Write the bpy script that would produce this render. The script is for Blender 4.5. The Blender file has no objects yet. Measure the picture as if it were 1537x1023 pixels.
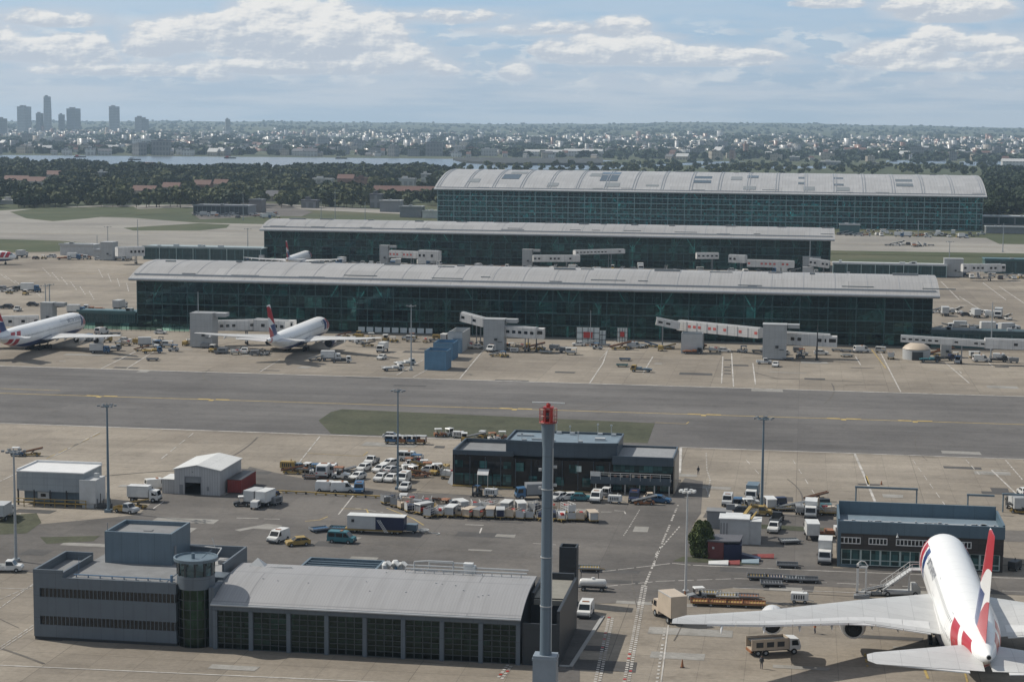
import bpy, math, random
import numpy as np
from mathutils import Vector, Matrix
rnd = random.Random(7)
D = bpy.data
SC = bpy.context.scene
COL = SC.collection
sin, cos, pi, R_ = math.sin, math.cos, math.pi, math.radians

# ------------------------------------------------------------------ camera model (used to read places off the photograph)
PW, PH, FPX, CZ = 1537.0, 1023.0, 2800.0, 70.0
YAW, PIT, ROL = R_(8.84), math.atan((511.5 - 190) / 2800.0), 0.0089
CF = Vector((-sin(YAW) * cos(PIT), cos(YAW) * cos(PIT), -sin(PIT)))
R0 = Vector((cos(YAW), sin(YAW), 0)); U0 = R0.cross(CF)
CR = R0 * cos(ROL) + U0 * sin(ROL); CU = U0 * cos(ROL) - R0 * sin(ROL)
C0 = Vector((0, 0, CZ))

def g(x, y, z=0.0):
    """the point at height z that the photograph shows at (x, y)"""
    d = CF * FPX + CR * (x - 768.5) - CU * (y - 511.5)
    return C0 + d * ((z - CZ) / d.z)

def proj(p):
    v = Vector(p) - C0
    w = v.dot(CF)
    return 768.5 + FPX * v.dot(CR) / w, 511.5 - FPX * v.dot(CU) / w, w

def height_to(p, ytop):
    """height of a vertical above ground point p whose top shows at row ytop"""
    a, b = 0.0, 400.0
    for _ in range(50):
        m = (a + b) / 2
        if proj((p.x, p.y, m))[1] > ytop: a = m
        else: b = m
    return a

def x_at(px, Y, z=0.0):
    """where on the line y = Y, height z, the photograph column px falls"""
    a = px - 768.5; k1 = Y * CR.y + (z - CZ) * CR.z; k2 = Y * CF.y + (z - CZ) * CF.z
    return (a * k2 - FPX * k1) / (FPX * CR.x - a * CF.x)

# ------------------------------------------------------------------ materials
def _nodes(name):
    m = D.materials.new(name); m.use_nodes = True
    nt = m.node_tree
    return m, nt, nt.nodes['Principled BSDF'], nt.nodes['Material Output']

def N(nt, typ, **kw):
    n = nt.nodes.new(typ)
    for k, v in kw.items():
        if k.startswith('i_'): n.inputs[k[2:].replace('_', ' ')].default_value = v
        else: setattr(n, k, v)
    return n

def L(nt, a, b): nt.links.new(a, b)

def math_n(nt, op, a, b=None, c=None):
    n = nt.nodes.new('ShaderNodeMath'); n.operation = op
    for i, v in enumerate((a, b, c)):
        if v is None: continue
        if isinstance(v, (int, float)): n.inputs[i].default_value = v
        else: nt.links.new(v, n.inputs[i])
    return n.outputs[0]

def mixc(nt, fac, a, b, blend='MIX'):
    n = nt.nodes.new('ShaderNodeMix'); n.data_type = 'RGBA'; n.blend_type = blend
    for i, v in ((0, fac), (6, a), (7, b)):
        if isinstance(v, (int, float)): n.inputs[i].default_value = v
        elif isinstance(v, tuple): n.inputs[i].default_value = (v[0], v[1], v[2], 1)
        else: nt.links.new(v, n.inputs[i])
    return n.outputs[2]

_mc = {}
def paint(name, col, rough=0.5, metal=0.0, dirt=0.25, scale=0.6, bump=0.0, spec=0.5):
    """painted / weathered surface: base colour broken by soft dirt"""
    if name in _mc: return _mc[name]
    m, nt, p, o = _nodes(name)
    tc = N(nt, 'ShaderNodeTexCoord')
    n1 = N(nt, 'ShaderNodeTexNoise', i_Scale=scale, i_Detail=6.0, i_Roughness=0.65)
    L(nt, tc.outputs['Object'], n1.inputs['Vector'])
    r = N(nt, 'ShaderNodeMapRange'); L(nt, n1.outputs[0], r.inputs[0])
    r.inputs[1].default_value = 0.38; r.inputs[2].default_value = 0.7
    r.inputs[3].default_value = 0.0; r.inputs[4].default_value = dirt
    c = mixc(nt, r.outputs[0], col, tuple(x * 0.5 for x in col))
    L(nt, c, p.inputs['Base Color'])
    p.inputs['Roughness'].default_value = rough; p.inputs['Metallic'].default_value = metal
    p.inputs['Specular IOR Level'].default_value = spec
    if bump:
        b = N(nt, 'ShaderNodeBump'); b.inputs['Distance'].default_value = bump
        L(nt, n1.outputs[0], b.inputs['Height']); L(nt, b.outputs[0], p.inputs['Normal'])
    _mc[name] = m
    return m

def panelled(name, col, sx, sz, rough=0.45, gap=0.35, tone=0.12, metal=0.0, axis='XZ', lw=0.03):
    """flat cladding panels with thin joints and a slight tone change from panel to panel"""
    if name in _mc: return _mc[name]
    m, nt, p, o = _nodes(name)
    tc = N(nt, 'ShaderNodeTexCoord'); sp = N(nt, 'ShaderNodeSeparateXYZ')
    L(nt, tc.outputs['Object'], sp.inputs[0])
    cb = N(nt, 'ShaderNodeCombineXYZ')
    xs = math_n(nt, 'ADD', sp.outputs[0], sp.outputs[1])
    L(nt, xs if axis == 'XZ' else sp.outputs[0], cb.inputs[0])
    L(nt, sp.outputs[2] if axis == 'XZ' else sp.outputs[1], cb.inputs[1])
    br = N(nt, 'ShaderNodeTexBrick', offset=0.0, squash=1.0)
    br.inputs['Scale'].default_value = 1.0
    br.inputs['Brick Width'].default_value = sx; br.inputs['Row Height'].default_value = sz
    br.inputs['Mortar Size'].default_value = lw; br.inputs['Mortar Smooth'].default_value = 0.2
    br.inputs['Bias'].default_value = 0
    br.inputs['Color1'].default_value = (*[x * (1 - tone) for x in col], 1)
    br.inputs['Color2'].default_value = (*[min(1, x * (1 + tone)) for x in col], 1)
    br.inputs['Mortar'].default_value = (*[x * gap for x in col], 1)
    L(nt, cb.outputs[0], br.inputs['Vector'])
    n1 = N(nt, 'ShaderNodeTexNoise', i_Scale=0.35, i_Detail=7.0, i_Roughness=0.7)
    L(nt, tc.outputs['Object'], n1.inputs['Vector'])
    r = N(nt, 'ShaderNodeMapRange'); L(nt, n1.outputs[0], r.inputs[0])
    r.inputs[1].default_value = .4; r.inputs[2].default_value = .75; r.inputs[3].default_value = 0; r.inputs[4].default_value = .3
    c = mixc(nt, r.outputs[0], br.outputs[0], tuple(x * 0.6 for x in col))
    if axis == 'XZ':      # rain streaks running down the wall
        mp = N(nt, 'ShaderNodeMapping'); mp.inputs['Scale'].default_value = (1.6, 1.6, 0.09); L(nt, tc.outputs['Object'], mp.inputs[0])
        ns = N(nt, 'ShaderNodeTexNoise', i_Scale=1.0, i_Detail=6.0, i_Roughness=.65); L(nt, mp.outputs[0], ns.inputs['Vector'])
        rs_ = N(nt, 'ShaderNodeMapRange'); L(nt, ns.outputs[0], rs_.inputs[0]); rs_.inputs[1].default_value = .5; rs_.inputs[2].default_value = .72; rs_.inputs[3].default_value = 0; rs_.inputs[4].default_value = .4
        c = mixc(nt, rs_.outputs[0], c, tuple(x * .62 for x in col))
    L(nt, c, p.inputs['Base Color'])
    p.inputs['Roughness'].default_value = rough; p.inputs['Metallic'].default_value = metal
    _mc[name] = m
    return m

def glass(name, tint=(0.25, 0.5, 0.5), rough=0.02, ior=1.5, through=0.75, refl=(.9, 1, 1), pane=None):
    """window glass: tinted see-through with a fresnel mirror on top"""
    if name in _mc: return _mc[name]
    m, nt, p, o = _nodes(name)
    nt.nodes.remove(p)
    tr = N(nt, 'ShaderNodeBsdfTransparent'); tr.inputs[0].default_value = (*[t * through for t in tint], 1)
    gl = N(nt, 'ShaderNodeBsdfGlossy'); gl.inputs['Roughness'].default_value = rough; gl.inputs[0].default_value = (*refl, 1)
    fr = N(nt, 'ShaderNodeFresnel'); fr.inputs[0].default_value = ior
    if pane:      # coatings and blinds differ from pane to pane
        t2 = N(nt, 'ShaderNodeTexCoord'); sv = N(nt, 'ShaderNodeSeparateXYZ'); L(nt, t2.outputs['Object'], sv.inputs[0])
        cb = N(nt, 'ShaderNodeCombineXYZ'); L(nt, math_n(nt, 'FLOOR', math_n(nt, 'DIVIDE', math_n(nt, 'ADD', sv.outputs[0], sv.outputs[1]), pane[0])), cb.inputs[0]); L(nt, math_n(nt, 'FLOOR', math_n(nt, 'DIVIDE', sv.outputs[2], pane[1])), cb.inputs[1])
        wn = N(nt, 'ShaderNodeTexWhiteNoise', noise_dimensions='2D'); L(nt, cb.outputs[0], wn.inputs['Vector'])
        n0 = N(nt, 'ShaderNodeTexNoise', i_Scale=.045, i_Detail=3.0); L(nt, t2.outputs['Object'], n0.inputs['Vector'])
        f = math_n(nt, 'ADD', math_n(nt, 'MULTIPLY', math_n(nt, 'POWER', wn.outputs[0], 1.6), .75), math_n(nt, 'MULTIPLY', n0.outputs[0], .75))
        vm = N(nt, 'ShaderNodeVectorMath', operation='SCALE'); vm.inputs[0].default_value = tuple(t * through for t in tint); L(nt, f, vm.inputs[3]); L(nt, vm.outputs[0], tr.inputs[0])
    # panes are never perfectly flat
    tc = N(nt, 'ShaderNodeTexCoord'); n1 = N(nt, 'ShaderNodeTexNoise', i_Scale=0.4, i_Detail=2.0)
    L(nt, tc.outputs['Object'], n1.inputs['Vector'])
    b = N(nt, 'ShaderNodeBump'); b.inputs['Distance'].default_value = 0.04; b.inputs['Strength'].default_value = .5
    L(nt, n1.outputs[0], b.inputs['Height']); L(nt, b.outputs[0], gl.inputs['Normal'])
    mx = N(nt, 'ShaderNodeMixShader'); L(nt, fr.outputs[0], mx.inputs[0])
    L(nt, tr.outputs[0], mx.inputs[1]); L(nt, gl.outputs[0], mx.inputs[2]); L(nt, mx.outputs[0], o.inputs[0])
    _mc[name] = m
    return m

# ------------------------------------------------------------------ mesh builder
class MB:
    def __init__(s): s.v, s.f, s.m = [], [], []
    def add(s, vs, fs, m=0):
        n = len(s.v); s.v += [tuple(v) for v in vs]
        s.f += [tuple(i + n for i in f) for f in fs]; s.m += [m] * len(fs); return s
    def box(s, x0, x1, y0, y1, z0, z1, m=0):
        return s.add([(x0, y0, z0), (x1, y0, z0), (x1, y1, z0), (x0, y1, z0), (x0, y0, z1), (x1, y0, z1), (x1, y1, z1), (x0, y1, z1)],
                     [(0, 3, 2, 1), (4, 5, 6, 7), (0, 1, 5, 4), (1, 2, 6, 5), (2, 3, 7, 6), (3, 0, 4, 7)], m)
    def obox(s, c, size, rz=0, m=0):
        a, b, h = size[0] / 2, size[1] / 2, size[2] / 2
        cs, sn = cos(rz), sin(rz)
        vs = [(c[0] + x * cs - y * sn, c[1] + x * sn + y * cs, c[2] + z) for z in (-h, h) for x, y in ((-a, -b), (a, -b), (a, b), (-a, b))]
        return s.add(vs, [(0, 3, 2, 1), (4, 5, 6, 7), (0, 1, 5, 4), (1, 2, 6, 5), (2, 3, 7, 6), (3, 0, 4, 7)], m)
    def beam(s, p, q, w, h=None, m=0):
        p, q = Vector(p), Vector(q); h = h or w
        d = (q - p).normalized()
        sd = d.cross(Vector((0, 0, 1)))
        if sd.length < 1e-4: sd = Vector((1, 0, 0))
        sd.normalize(); up = sd.cross(d)
        a, b = sd * (w / 2), up * (h / 2)
        vs = [p - a - b, p + a - b, p + a + b, p - a + b, q - a - b, q + a - b, q + a + b, q - a + b]
        return s.add(vs, [(0, 1, 2, 3), (7, 6, 5, 4), (4, 5, 1, 0), (5, 6, 2, 1), (6, 7, 3, 2), (7, 4, 0, 3)], m)
    def tube(s, p, q, r, r2=None, n=10, m=0, cap=True):
        p, q = Vector(p), Vector(q); r2 = r if r2 is None else r2
        d = (q - p).normalized()
        a = d.cross(Vector((0, 0, 1)))
        if a.length < 1e-3: a = Vector((1, 0, 0))
        a.normalize(); b = d.cross(a)
        vs = []
        for c, rr in ((p, r), (q, r2)):
            for i in range(n):
                t = 2 * pi * i / n
                vs.append(c + a * (rr * cos(t)) + b * (rr * sin(t)))
        fs = [(i, (i + 1) % n, n + (i + 1) % n, n + i) for i in range(n)]
        if cap: fs += [tuple(range(n - 1, -1, -1)), tuple(range(n, 2 * n))]
        return s.add(vs, fs, m)
    def path(s, pts, r, n=6, m=0):
        for a, b in zip(pts, pts[1:]): s.tube(a, b, r, n=n, m=m)
        return s
    def prism(s, pts, z0, z1, m=0):
        n = len(pts)
        vs = [(x, y, z0) for x, y in pts] + [(x, y, z1) for x, y in pts]
        fs = [(i, (i + 1) % n, n + (i + 1) % n, n + i) for i in range(n)] + [tuple(range(n - 1, -1, -1)), tuple(range(n, 2 * n))]
        return s.add(vs, fs, m)
    def xprism(s, pts, w, m=0, w2=None, zsplit=None):
        """side outline in (x, z) given width across y; w2 = width above zsplit"""
        n = len(pts)
        def hw(z): return (w if zsplit is None or z <= zsplit else w2) / 2
        vs = [(x, -hw(z), z) for x, z in pts] + [(x, hw(z), z) for x, z in pts]
        fs = [(i, n + i, n + (i + 1) % n, (i + 1) % n) for i in range(n)] + [tuple(range(n)), tuple(range(2 * n - 1, n - 1, -1))]
        return s.add(vs, fs, m)
    def loft(s, rings, m=0, cap=True):
        n = len(rings[0]); vs = [p for r in rings for p in r]; fs = []
        for k in range(len(rings) - 1):
            for i in range(n):
                a, b = k * n + i, k * n + (i + 1) % n
                fs.append((a, b, b + n, a + n))
        if cap: fs += [tuple(range(n - 1, -1, -1)), tuple(range((len(rings) - 1) * n, len(rings) * n))]
        return s.add(vs, fs, m)
    def lathe(s, prof, n=20, c=(0, 0, 0), m=0, cap=True):
        return s.loft([[(c[0] + r * cos(2 * pi * i / n), c[1] + r * sin(2 * pi * i / n), c[2] + z) for i in range(n)] for r, z in prof], m, cap)
    def poly(s, pts, m=0): return s.add(pts, [tuple(range(len(pts)))], m)
    def build(s, name, mats, parent=None, off=(0, 0, 0), smooth=False):
        me = D.meshes.new(name)
        me.from_pydata([(v[0] - off[0], v[1] - off[1], v[2] - off[2]) for v in s.v], [], s.f)
        for m in (mats if isinstance(mats, (list, tuple)) else [mats]): me.materials.append(m)
        me.polygons.foreach_set('material_index', s.m)
        if smooth:
            me.polygons.foreach_set('use_smooth', [True] * len(s.f))
            try: me.set_sharp_from_angle(angle=R_(35))
            except Exception: pass
        me.update()
        o = D.objects.new(name, me); COL.objects.link(o)
        if parent: o.parent = parent
        return o

def tag(o, label, cat, group=None, kind=None):
    if label: o['label'] = label
    if cat: o['category'] = cat
    if group: o['group'] = group
    if kind: o['kind'] = kind
    return o

def struct(o): o['kind'] = 'structure'; return o

def thing(name, label, cat, loc=(0, 0, 0), rz=0.0, group=None):
    o = D.objects.new(name, None); COL.objects.link(o)
    o.empty_display_size = 0.5
    o.location = loc; o.rotation_euler = (0, 0, rz)
    return tag(o, label, cat, group)

def dup(root, loc, rz=0.0, label=None, group=None, sc=None):
    r = root.copy(); COL.objects.link(r); r.location = loc; r.rotation_euler = (0, 0, rz)
    if sc: r.scale = (sc, sc, sc)
    if label: r['label'] = label
    if group: r['group'] = group
    elif 'group' in r: del r['group']
    for ch in list(root.children):
        c = ch.copy(); COL.objects.link(c); c.parent = r
        for q in list(ch.children):
            d = q.copy(); COL.objects.link(d); d.parent = c
    return r

ORD = ['first', 'second', 'third', 'fourth', 'fifth', 'sixth', 'seventh', 'eighth', 'ninth', 'tenth', 'eleventh', 'twelfth',
       'thirteenth', 'fourteenth', 'fifteenth', 'sixteenth', 'seventeenth', 'eighteenth', 'nineteenth', 'twentieth']

# common colours
WHITE = paint('white_paint', (0.66, 0.66, 0.64), 0.35, dirt=0.4)
PALE = paint('pale_grey_paint', (0.45, 0.46, 0.46), 0.45, dirt=0.3)
GREY = paint('mid_grey_paint', (0.22, 0.23, 0.24), 0.5, dirt=0.3)
DARK = paint('dark_grey_paint', (0.035, 0.038, 0.042), 0.5, dirt=0.3)
BLACK = paint('black_rubber', (0.012, 0.012, 0.013), 0.7, dirt=0.2)
STEEL = paint('galvanised_steel', (0.34, 0.37, 0.39), 0.42, metal=0.3, dirt=0.3)
BSTEEL = paint('blue_grey_steel', (0.12, 0.17, 0.21), 0.45, dirt=0.3)
YELLOW = paint('yellow_paint', (0.36, 0.25, 0.075), 0.55, dirt=0.8)
RED = paint('red_paint', (0.42, 0.035, 0.028), 0.45, dirt=0.3)
ORANGE = paint('orange_paint', (0.30, 0.125, 0.055), 0.55, dirt=0.7)
BLUE = paint('blue_paint', (0.045, 0.12, 0.23), 0.42, dirt=0.35)
NAVY = paint('navy_paint', (0.012, 0.02, 0.06), 0.4, dirt=0.3)
TEALP = paint('teal_paint', (0.04, 0.16, 0.19), 0.4, dirt=0.3)
BEIGE = paint('beige_paint', (0.50, 0.42, 0.33), 0.5, dirt=0.3)
DGLASS = paint('dark_vehicle_glass', (0.01, 0.013, 0.016), 0.06, dirt=0.0)
LAMPG = paint('lamp_glass', (0.6, 0.6, 0.55), 0.1, dirt=0.0)
TAILR = paint('tail_lamp_red', (0.35, 0.01, 0.01), 0.2, dirt=0.0)
# ------------------------------------------------------------------ ground
def ground_mat(name, c1, c2, c3, joints=None, big=0.02, rough=0.9, streak=0.35, joint_tone=0.62, fine=0.5):
    """pavement: large stains, streaks along the traffic direction, fine speckle, optional slab joints"""
    m, nt, p, o = _nodes(name)
    tc = N(nt, 'ShaderNodeTexCoord')
    n1 = N(nt, 'ShaderNodeTexNoise', i_Scale=big, i_Detail=8.0, i_Roughness=0.62)
    L(nt, tc.outputs['Object'], n1.inputs['Vector'])
    cr = N(nt, 'ShaderNodeValToRGB'); L(nt, n1.outputs[0], cr.inputs[0])
    e = cr.color_ramp.elements
    e[0].position = 0.32; e[0].color = (*c1, 1); e[1].position = 0.68; e[1].color = (*c3, 1)
    q = cr.color_ramp.elements.new(0.5); q.color = (*c2, 1)
    col = cr.outputs[0]
    mp = N(nt, 'ShaderNodeMapping'); mp.inputs['Scale'].default_value = (0.012, 0.16, 1)
    L(nt, tc.outputs['Object'], mp.inputs[0])
    n2 = N(nt, 'ShaderNodeTexNoise', i_Scale=1.0, i_Detail=7.0, i_Roughness=0.7); L(nt, mp.outputs[0], n2.inputs['Vector'])
    r = N(nt, 'ShaderNodeMapRange'); L(nt, n2.outputs[0], r.inputs[0])
    r.inputs[1].default_value = .45; r.inputs[2].default_value = .75; r.inputs[3].default_value = 0; r.inputs[4].default_value = streak
    col = mixc(nt, r.outputs[0], col, tuple(x * 0.55 for x in c1))
    n3 = N(nt, 'ShaderNodeTexNoise', i_Scale=1.3, i_Detail=8.0, i_Roughness=0.75); L(nt, tc.outputs['Object'], n3.inputs['Vector'])
    r3 = N(nt, 'ShaderNodeMapRange'); L(nt, n3.outputs[0], r3.inputs[0])
    r3.inputs[1].default_value = .3; r3.inputs[2].default_value = .7; r3.inputs[3].default_value = 1 - fine * .35; r3.inputs[4].default_value = 1 + fine * .3
    vm = N(nt, 'ShaderNodeVectorMath', operation='SCALE'); L(nt, col, vm.inputs[0]); L(nt, r3.outputs[0], vm.inputs[3])
    col = vm.outputs[0]
    n4 = N(nt, 'ShaderNodeTexNoise', i_Scale=.22, i_Detail=9.0, i_Roughness=.72); L(nt, tc.outputs['Object'], n4.inputs['Vector'])
    r4 = N(nt, 'ShaderNodeMapRange'); L(nt, n4.outputs[0], r4.inputs[0])
    r4.inputs[1].default_value = .52; r4.inputs[2].default_value = .74; r4.inputs[3].default_value = 0; r4.inputs[4].default_value = .6 * fine * 1.6
    col = mixc(nt, r4.outputs[0], col, tuple(x * .5 for x in c1))
    if joints:
        for k, (bw, rh, ms, amt) in enumerate(joints):
            br = N(nt, 'ShaderNodeTexBrick', offset=0.0, squash=1.0)
            br.inputs['Scale'].default_value = 1.0
            br.inputs['Brick Width'].default_value = bw; br.inputs['Row Height'].default_value = rh
            br.inputs['Mortar Size'].default_value = ms; br.inputs['Mortar Smooth'].default_value = 0.3; br.inputs['Bias'].default_value = 0
            br.inputs['Color1'].default_value = (1 - amt, 1 - amt, 1 - amt, 1); br.inputs['Color2'].default_value = (1 + amt, 1 + amt, 1 + amt * .9, 1)
            br.inputs['Mortar'].default_value = (joint_tone,) * 3 + (1,)
            # joints wander a little so they do not read as ruled
            L(nt, tc.outputs['Object'], br.inputs['Vector'])
            col = mixc(nt, 1.0, col, br.outputs[0], 'MULTIPLY')
    L(nt, col, p.inputs['Base Color']); p.inputs['Roughness'].default_value = rough
    p.inputs['Specular IOR Level'].default_value = 0.25
    return m

M_CONC = ground_mat('apron_concrete', (0.180, 0.156, 0.128), (0.245, 0.215, 0.178), (0.320, 0.283, 0.237),
                    joints=[(6.0, 4.5, 0.05, 0.05), (24.0, 13.5, 0.06, 0.07), (72.0, 40.5, 0.0, 0.09)], joint_tone=0.74)
M_CONC_FAR = ground_mat('far_taxiway_concrete', (0.20, 0.19, 0.175), (0.26, 0.245, 0.22), (0.31, 0.295, 0.265), joints=[(60.0, 25.0, 0.0, 0.10)], big=0.01)
M_ASPH = ground_mat('taxiway_asphalt', (0.100, 0.095, 0.093), (0.132, 0.126, 0.122), (0.162, 0.154, 0.148),
                    joints=[(180.0, 7.2, 0.06, 0.07), (55.0, 21.6, 0.0, 0.05)], streak=0.5, joint_tone=0.8)
M_ROAD = ground_mat('service_area_asphalt', (0.088, 0.082, 0.077), (0.124, 0.115, 0.107), (0.165, 0.152, 0.139),
                    joints=[(31.0, 13.0, 0.05, 0.10)], big=0.035, streak=0.25, joint_tone=0.75)
M_GRASS = ground_mat('dry_grass', (0.050, 0.056, 0.034), (0.068, 0.073, 0.045), (0.085, 0.086, 0.055), big=0.06, streak=0.15, fine=0.9)
M_GRASS2 = ground_mat('green_grass', (0.045, 0.058, 0.026), (0.064, 0.078, 0.036), (0.090, 0.092, 0.050), big=0.02, streak=0.2)
M_LAND = ground_mat('farmland', (0.040, 0.055, 0.028), (0.068, 0.080, 0.040), (0.115, 0.108, 0.064), big=0.006, streak=0.1)
M_PATCH = ground_mat('worn_pale_patch', (0.22, 0.21, 0.19), (0.27, 0.26, 0.24), (0.31, 0.30, 0.28), big=0.2)
M_DPATCH = ground_mat('dark_tar_patch', (0.070, 0.068, 0.066), (0.085, 0.082, 0.08), (0.10, 0.096, 0.093), big=0.2)
M_WLINE = ground_mat('white_road_paint', (0.30, 0.28, 0.25), (0.46, 0.44, 0.41), (0.60, 0.58, 0.55), big=0.35, streak=0.5)
M_YLINE = ground_mat('yellow_road_paint', (0.33, 0.24, 0.08), (0.43, 0.32, 0.12), (0.50, 0.38, 0.17), big=0.5, streak=0.5)

CREST = [(-900, -2), (-300, 0), (0, 1.0), (200, 3), (400, 4.2), (600, 4.2), (768, 3.6), (900, 5.5), (1050, 9), (1200, 8.2), (1330, 6.5), (1537, 4.5), (1900, 4), (2600, 3)]
def crest(px):
    for (a, u), (b, v) in zip(CREST, CREST[1:]):
        if a <= px <= b: return u + (v - u) * (px - a) / (b - a)
    return 3.0

def terrain(x, y):
    """height of the open land: flat airport and river plain, then rising wooded hills"""
    r = math.hypot(x, y)
    if r < 5600: return -0.12
    az = math.atan2(x * cos(YAW) + y * sin(YAW), -x * sin(YAW) + y * cos(YAW))
    px = 768 + 2800 * math.tan(max(-1.2, min(1.2, az)))
    H = 70 + 5.72 * crest(px) + 2.5 * sin(az * 95) + 1.5 * sin(az * 233 + 1) + 1.0 * sin(az * 517)
    t = min(1.0, (r - 5600) / 10400)
    base = H * t ** 1.25
    base += 7 * sin(r / 900 + az * 40) * min(1, (r - 5600) / 2500) * max(0, 1 - (r / 15000) ** 4)
    if r > 16000: base = H - (r - 16000) * 0.01
    return base

def on_land(px, py, r0=4200.0, r1=16500.0):
    """the first point of the open land the photograph shows at (px, py), or None for sky"""
    d = CF * FPX + CR * (px - 768.5) - CU * (py - 511.5); hl = math.hypot(d.x, d.y); r = r0
    while r < r1:
        p = C0 + d * (r / hl)
        if p.z <= max(0.0, terrain(p.x, p.y)): return Vector((p.x, p.y, terrain(p.x, p.y)))
        r += 60.0
    return None

mb = MB()
rs = [0, 60, 150, 400, 800, 1300, 2000, 3000, 4200, 5600] + [5600 + 520 * i for i in range(1, 21)] + [16400, 17200, 18500, 21000]
azs = []
a = -180.0
while a < 180: azs.append(a); a += 0.4 if -26 <= a < 26 else (4 if -50 <= a < 50 else 13)
for r in rs:
    for a in azs:
        t = R_(a) ; x, y = r * sin(t - YAW), r * cos(t - YAW)
        mb.v.append((x, y, terrain(x, y)))
n = len(azs)
for k in range(len(rs) - 1):
    for i in range(n):
        j = (i + 1) % n
        f = (k * n + i, k * n + j, (k + 1) * n + j, (k + 1) * n + i)
        mb.f.append(f if k else f[1:]); mb.m.append(0)
struct(mb.build('ground', M_LAND, smooth=True))

_sz = [0]
def sheet(name, pts, m, z):
    _sz[0] += 1; z += _sz[0] * .0009
    b = MB(); b.poly([(*g(x, y).xy, z) for x, y in pts][::-1]); 
    o = b.build(name, m)
    # make the normal face up
    if o.data.polygons[0].normal.z < 0: o.data.flip_normals()
    return struct(o)

def wpoly(name, pts, m, z):
    b = MB(); b.poly([(x, y, z) for x, y in pts]); o = b.build(name, m)
    if o.data.polygons[0].normal.z < 0: o.data.flip_normals()
    return struct(o)

# main apron: everything up to the far taxiways
wpoly('apron', [(-900, 40), (900, 40), (900, 1010), (-900, 1010)], M_CONC, 0.0)
# far taxiway system behind the concourses
sheet('far_taxiway', [(-700, 352), (-120, 317), (200, 327), (290, 334), (420, 337), (700, 338), (1250, 352), (1700, 362), (2300, 372), (2300, 395), (1537, 384), (700, 372), (-700, 366)], M_CONC_FAR, 0.01)
sheet('far_perimeter_road', [(-300, 322), (0, 316), (150, 308), (420, 306), (640, 318), (640, 323), (420, 313), (160, 316), (0, 324), (-300, 332)], M_CONC_FAR, 0.015)
sheet('far_parking_ground', [(285, 318), (330, 300), (420, 306), (470, 318), (440, 330), (300, 329)], M_ROAD, 0.02)
sheet('grass_field', [(15, 318), (60, 312), (200, 310), (215, 318), (130, 328), (80, 332), (40, 328)], M_GRASS2, 0.03)
sheet('grass_field', [(195, 314), (290, 311), (290, 318), (205, 323)], M_GRASS2, 0.03)
sheet('grass_field', [(185, 342), (300, 335), (345, 337), (340, 342), (300, 346), (200, 346)], M_GRASS2, 0.03)
sheet('grass_field', [(290, 330), (400, 324), (640, 328), (640, 337), (420, 337), (300, 334)], M_GRASS2, 0.03)
sheet('grass_field', [(-200, 372), (-200, 360), (0, 359), (85, 361), (150, 366), (130, 374), (80, 378), (0, 379)], M_GRASS2, 0.03)
sheet('grass_field', [(640, 372), (1250, 381), (1900, 392), (1900, 386), (1250, 376), (640, 367)], M_GRASS2, 0.03)
sheet('grass_field', [(1480, 357), (1900, 366), (1900, 372), (1500, 366)], M_GRASS2, 0.03)

# the wide asphalt taxiway across the picture
def line_y(l, r): return lambda x: l + (r - l) * x / 1537
yt, yb, yc = line_y(549, 595), line_y(635, 689), line_y(590, 637)
def band(top, bot, xs): return [(x, top(x)) for x in xs] + [(x, bot(x)) for x in xs[::-1]]
XS = [-300, 0, 400, 800, 1200, 1537, 1850]
sheet('taxiway', band(yt, yb, XS), M_ASPH, 0.02)
# near service area and roads
sheet('service_yard', [(208, 772), (255, 728), (330, 742), (375, 700), (440, 715), (590, 738), (690, 742), (1000, 757), (1028, 717), (1055, 722), (1052, 770), (1038, 790),
                       (1160, 770), (1250, 775), (1250, 852), (1537, 866), (1750, 876), (1750, 905), (1537, 893), (1150, 876), (1040, 888), (960, 905), (870, 905), (870, 1040), (800, 1040), (800, 905), (60, 860), (150, 800)], M_ROAD, 0.02)
sheet('service_yard_west', [(-200, 790), (20, 790), (150, 778), (208, 772), (150, 800), (60, 860), (40, 858), (-200, 838)], M_ROAD, 0.021)
sheet('service_road_east', [(1150, 790), (1250, 800), (1258, 780), (1060, 768), (1055, 776)], M_ROAD, 0.024)
sheet('service_road_right', [(1500, 795), (1800, 805), (1800, 818), (1500, 812)], M_ROAD, 0.024)
sheet('grass_verge', [(478, 631), (497, 618), (514, 614), (983, 635), (972, 665), (497, 651)], M_GRASS, 0.04)
sheet('grass_verge', [(-80, 778), (55, 770), (62, 784), (40, 800), (-80, 806)], M_GRASS, 0.04)
sheet('grass_verge', [(60, 806), (150, 804), (140, 812), (70, 816)], M_GRASS, 0.04)
sheet('grass_verge', [(1025, 835), (1130, 842), (1140, 848), (1010, 842)], M_GRASS, 0.04)
sheet('grass_verge', [(1130, 786), (1250, 793), (1250, 800), (1130, 792)], M_GRASS, 0.04)
# worn patches in the pavement
rp = random.Random(3)
PT = MB(); PD = MB()
for k in range(150):
    x, y = rp.uniform(0, 1537), rp.choice([rp.uniform(505, 590), rp.uniform(640, 1010), rp.uniform(700, 1010)])
    p = g(x, y); w, d = rp.uniform(2, 12), rp.uniform(0.8, 5)
    tgt = PT if rp.random() < 0.5 else PD
    tgt.poly([(p.x, p.y, 0.026 + k * 0.0001), (p.x + w, p.y + rp.uniform(-.1, .1), 0.026 + k * 0.0001), (p.x + w + rp.uniform(-.3, .3), p.y + d, 0.026 + k * 0.0001), (p.x, p.y + d, 0.026 + k * 0.0001)])
struct(PT.build('pavement_patches', M_PATCH)); struct(PD.build('pavement_tar_patches', M_DPATCH))

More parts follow.
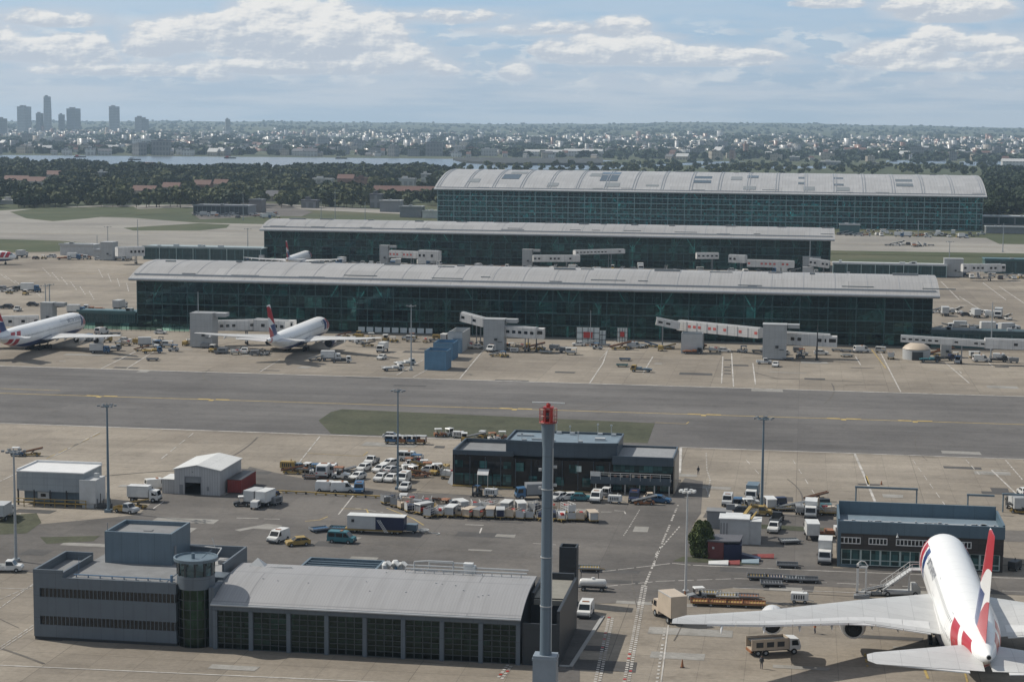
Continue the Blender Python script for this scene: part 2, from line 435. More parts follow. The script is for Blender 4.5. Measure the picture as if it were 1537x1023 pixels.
# ------------------------------------------------------------------ painted markings
WL, YL, RL = MB(), MB(), MB()
def gline(b, pts, w, dash=None, z=0.05, rag=0.0):
    P = [g(x, y) for x, y in pts]
    for a, c in zip(P, P[1:]):
        d = c - a; ln = d.length; d.normalize(); s = Vector((-d.y, d.x, 0)) * (w / 2)
        t = 0.0
        while t < ln:
            e = min(ln, t + (dash[0] if dash else ln))
            if not dash or rp.random() > rag:
                u, v = a + d * t, a + d * e
                b.poly([(*(u - s).xy, z), (*(v - s).xy, z), (*(v + s).xy, z), (*(u + s).xy, z)])
            t = e + (dash[1] if dash else 0)
gline(WL, [(x, yt(x)) for x in XS], 0.75)
gline(YL, [(x, yc(x)) for x in XS], 0.55)
gline(WL, [(x, yb(x)) for x in (-300, 0, 400, 800, 972)], 0.75)
gline(WL, [(1022, 671), (1537, 689), (1850, 700)], 0.6)
gline(WL, [(1022, 671), (1020, 710)], 0.6)
gline(WL, [(-100, 993), (0, 998), (520, 1021), (900, 1040)], 0.28)
gline(WL, [(0, 882), (50, 884)], 0.18)
for dx in (0, 8): gline(WL, [(50, 876 + dx * .3), (0 - dx * 4, 912)], 0.16, (1.5, .5))
for dx in (0, 8): gline(WL, [(50, 938 + dx * .5), (-20, 984 + dx * .5)], 0.16, (1.5, .4))
# tyre marks and hose trails
TM_ = MB()
for k in range(48):
    x, y = rp.uniform(-20, 1550), rp.choice([rp.uniform(515, 580), rp.uniform(560, 640), rp.uniform(660, 720), rp.uniform(740, 900), rp.uniform(880, 1010)])
    p = g(x, y); a_ = rp.choice([0, 0, pi / 2, .6, 2.4]) + rp.uniform(-.25, .25); ln = rp.uniform(8, 45); cv = rp.uniform(-.02, .02); pts = []
    for i in range(9): pts.append(p.copy()); p = p + Vector((cos(a_), sin(a_), 0)) * (ln / 8); a_ += cv * ln / 8
    wv = rp.uniform(.12, .5)
    for i in range(8):
        d = (pts[i + 1] - pts[i]).normalized(); s = Vector((-d.y, d.x, 0)) * wv / 2; zz = .042 + k * .00006
        TM_.poly([(*(pts[i] - s).xy, zz), (*(pts[i + 1] - s).xy, zz), (*(pts[i + 1] + s).xy, zz), (*(pts[i] + s).xy, zz)])
struct(TM_.build('tyre_marks', ground_mat('tyre_rubber_mark', (.098, .090, .082), (.122, .112, .10), (.155, .142, .124), big=.4)))
# taxiway information blocks
for x in (150, 318, 772, 1055, 1265, 1372):
    p = g(x, yc(x))
    YL.obox((p.x - 2.2, p.y + .3, 0.058), (3.2, 1.5, 0.008)); YL.obox((p.x + 2.6, p.y + .6, 0.058), (3.6, 1.3, 0.008)); YL.obox((p.x + .2, p.y - 1.2, 0.058), (1.2, 1.8, 0.008))
gline(YL, [(0, 583), (90, 586)], 0.4); gline(YL, [(983, 634), (1030, 636), (1034, 633)], 0.3)
# red / white chequered service road edges
def chequer(pts, w=0.55):
    P = [g(x, y) for x, y in pts]; i = 0
    for a, c in zip(P, P[1:]):
        d = c - a; ln = d.length; d.normalize(); s = Vector((-d.y, d.x, 0))
        t = 0
        while t < ln:
            for k, o in enumerate((-w / 2, w / 2)):
                q = a + d * (t + (0.5 if k else 0)); b = WL if rp.random() > .06 else RL
                u, v = q + s * (o - w * .36), q + s * (o + w * .36)
                e = d * 0.55
                b.poly([(*u.xy, .05), (*v.xy, .05), (*(v + e).xy, .05), (*(u + e).xy, .05)])
            t += 1.05
chequer([(893, 1040), (917, 926)]); chequer([(937, 1040), (967, 880)]); chequer([(750, 1018), (765, 998)])
gline(WL, [(990, 1040), (1003, 938)], 0.2); gline(WL, [(985, 1030), (998, 942)], 0.35, (.8, .9), rag=.2)
gline(WL, [(967, 880), (1000, 800), (1018, 757)], .35, (0.9, .6), rag=.15)
gline(WL, [(900, 858), (1010, 845), (1040, 848)], 0.22, (3, .4)); gline(WL, [(905, 880), (990, 872), (1110, 868)], 0.22, (2.5, .5))
gline(WL, [(1040, 848), (1250, 857), (1537, 868), (1700, 874)], 0.25); gline(WL, [(1110, 868), (1537, 888), (1700, 896)], 0.22, (3.5, 1.5))
gline(WL, [(1100, 882), (1385, 893)], 0.25)
gline(WL, [(1020, 790), (985, 830), (982, 850)], .25, (1.2, .8)); gline(WL, [(960, 765), (945, 790), (935, 805)], .2, (.6, .8))
gline(WL, [(902, 768), (918, 768)], .25); gline(WL, [(922, 766), (937, 767), (939, 771)], .25)
gline(WL, [(698, 787), (726, 788)], .3); gline(WL, [(720, 800), (723, 792)], .25); gline(WL, [(800, 815), (870, 820)], .2, (4, 3))
gline(WL, [(1035, 730), (1060, 732), (1065, 745)], .25); gline(WL, [(1060, 680), (1061, 705), (1066, 720), (1062, 745)], .3, (.8, 1.0))
# stand lines below the taxiway
gline(WL, [(1283, 681), (1300, 720), (1318, 764)], 0.5); gline(YL, [(1300, 714), (1304, 727)], .45)
gline(WL, [(1488, 705), (1537, 752)], 0.35); gline(WL, [(1488, 705), (1512, 706)], .3)
gline(WL, [(1509, 690), (1535, 720)], .25, (2, .6)); gline(WL, [(1450, 690), (1470, 712)], .2, (4, 3))
gline(WL, [(1120, 690), (1140, 712)], .15, (5, 6)); gline(WL, [(1370, 690), (1420, 760)], .15, (5, 4)); gline(WL, [(1190, 690), (1225, 745)], .15, (5, 6))
gline(WL, [(165, 640), (90, 680), (0, 722)], .28, (7, .8), rag=.1); gline(YL, [(150, 650), (70, 688)], .2, (5, 2))
gline(WL, [(290, 650), (240, 690)], .2, (6, 3), rag=.2); gline(WL, [(480, 655), (440, 705)], .25, (6, 1)); gline(YL, [(462, 680), (530, 684), (545, 684), (552, 678)], .2)
gline(YL, [(425, 740), (412, 735)], .2); gline(WL, [(530, 744), (508, 772)], .25); gline(YL, [(512, 763), (550, 764), (553, 770)], .25)
gline(WL, [(533, 762), (575, 769)], .2, (5, 1)); gline(YL, [(580, 762), (620, 778), (636, 788)], .25); gline(YL, [(458, 782), (480, 780), (492, 775)], .25)
gline(WL, [(355, 777), (420, 779)], .3, (4, 1)); gline(WL, [(230, 763), (246, 752)], .25)
sheet('worn_paint', [(352, 795), (400, 786), (424, 788), (415, 795), (380, 793), (360, 797)], M_PATCH, .034)
# stand lines above the taxiway
for x0, y0, x1, y1 in ((190, 553, 240, 522), (152, 553, 215, 522), (595, 563, 635, 540), (620, 566, 660, 545), (690, 568, 730, 520), (885, 575, 905, 545), (905, 545, 912, 525), (1098, 530, 1101, 580), (1085, 535, 1083, 575),
                       (1318, 522, 1352, 588), (1284, 535, 1292, 548), (1475, 535, 1490, 550), (390, 558, 420, 540), (1130, 545, 1134, 577), (965, 560, 980, 535), (1455, 575, 1420, 545)):
    gline(WL, [(x1, y1), (x0, y0)], 0.35)
gline(WL, [(900, 540), (925, 510)], .3, (2, 1.5)); gline(WL, [(1395, 555), (1440, 557), (1443, 560)], .3); gline(WL, [(1300, 548), (1345, 550)], .3, (5, 3))
gline(YL, [(1308, 524), (1330, 553)], .3); gline(YL, [(1446, 1000), (1452, 1023)], .25); gline(YL, [(1298, 980), (1302, 1000)], .3, (1.6, 1.2)); gline(YL, [(1388, 1005), (1393, 1018)], .35)
# stands beside and behind the front concourse
for k in range(16):
    x = -20 + k * 14; gline(WL, [(x, 400 + (k * 7) % 40), (x + 18 - k, 412 + (k * 7) % 40)], 0.35, (8, 3))
for x0, y0, x1, y1 in ((1412, 422, 1440, 450), (1475, 424, 1510, 450), (1440, 445, 1480, 470), (1500, 430, 1537, 455)): gline(WL, [(x0, y0), (x1, y1)], 0.4)
gline(YL, [(-50, 352), (200, 350), (420, 345)], 0.6); gline(WL, [(0, 342), (180, 338)], 0.5); gline(YL, [(1260, 366), (1537, 372)], .6)
gline(WL, [(0, 428), (190, 430)], .4, (20, 9)); gline(YL, [(30, 408), (190, 412)], .4, (16, 6))
gline(WL, [(1420, 436), (1537, 440)], .4, (20, 6))
gline(WL, [(30, 770), (36, 790)], .2); 
struct(WL.build('white_markings', M_WLINE)); struct(YL.build('yellow_markings', M_YLINE)); struct(RL.build('red_markings', RED))

# dark drain covers in the apron by the stand line
for k, yy in enumerate((540, 551, 556, 560.5)):
    p = g(1092, yy)
    b = MB(); b.box(p.x - 1.0, p.x + 1.0, p.y - .8, p.y + .8, 0.02, .06)
    tag(b.build('drain_cover', DARK), ['dark drain cover in the apron nearest the terminal of four in line', 'second dark drain cover from the terminal', 'third dark drain cover from the terminal', 'dark drain cover nearest the taxiway of four in line'][k], 'drain cover', 'drain covers in the apron')
# ------------------------------------------------------------------ the three glass concourses
M_TGLASS = glass('terminal_glass', (0.46, 0.63, 0.61), rough=0.03, through=1.4, refl=(.45, .75, .8), pane=(3.0, 3.9))
M_TGLASS3 = glass('main_terminal_glass', (0.52, 0.92, 0.92), rough=0.03, through=1.15, refl=(.45, .8, .84), pane=(2.0, 1.9))
M_TMULL = paint('teal_window_frame', (0.032, 0.085, 0.09), 0.4, metal=0.1, dirt=0.2)
M_TMULL3 = paint('pale_teal_window_frame', (0.24, 0.36, 0.37), 0.4, metal=0.1, dirt=0.2)
M_TCOL = paint('teal_interior_steel', (0.48, 0.62, 0.61), 0.45, dirt=0.2)
M_TSLAB = paint('interior_floor_edge', (0.52, 0.60, 0.59), 0.6, dirt=0.3)
M_TCORE = panelled('interior_wall', (0.14, 0.24, 0.25), 9.0, 3.6, 0.6, tone=0.8)  # wide tone swing: bright panels put lit views into the wall colour
M_TFURN = paint('interior_fittings', (0.45, 0.54, 0.54), 0.5, dirt=0.9)
def roof_metal(name, col, seam, big):
    m, nt, p, o = _nodes(name)
    tc = N(nt, 'ShaderNodeTexCoord'); sp = N(nt, 'ShaderNodeSeparateXYZ'); L(nt, tc.outputs['Object'], sp.inputs[0])
    br = N(nt, 'ShaderNodeTexBrick', offset=0.5, squash=1.0); br.inputs['Scale'].default_value = 1
    br.inputs['Brick Width'].default_value = big; br.inputs['Row Height'].default_value = 9.0; br.inputs['Mortar Size'].default_value = 0.10; br.inputs['Bias'].default_value = 0
    br.inputs['Color1'].default_value = (.90, .90, .91, 1); br.inputs['Color2'].default_value = (1.06, 1.06, 1.07, 1); br.inputs['Mortar'].default_value = (.6, .6, .62, 1)
    L(nt, tc.outputs['Object'], br.inputs['Vector'])
    w = math_n(nt, 'FRACT', math_n(nt, 'DIVIDE', sp.outputs[0], seam))
    s = math_n(nt, 'LESS_THAN', w, 0.16)
    n1 = N(nt, 'ShaderNodeTexNoise', i_Scale=0.09, i_Detail=8.0, i_Roughness=0.65); L(nt, tc.outputs['Object'], n1.inputs['Vector'])
    r = N(nt, 'ShaderNodeMapRange'); L(nt, n1.outputs[0], r.inputs[0]); r.inputs[1].default_value = .4; r.inputs[2].default_value = .7; r.inputs[3].default_value = 0; r.inputs[4].default_value = .35
    mp = N(nt, 'ShaderNodeMapping'); mp.inputs['Scale'].default_value = (1.3, 0.05, 0.05); L(nt, tc.outputs['Object'], mp.inputs[0])
    n2 = N(nt, 'ShaderNodeTexNoise', i_Scale=1.0, i_Detail=5.0); L(nt, mp.outputs[0], n2.inputs['Vector'])
    r2 = N(nt, 'ShaderNodeMapRange'); L(nt, n2.outputs[0], r2.inputs[0]); r2.inputs[1].default_value = .5; r2.inputs[2].default_value = .75; r2.inputs[3].default_value = 0; r2.inputs[4].default_value = .5
    c = mixc(nt, 1.0, col, br.outputs[0], 'MULTIPLY')
    c = mixc(nt, math_n(nt, 'MULTIPLY', s, .35), c, tuple(x * .55 for x in col))
    c = mixc(nt, r.outputs[0], c, tuple(x * .72 for x in col)); c = mixc(nt, r2.outputs[0], c, tuple(x * .62 for x in col))
    L(nt, c, p.inputs['Base Color']); p.inputs['Roughness'].default_value = .5; p.inputs['Metallic'].default_value = .12
    return m
M_TROOF = roof_metal('standing_seam_roof', (0.375, 0.37, 0.36), 1.1, 24.0)
M_TROOF2 = roof_metal('aluminium_panel_roof', (0.41, 0.41, 0.405), 2.2, 10.0)
M_FASCIA = paint('roof_edge_metal', (0.36, 0.38, 0.40), 0.4, metal=0.4, dirt=0.3)
M_SOFFIT = paint('roof_underside', (0.20, 0.22, 0.23), 0.6, dirt=0.2)
M_SKYL = paint('rooflight_glass', (0.035, 0.06, 0.075), 0.08, dirt=0.2)

def concourse(name, label, X0, X1, Yf, depth, eave, apex, ov, ovx, bays, levels, roofm, panels=(), nmull=3.0):
    W2 = (X1 - X0) / 2; org = ((X0 + X1) / 2, Yf, 0)
    t = thing(name, label, 'terminal', org)
    yc, hy = depth / 2, depth / 2 + ov
    def rz(y): return eave + (apex - eave) * (1 - (abs(y - yc) / hy) ** 2.1)
    # roof shell
    ys = [yc + hy * math.copysign(abs(u) ** 0.9, u) for u in [(-1 + 2 * i / 28) for i in range(29)]]
    r = MB(); th = 0.9
    xe = [-W2 - ovx, W2 + ovx]
    for k in range(28):
        a, b = ys[k], ys[k + 1]
        r.add([(xe[0], a, rz(a) + th), (xe[1], a, rz(a) + th), (xe[1], b, rz(b) + th), (xe[0], b, rz(b) + th)], [(0, 1, 2, 3)], 0)
        r.add([(xe[0], a, rz(a)), (xe[1], a, rz(a)), (xe[1], b, rz(b)), (xe[0], b, rz(b))], [(3, 2, 1, 0)], 1)
        for x, s in ((xe[0], 1), (xe[1], 0)):
            q = [(x, a, rz(a)), (x, b, rz(b)), (x, b, rz(b) + th), (x, a, rz(a) + th)]
            r.poly(q[::-1] if s else q, 2)
    for y in (ys[0], ys[-1]):
        r.poly([(xe[0], y, rz(y)), (xe[1], y, rz(y)), (xe[1], y, rz(y) + th), (xe[0], y, rz(y) + th)], 2)
    roof = r.build('roof', [roofm, M_SOFFIT, M_FASCIA], t, smooth=True)
    # raised ribs, gutter line
    nb = bays
    for i in range(nb + 1):
        rb = MB()
        for dx in ((-.9, .9) if panels else (0,)):
            x = -W2 + 2 * W2 * i / nb + dx
            for k in range(1, 27):
                a, b = ys[k], ys[k + 1]
                rb.beam((x, a, rz(a) + th + (.12 if panels else -.05)), (x, b, rz(b) + th + (.12 if panels else -.05)), .45 if panels else .10, .35 if panels else .26)
        rb.build('roof_rib', M_FASCIA, roof)
    gt = MB(); gt.tube((xe[0], ys[0] - .25, rz(ys[0]) + .55), (xe[1], ys[0] - .25, rz(ys[0]) + .55), .45, n=8)
    ya = ys[0] + 2.6
    gt.box(xe[0] + 1, xe[1] - 1, ya, ya + .5, rz(ya) + th, rz(ya) + th + .55)
    gt.build('gutter', M_FASCIA, roof, smooth=True)
    rq = random.Random(len(panels) + nb)
    for i in range(nb // 2):   # access rails and small vents in the lower roof
        x = -W2 + (i + rq.random()) * 2 * W2 / (nb // 2); y = ys[0] + rq.uniform(3.5, 7)
        fx = MB(); fx.box(x, x + rq.uniform(3, 12), y, y + .25, rz(y) + th - .05, rz(y) + th + .3); fx.build('roof_rail', M_SOFFIT, roof)
    for i in range(nb // 2):
        x = -W2 + (i + rq.random()) * 2 * W2 / (nb // 2); y = yc - rq.uniform(1, 6)
        fx = MB(); fx.box(x, x + rq.uniform(1.5, 9), y, y + rq.uniform(.4, 1.6), rz(y) + th - .1, rz(y) + th + rq.uniform(.3, .7)); fx.build('roof_vent', M_SOFFIT, roof)
    for (u, ya, w, dpt, kind) in panels:
        b = MB(); x = -W2 + u * 2 * W2; z1, z2 = rz(ya) + th + .25, rz(ya + dpt) + th + .25
        b.add([(x, ya, z1), (x + w, ya, z1), (x + w, ya + dpt, z2), (x, ya + dpt, z2), (x, ya, z1 - .7), (x + w, ya, z1 - .7), (x + w, ya + dpt, z2 - .7), (x, ya + dpt, z2 - .7)],
              [(0, 1, 2, 3), (4, 5, 1, 0), (5, 6, 2, 1), (6, 7, 3, 2), (7, 4, 0, 3)])
        b.build('rooflight', M_SKYL if kind else M_SOFFIT, t)
    # glass skins
    gm = M_TGLASS3 if panels else M_TGLASS
    f = MB(); f.box(-W2, W2, 0, .12, .4, eave + 1.0)
    f.build('glass_front', gm, t)
    for sx in (-1, 1):
        s = MB(); yy = [0.13 + (depth - .26) * i / 12 for i in range(13)]
        bot = [(sx * W2, y, .4) for y in yy]; top = [(sx * W2, y, rz(y) - .05) for y in yy]
        bi = [(sx * (W2 - .12), y, .4) for y in yy]; ti = [(sx * (W2 - .12), y, rz(y) - .05) for y in yy]
        for k in range(12):
            q = (bot[k], bot[k + 1], top[k + 1], top[k]); q2 = (bi[k], ti[k], ti[k + 1], bi[k + 1])
            s.poly(q if sx > 0 else q[::-1]); s.poly(q2 if sx > 0 else q2[::-1])
        s.build('glass_end', gm, t)
    bk = MB(); bk.box(-W2, W2, depth - .3, depth, 0, rz(depth) + .3); bk.build('rear_wall', M_TCORE, t)
    # frames
    fr = MB(); n = int(2 * W2 / nmull)
    for i in range(n + 1):
        x = -W2 + 2 * W2 * i / n; big = i % 3 == 0
        w = (.26 if big else .09) * (1.9 if panels else 1)
        fr.box(x - w / 2, x + w / 2, -.22 if big else -.12, -.003, 0, eave + .6)
    zs = [eave * k / levels for k in range(levels + 1)]
    for k, z in enumerate(zs): fr.box(-W2 - .1, W2 + .1, -.3, -.23, z - (.3 if panels else .16), z + (.3 if panels else .16))
    for k in range(levels): z = (zs[k] + zs[k + 1]) / 2; fr.box(-W2, W2, -.2, -.13, z - .05, z + .05)
    for sx in (-1, 1):
        for i in range(int(depth / 4.5) + 1):
            y = i * depth / int(depth / 4.5); x = sx * (W2 + .08)
            fr.box(x - .07, x + .07, y - .1, y + .1, 0, rz(y) - .1)
        for z in zs[1:-1]: fr.box(sx * (W2 + .2) - .05, sx * (W2 + .2) + .05, 0, depth, z - .12, z + .12)
    fr.build('mullion_frame', M_TMULL3 if panels else M_TMULL, t)
    # inside: floors, columns with raking arms, fittings, core wall
    for k in range(1, levels):
        if k == levels - 1 and levels > 3: continue
        s = MB(); s.box(-W2 + .6, W2 - .6, 2.2 if k % 2 else 4.0, depth - 1, zs[k] - .45, zs[k]); s.build('floor_slab', M_TSLAB, t)
    s = MB(); s.box(-W2 + 8, W2 - 8, 13, 13.6, 0, zs[-2] + .5); s.build('interior_wall', M_TCORE, t)
    cm = MB(); arm = 2 * W2 / nb * .42; zt = eave + (rz(1.6) - eave) * .5
    cm.tube((0, 0, 0), (0, 0, eave * .62), .42, n=8)
    for d in (-1, 1): cm.tube((0, 0, eave * .60), (d * arm, 0, zt), .24, n=6)
    cm.tube((0, 0, eave * .6), (0, 5, rz(6)), .24, n=6)
    c0 = None
    for i in range(nb):
        x = -W2 + 2 * W2 * (i + .5) / nb
        if c0 is None: c0 = c = cm.build('column', M_TCOL, t)
        else: c = c0.copy(); COL.objects.link(c); c.parent = t
        c.location = (x, 1.3, 0)
    q = MB(); rq = random.Random(nb)
    for k in range(levels):
        z0 = zs[k] if k else 0
        if k and k == levels - 1 and levels > 3: continue
        for i in range(int(2 * W2 / 3.2)):
            x = rq.uniform(-W2 + 2, W2 - 6); y = rq.uniform(4.2, 11); w = rq.uniform(.8, 6); h = rq.uniform(.9, 2.6)
            q.box(x, x + w, y, y + 1.0, z0 + .02, z0 + h)
        for i in range(nb):
            if rq.random() < .6:
                x = rq.uniform(-W2 + 2, W2 - 12); q.box(x, x + rq.uniform(4, 14), 2.6, 2.75, z0 + 1.0 + .02, z0 + 1.15)
            if rq.random() < .35:
                x = rq.uniform(-W2 + 2, W2 - 14); q.beam((x, 6, z0 + .1), (x + rq.uniform(6, 11), 6, z0 + zs[1] - .1), .8, .5)
    q.build('interior_fittings', M_TFURN, t)
    return t

concourse('concourse', 'nearest long glass concourse with smooth grey barrel roof, aircraft parked before it', -227.5, 42.0, 616.5, 46, 16.0, 20.6, 2.0, 2.2, 26, 4, M_TROOF)
concourse('concourse', 'middle glass concourse with low curved roof, between the nearest concourse and the main terminal', -276, 13.5, 936, 44, 15.2, 19.6, 1.6, 2.0, 28, 4, M_TROOF)
T3P = []
rq = random.Random(5)
for u, ya, w, d, k in ((.112, 22, 13, 16, 1), (.122, 42, 12, 10, 0), (.277, 34, 9, 14, 0), (.300, 20, 13, 20, 1), (.297, 44, 14, 12, 1), (.315, 6, 10, 9, 0), (.476, 18, 13, 22, 1), (.545, 28, 8, 12, 0), (.575, 36, 8, 10, 1), (.57, 4, 9, 7, 0),
                       (.67, 18, 5, 24, 1), (.735, 16, 7, 26, 1), (.68, 4, 8, 8, 0), (.74, 4, 9, 8, 0), (.848, 16, 12, 22, 1), (.05, 12, 9, 9, 0), (.205, 6, 8, 7, 0), (.39, 8, 9, 4, 0)):
    T3P.append((u, ya, w, d, k))
concourse('main_terminal', 'huge tall glass terminal with wide arched grey roof, farthest of the three', -266.5, 124.5, 1352, 150, 23.2, 36.0, 3.0, 2.5, 19, 6, M_TROOF2, T3P, nmull=4.0)

# ------------------------------------------------------------------ low link buildings beside the concourses
def low_block(name, label, X0, X1, Y0, dp, h, wallm, roofm, glassm=None, nwin=0, cat='building', posts=0):
    t = thing(name, label, cat, (X0, Y0, 0)); w = X1 - X0
    b = MB(); b.box(0, w, .25, dp, 0, h); b.build('wall', wallm, t)
    r = MB(); r.box(-.4, w + .4, -.8, dp + .4, h + .003, h + .5); r.box(-.4, w + .4, -.8, -.4, h + .5, h + .9); r.build('roof', roofm, t)
    q = random.Random(int(w))
    for k in range(max(2, int(w / 12))):
        x = q.uniform(1, w - 3); rv = MB(); rv.box(x, x + q.uniform(1, 3), dp * .4, dp * .4 + 1.6, h + .5, h + q.uniform(.9, 1.6)); rv.build('roof_vent', PALE, t)
    if nwin:
        for k in range(nwin):
            x = w * (k + .06) / nwin; f = MB(); f.box(x, x + w / nwin * .88, .12, .247, .7, h - .6); wnd = f.build('window', glassm or DGLASS, t)
            m = MB(); ww = w / nwin * .88
            for i in range(4): m.box(x + ww * i / 3 - .06, x + ww * i / 3 + .06, .05, .117, .7, h - .6)
            m.box(x, x + ww, .04, .047, h * .55, h * .55 + .12); m.build('frame', M_TMULL, wnd)
    if posts:
        for k in range(posts):
            m = MB(); x = w * k / (posts - 1); m.tube((x, -.6, 0), (x, -.6, h), .14, n=6); m.build('post', M_TCOL, t)
    return t
M_LINKW = panelled('teal_link_wall', (0.05, 0.12, 0.125), 4, 3, .35)
M_LINKG = paint('link_window_glass', (0.02, 0.06, 0.065), 0.06, dirt=.3)
M_LROOF = paint('link_roof', (0.30, 0.36, 0.37), 0.5, dirt=0.4)
M_LROOFW = paint('white_link_roof', (0.58, 0.60, 0.60), 0.5, dirt=0.3)
def row(px0, px1, y): 
    p = g(px0, y); return p.x, x_at(px1, p.y), p.y
a, b, y = row(215, 392, 389); low_block('link_building', 'low teal glazed link building left of the middle concourse', a, b, y, 16, 6.2, M_LINKW, M_LROOF, M_LINKG, 9, posts=8)
a, b, y = row(90, 140, 383); low_block('storage_shed', 'long pale grey shed standing left of the teal link building', a, b, y, 10, 5.5, PALE, PALE, cat='shed')
a, b, y = row(140, 168, 386); low_block('storage_shed', 'small pale grey shed squeezed between long shed and passenger bridge tower', a, b, y, 8, 3.6, PALE, PALE, cat='shed')
a, b, y = row(1250, 1420, 413); low_block('link_building', 'low glass link with white roof right of the middle concourse', a, b, y, 9, 5.6, M_LINKW, M_LROOFW, M_LINKG, 9, posts=9)
a, b, y = row(1478, 1640, 410); low_block('link_building', 'dark low glazed building with teal roof at far right edge', a, b, y, 14, 6.5, M_LINKW, M_LINKW, M_LINKG, 7)
a, b, y = row(118, 203, 487); low_block('link_building', 'low glass link running left from the nearest concourse', a, b, y, 8, 4.4, M_LINKW, M_LINKW, M_LINKG, 7)
a, b, y = row(1398, 1640, 521); low_block('link_building', 'low dark glass link running right from the nearest concourse', a, b, y, 10, 5.0, M_LINKW, paint('dark_teal_roof', (0.03, .06, .065), .5), M_LINKG, 10)
a, b, y = row(1475, 1620, 337); low_block('link_building', 'low pale canopy building at right of the main terminal', a, b, y, 20, 6, GREY, M_LROOFW, M_LINKG, 6)
a, b, y = row(1480, 1640, 350); low_block('storage_shed', 'low grey shed right of main terminal forecourt', a, b, y, 12, 4.2, GREY, PALE, cat='shed')
for (x0, x1, yy, h, lab) in ((570, 600, 318, 9, 'pale grey flat block left of the main terminal, white annexe behind'), (600, 632, 326, 8, 'mid grey plant block by the left end of main terminal'), (634, 658, 327, 5, 'white shed roof building touching main terminal left end')):
    a, b, y = row(x0, x1, yy); low_block('service_building', lab, a, b, y, 14, h, GREY if 'grey' in lab else WHITE, WHITE if 'white' in lab else PALE)
a, b, y = row(290, 372, 322); low_block('parking_deck', 'long grey parking deck beyond the far taxiway', a, b, y, 22, 7, GREY, GREY, DARK, 12)
a, b, y = row(374, 392, 319); low_block('service_building', 'tall narrow grey block at end of the parking deck', a, b, y, 14, 10, paint('brown_grey_wall', (.2, .18, .17), .7), GREY)
for (x0, x1, yy, h, m, lab) in ((1260, 1290, 352, 6.5, M_LINKW, 'teal box building low before the main terminal'), (1256, 1298, 341, 4.5, PALE, 'pale annexe low before main terminal, below its glass'), (1300, 1325, 341, 4.5, TEALP, 'small teal annexe before main terminal glass'), (1215, 1255, 340, 5, M_LINKW, 'dark teal annexe before main terminal beside middle concourse end')):
    a, b, y = row(x0, x1, yy); low_block('annexe', lab, a, b, y, 8, h, m, PALE)

# glass safety barrier along the foot of the nearest concourse
t = thing('glass_barrier', 'low greenish glass barrier before the left end of nearest concourse', 'barrier', (*g(118, 494).xy, 0))
p0, p1 = g(118, 494), g(285, 498); w = p1.x - p0.x
b = MB(); b.box(0, w, 0, .06, .3, 2.6); b.build('glass_panel', M_TGLASS, t)
b = MB()
for k in range(24): x = w * k / 23; b.box(x - .06, x + .06, .07, .2, 0, 2.8)
b.build('post', M_TMULL, t)

# ------------------------------------------------------------------ fire station in the foreground
M_FSW = panelled('blue_grey_cladding', (0.105, 0.128, 0.150), 3.2, 3.1, 0.5, gap=.6, tone=.05)
M_FSB = panelled('blue_cladding', (0.120, 0.165, 0.200), 2.4, 30.0, 0.45, gap=.6, tone=.04)
M_FSD = panelled('dark_cladding', (0.024, 0.029, 0.034), 2.6, 2.4, 0.5, gap=.6, tone=.08)
M_FSR = paint('flat_roof_felt', (0.20, 0.205, 0.21), 0.85, dirt=0.45, scale=.5)
M_CORR = roof_metal('corrugated_roof', (0.355, 0.352, 0.35), 0.42, 60.0)
M_OGLASS = glass('office_glass', (0.10, 0.16, 0.15), through=.6)
M_GGLASS = glass('green_turret_glass', (0.32, 0.46, 0.36), through=.95, refl=(.6, .85, .7), pane=(1.0, 1.3))
M_HGLASS = glass('hall_door_glass', (0.42, 0.56, 0.53), through=.85, refl=(.6, .85, .8), pane=(1.15, .75))
M_FRM = paint('dark_window_frame', (0.055, 0.062, 0.066), .5, dirt=.1)
fx, fy = -102.2, 235.3
fs = thing('fire_station', 'large blue-grey station building in the foreground with round turret and barrel-roofed hall', 'building', (fx, fy, 0))
ZSH = 0.0
def B(b, name, mats, par=fs, smooth=False):
    if ZSH: b.v = [(x, y, z - ZSH if z > 5 else z) for x, y, z in b.v]
    return b.build(name, mats, par, smooth=smooth)
w1 = 20.2; H = 9.75; dl = 11.2; dr = 20
b = MB(); b.box(0, w1, 0, dl, .45, 2.15); b.box(0, w1, 0, dl, 3.35, 6.0); b.box(0, w1, 0, dl, 7.2, 8.4)
b.box(0, .9, 0, dl, 2.153, 3.347); b.box(0, .9, 0, dl, 6.003, 7.197); b.box(0, w1, .35, dl, 2.153, 3.347, 1); b.box(0, w1, .35, dl, 6.003, 7.197, 1)
# parapets: high at the left corner, lower along the front
b.box(0, 4.2, 0, .3, 8.403, H); b.box(0, .35, .303, dl, 8.403, H); b.box(.353, 4.2, dl - .3, dl, 8.403, H); b.box(3.9, 4.2, .303, dl - .303, 8.403, 9.4)
b.box(4.203, w1, 0, .25, 8.403, 8.75); b.box(-.02, w1, .3, dl, 0, .447, 1)
B(b, 'office_wall', [M_FSW, DARK])
b = MB(); b.box(.36, 3.89, .31, dl - .31, 8.42, 8.6); b.box(4.21, w1, .26, dl + 8, 8.41, 8.52)
B(b, 'flat_roof', M_FSR)
wm = MB(); wm.box(-.24, .24, .05, .12, 0, 1.19); wf = MB(); wf.box(.24, .33, -.02, .14, 0, 1.19)
wp = wfp = None
for z in (2.155, 6.005):
    for k in range(33):
        if wp is None: wp = c = B(wm, 'window', DGLASS); wfp = d = wf.build('frame', M_FSW, wp)
        else: c = wp.copy(); COL.objects.link(c); c.parent = fs; d = wfp.copy(); COL.objects.link(d); d.parent = c
        c.location = (1.2 + k * (w1 - 1.3) / 33 + .2, 0, z)
b = MB()   # roof clutter: pipe run, posts
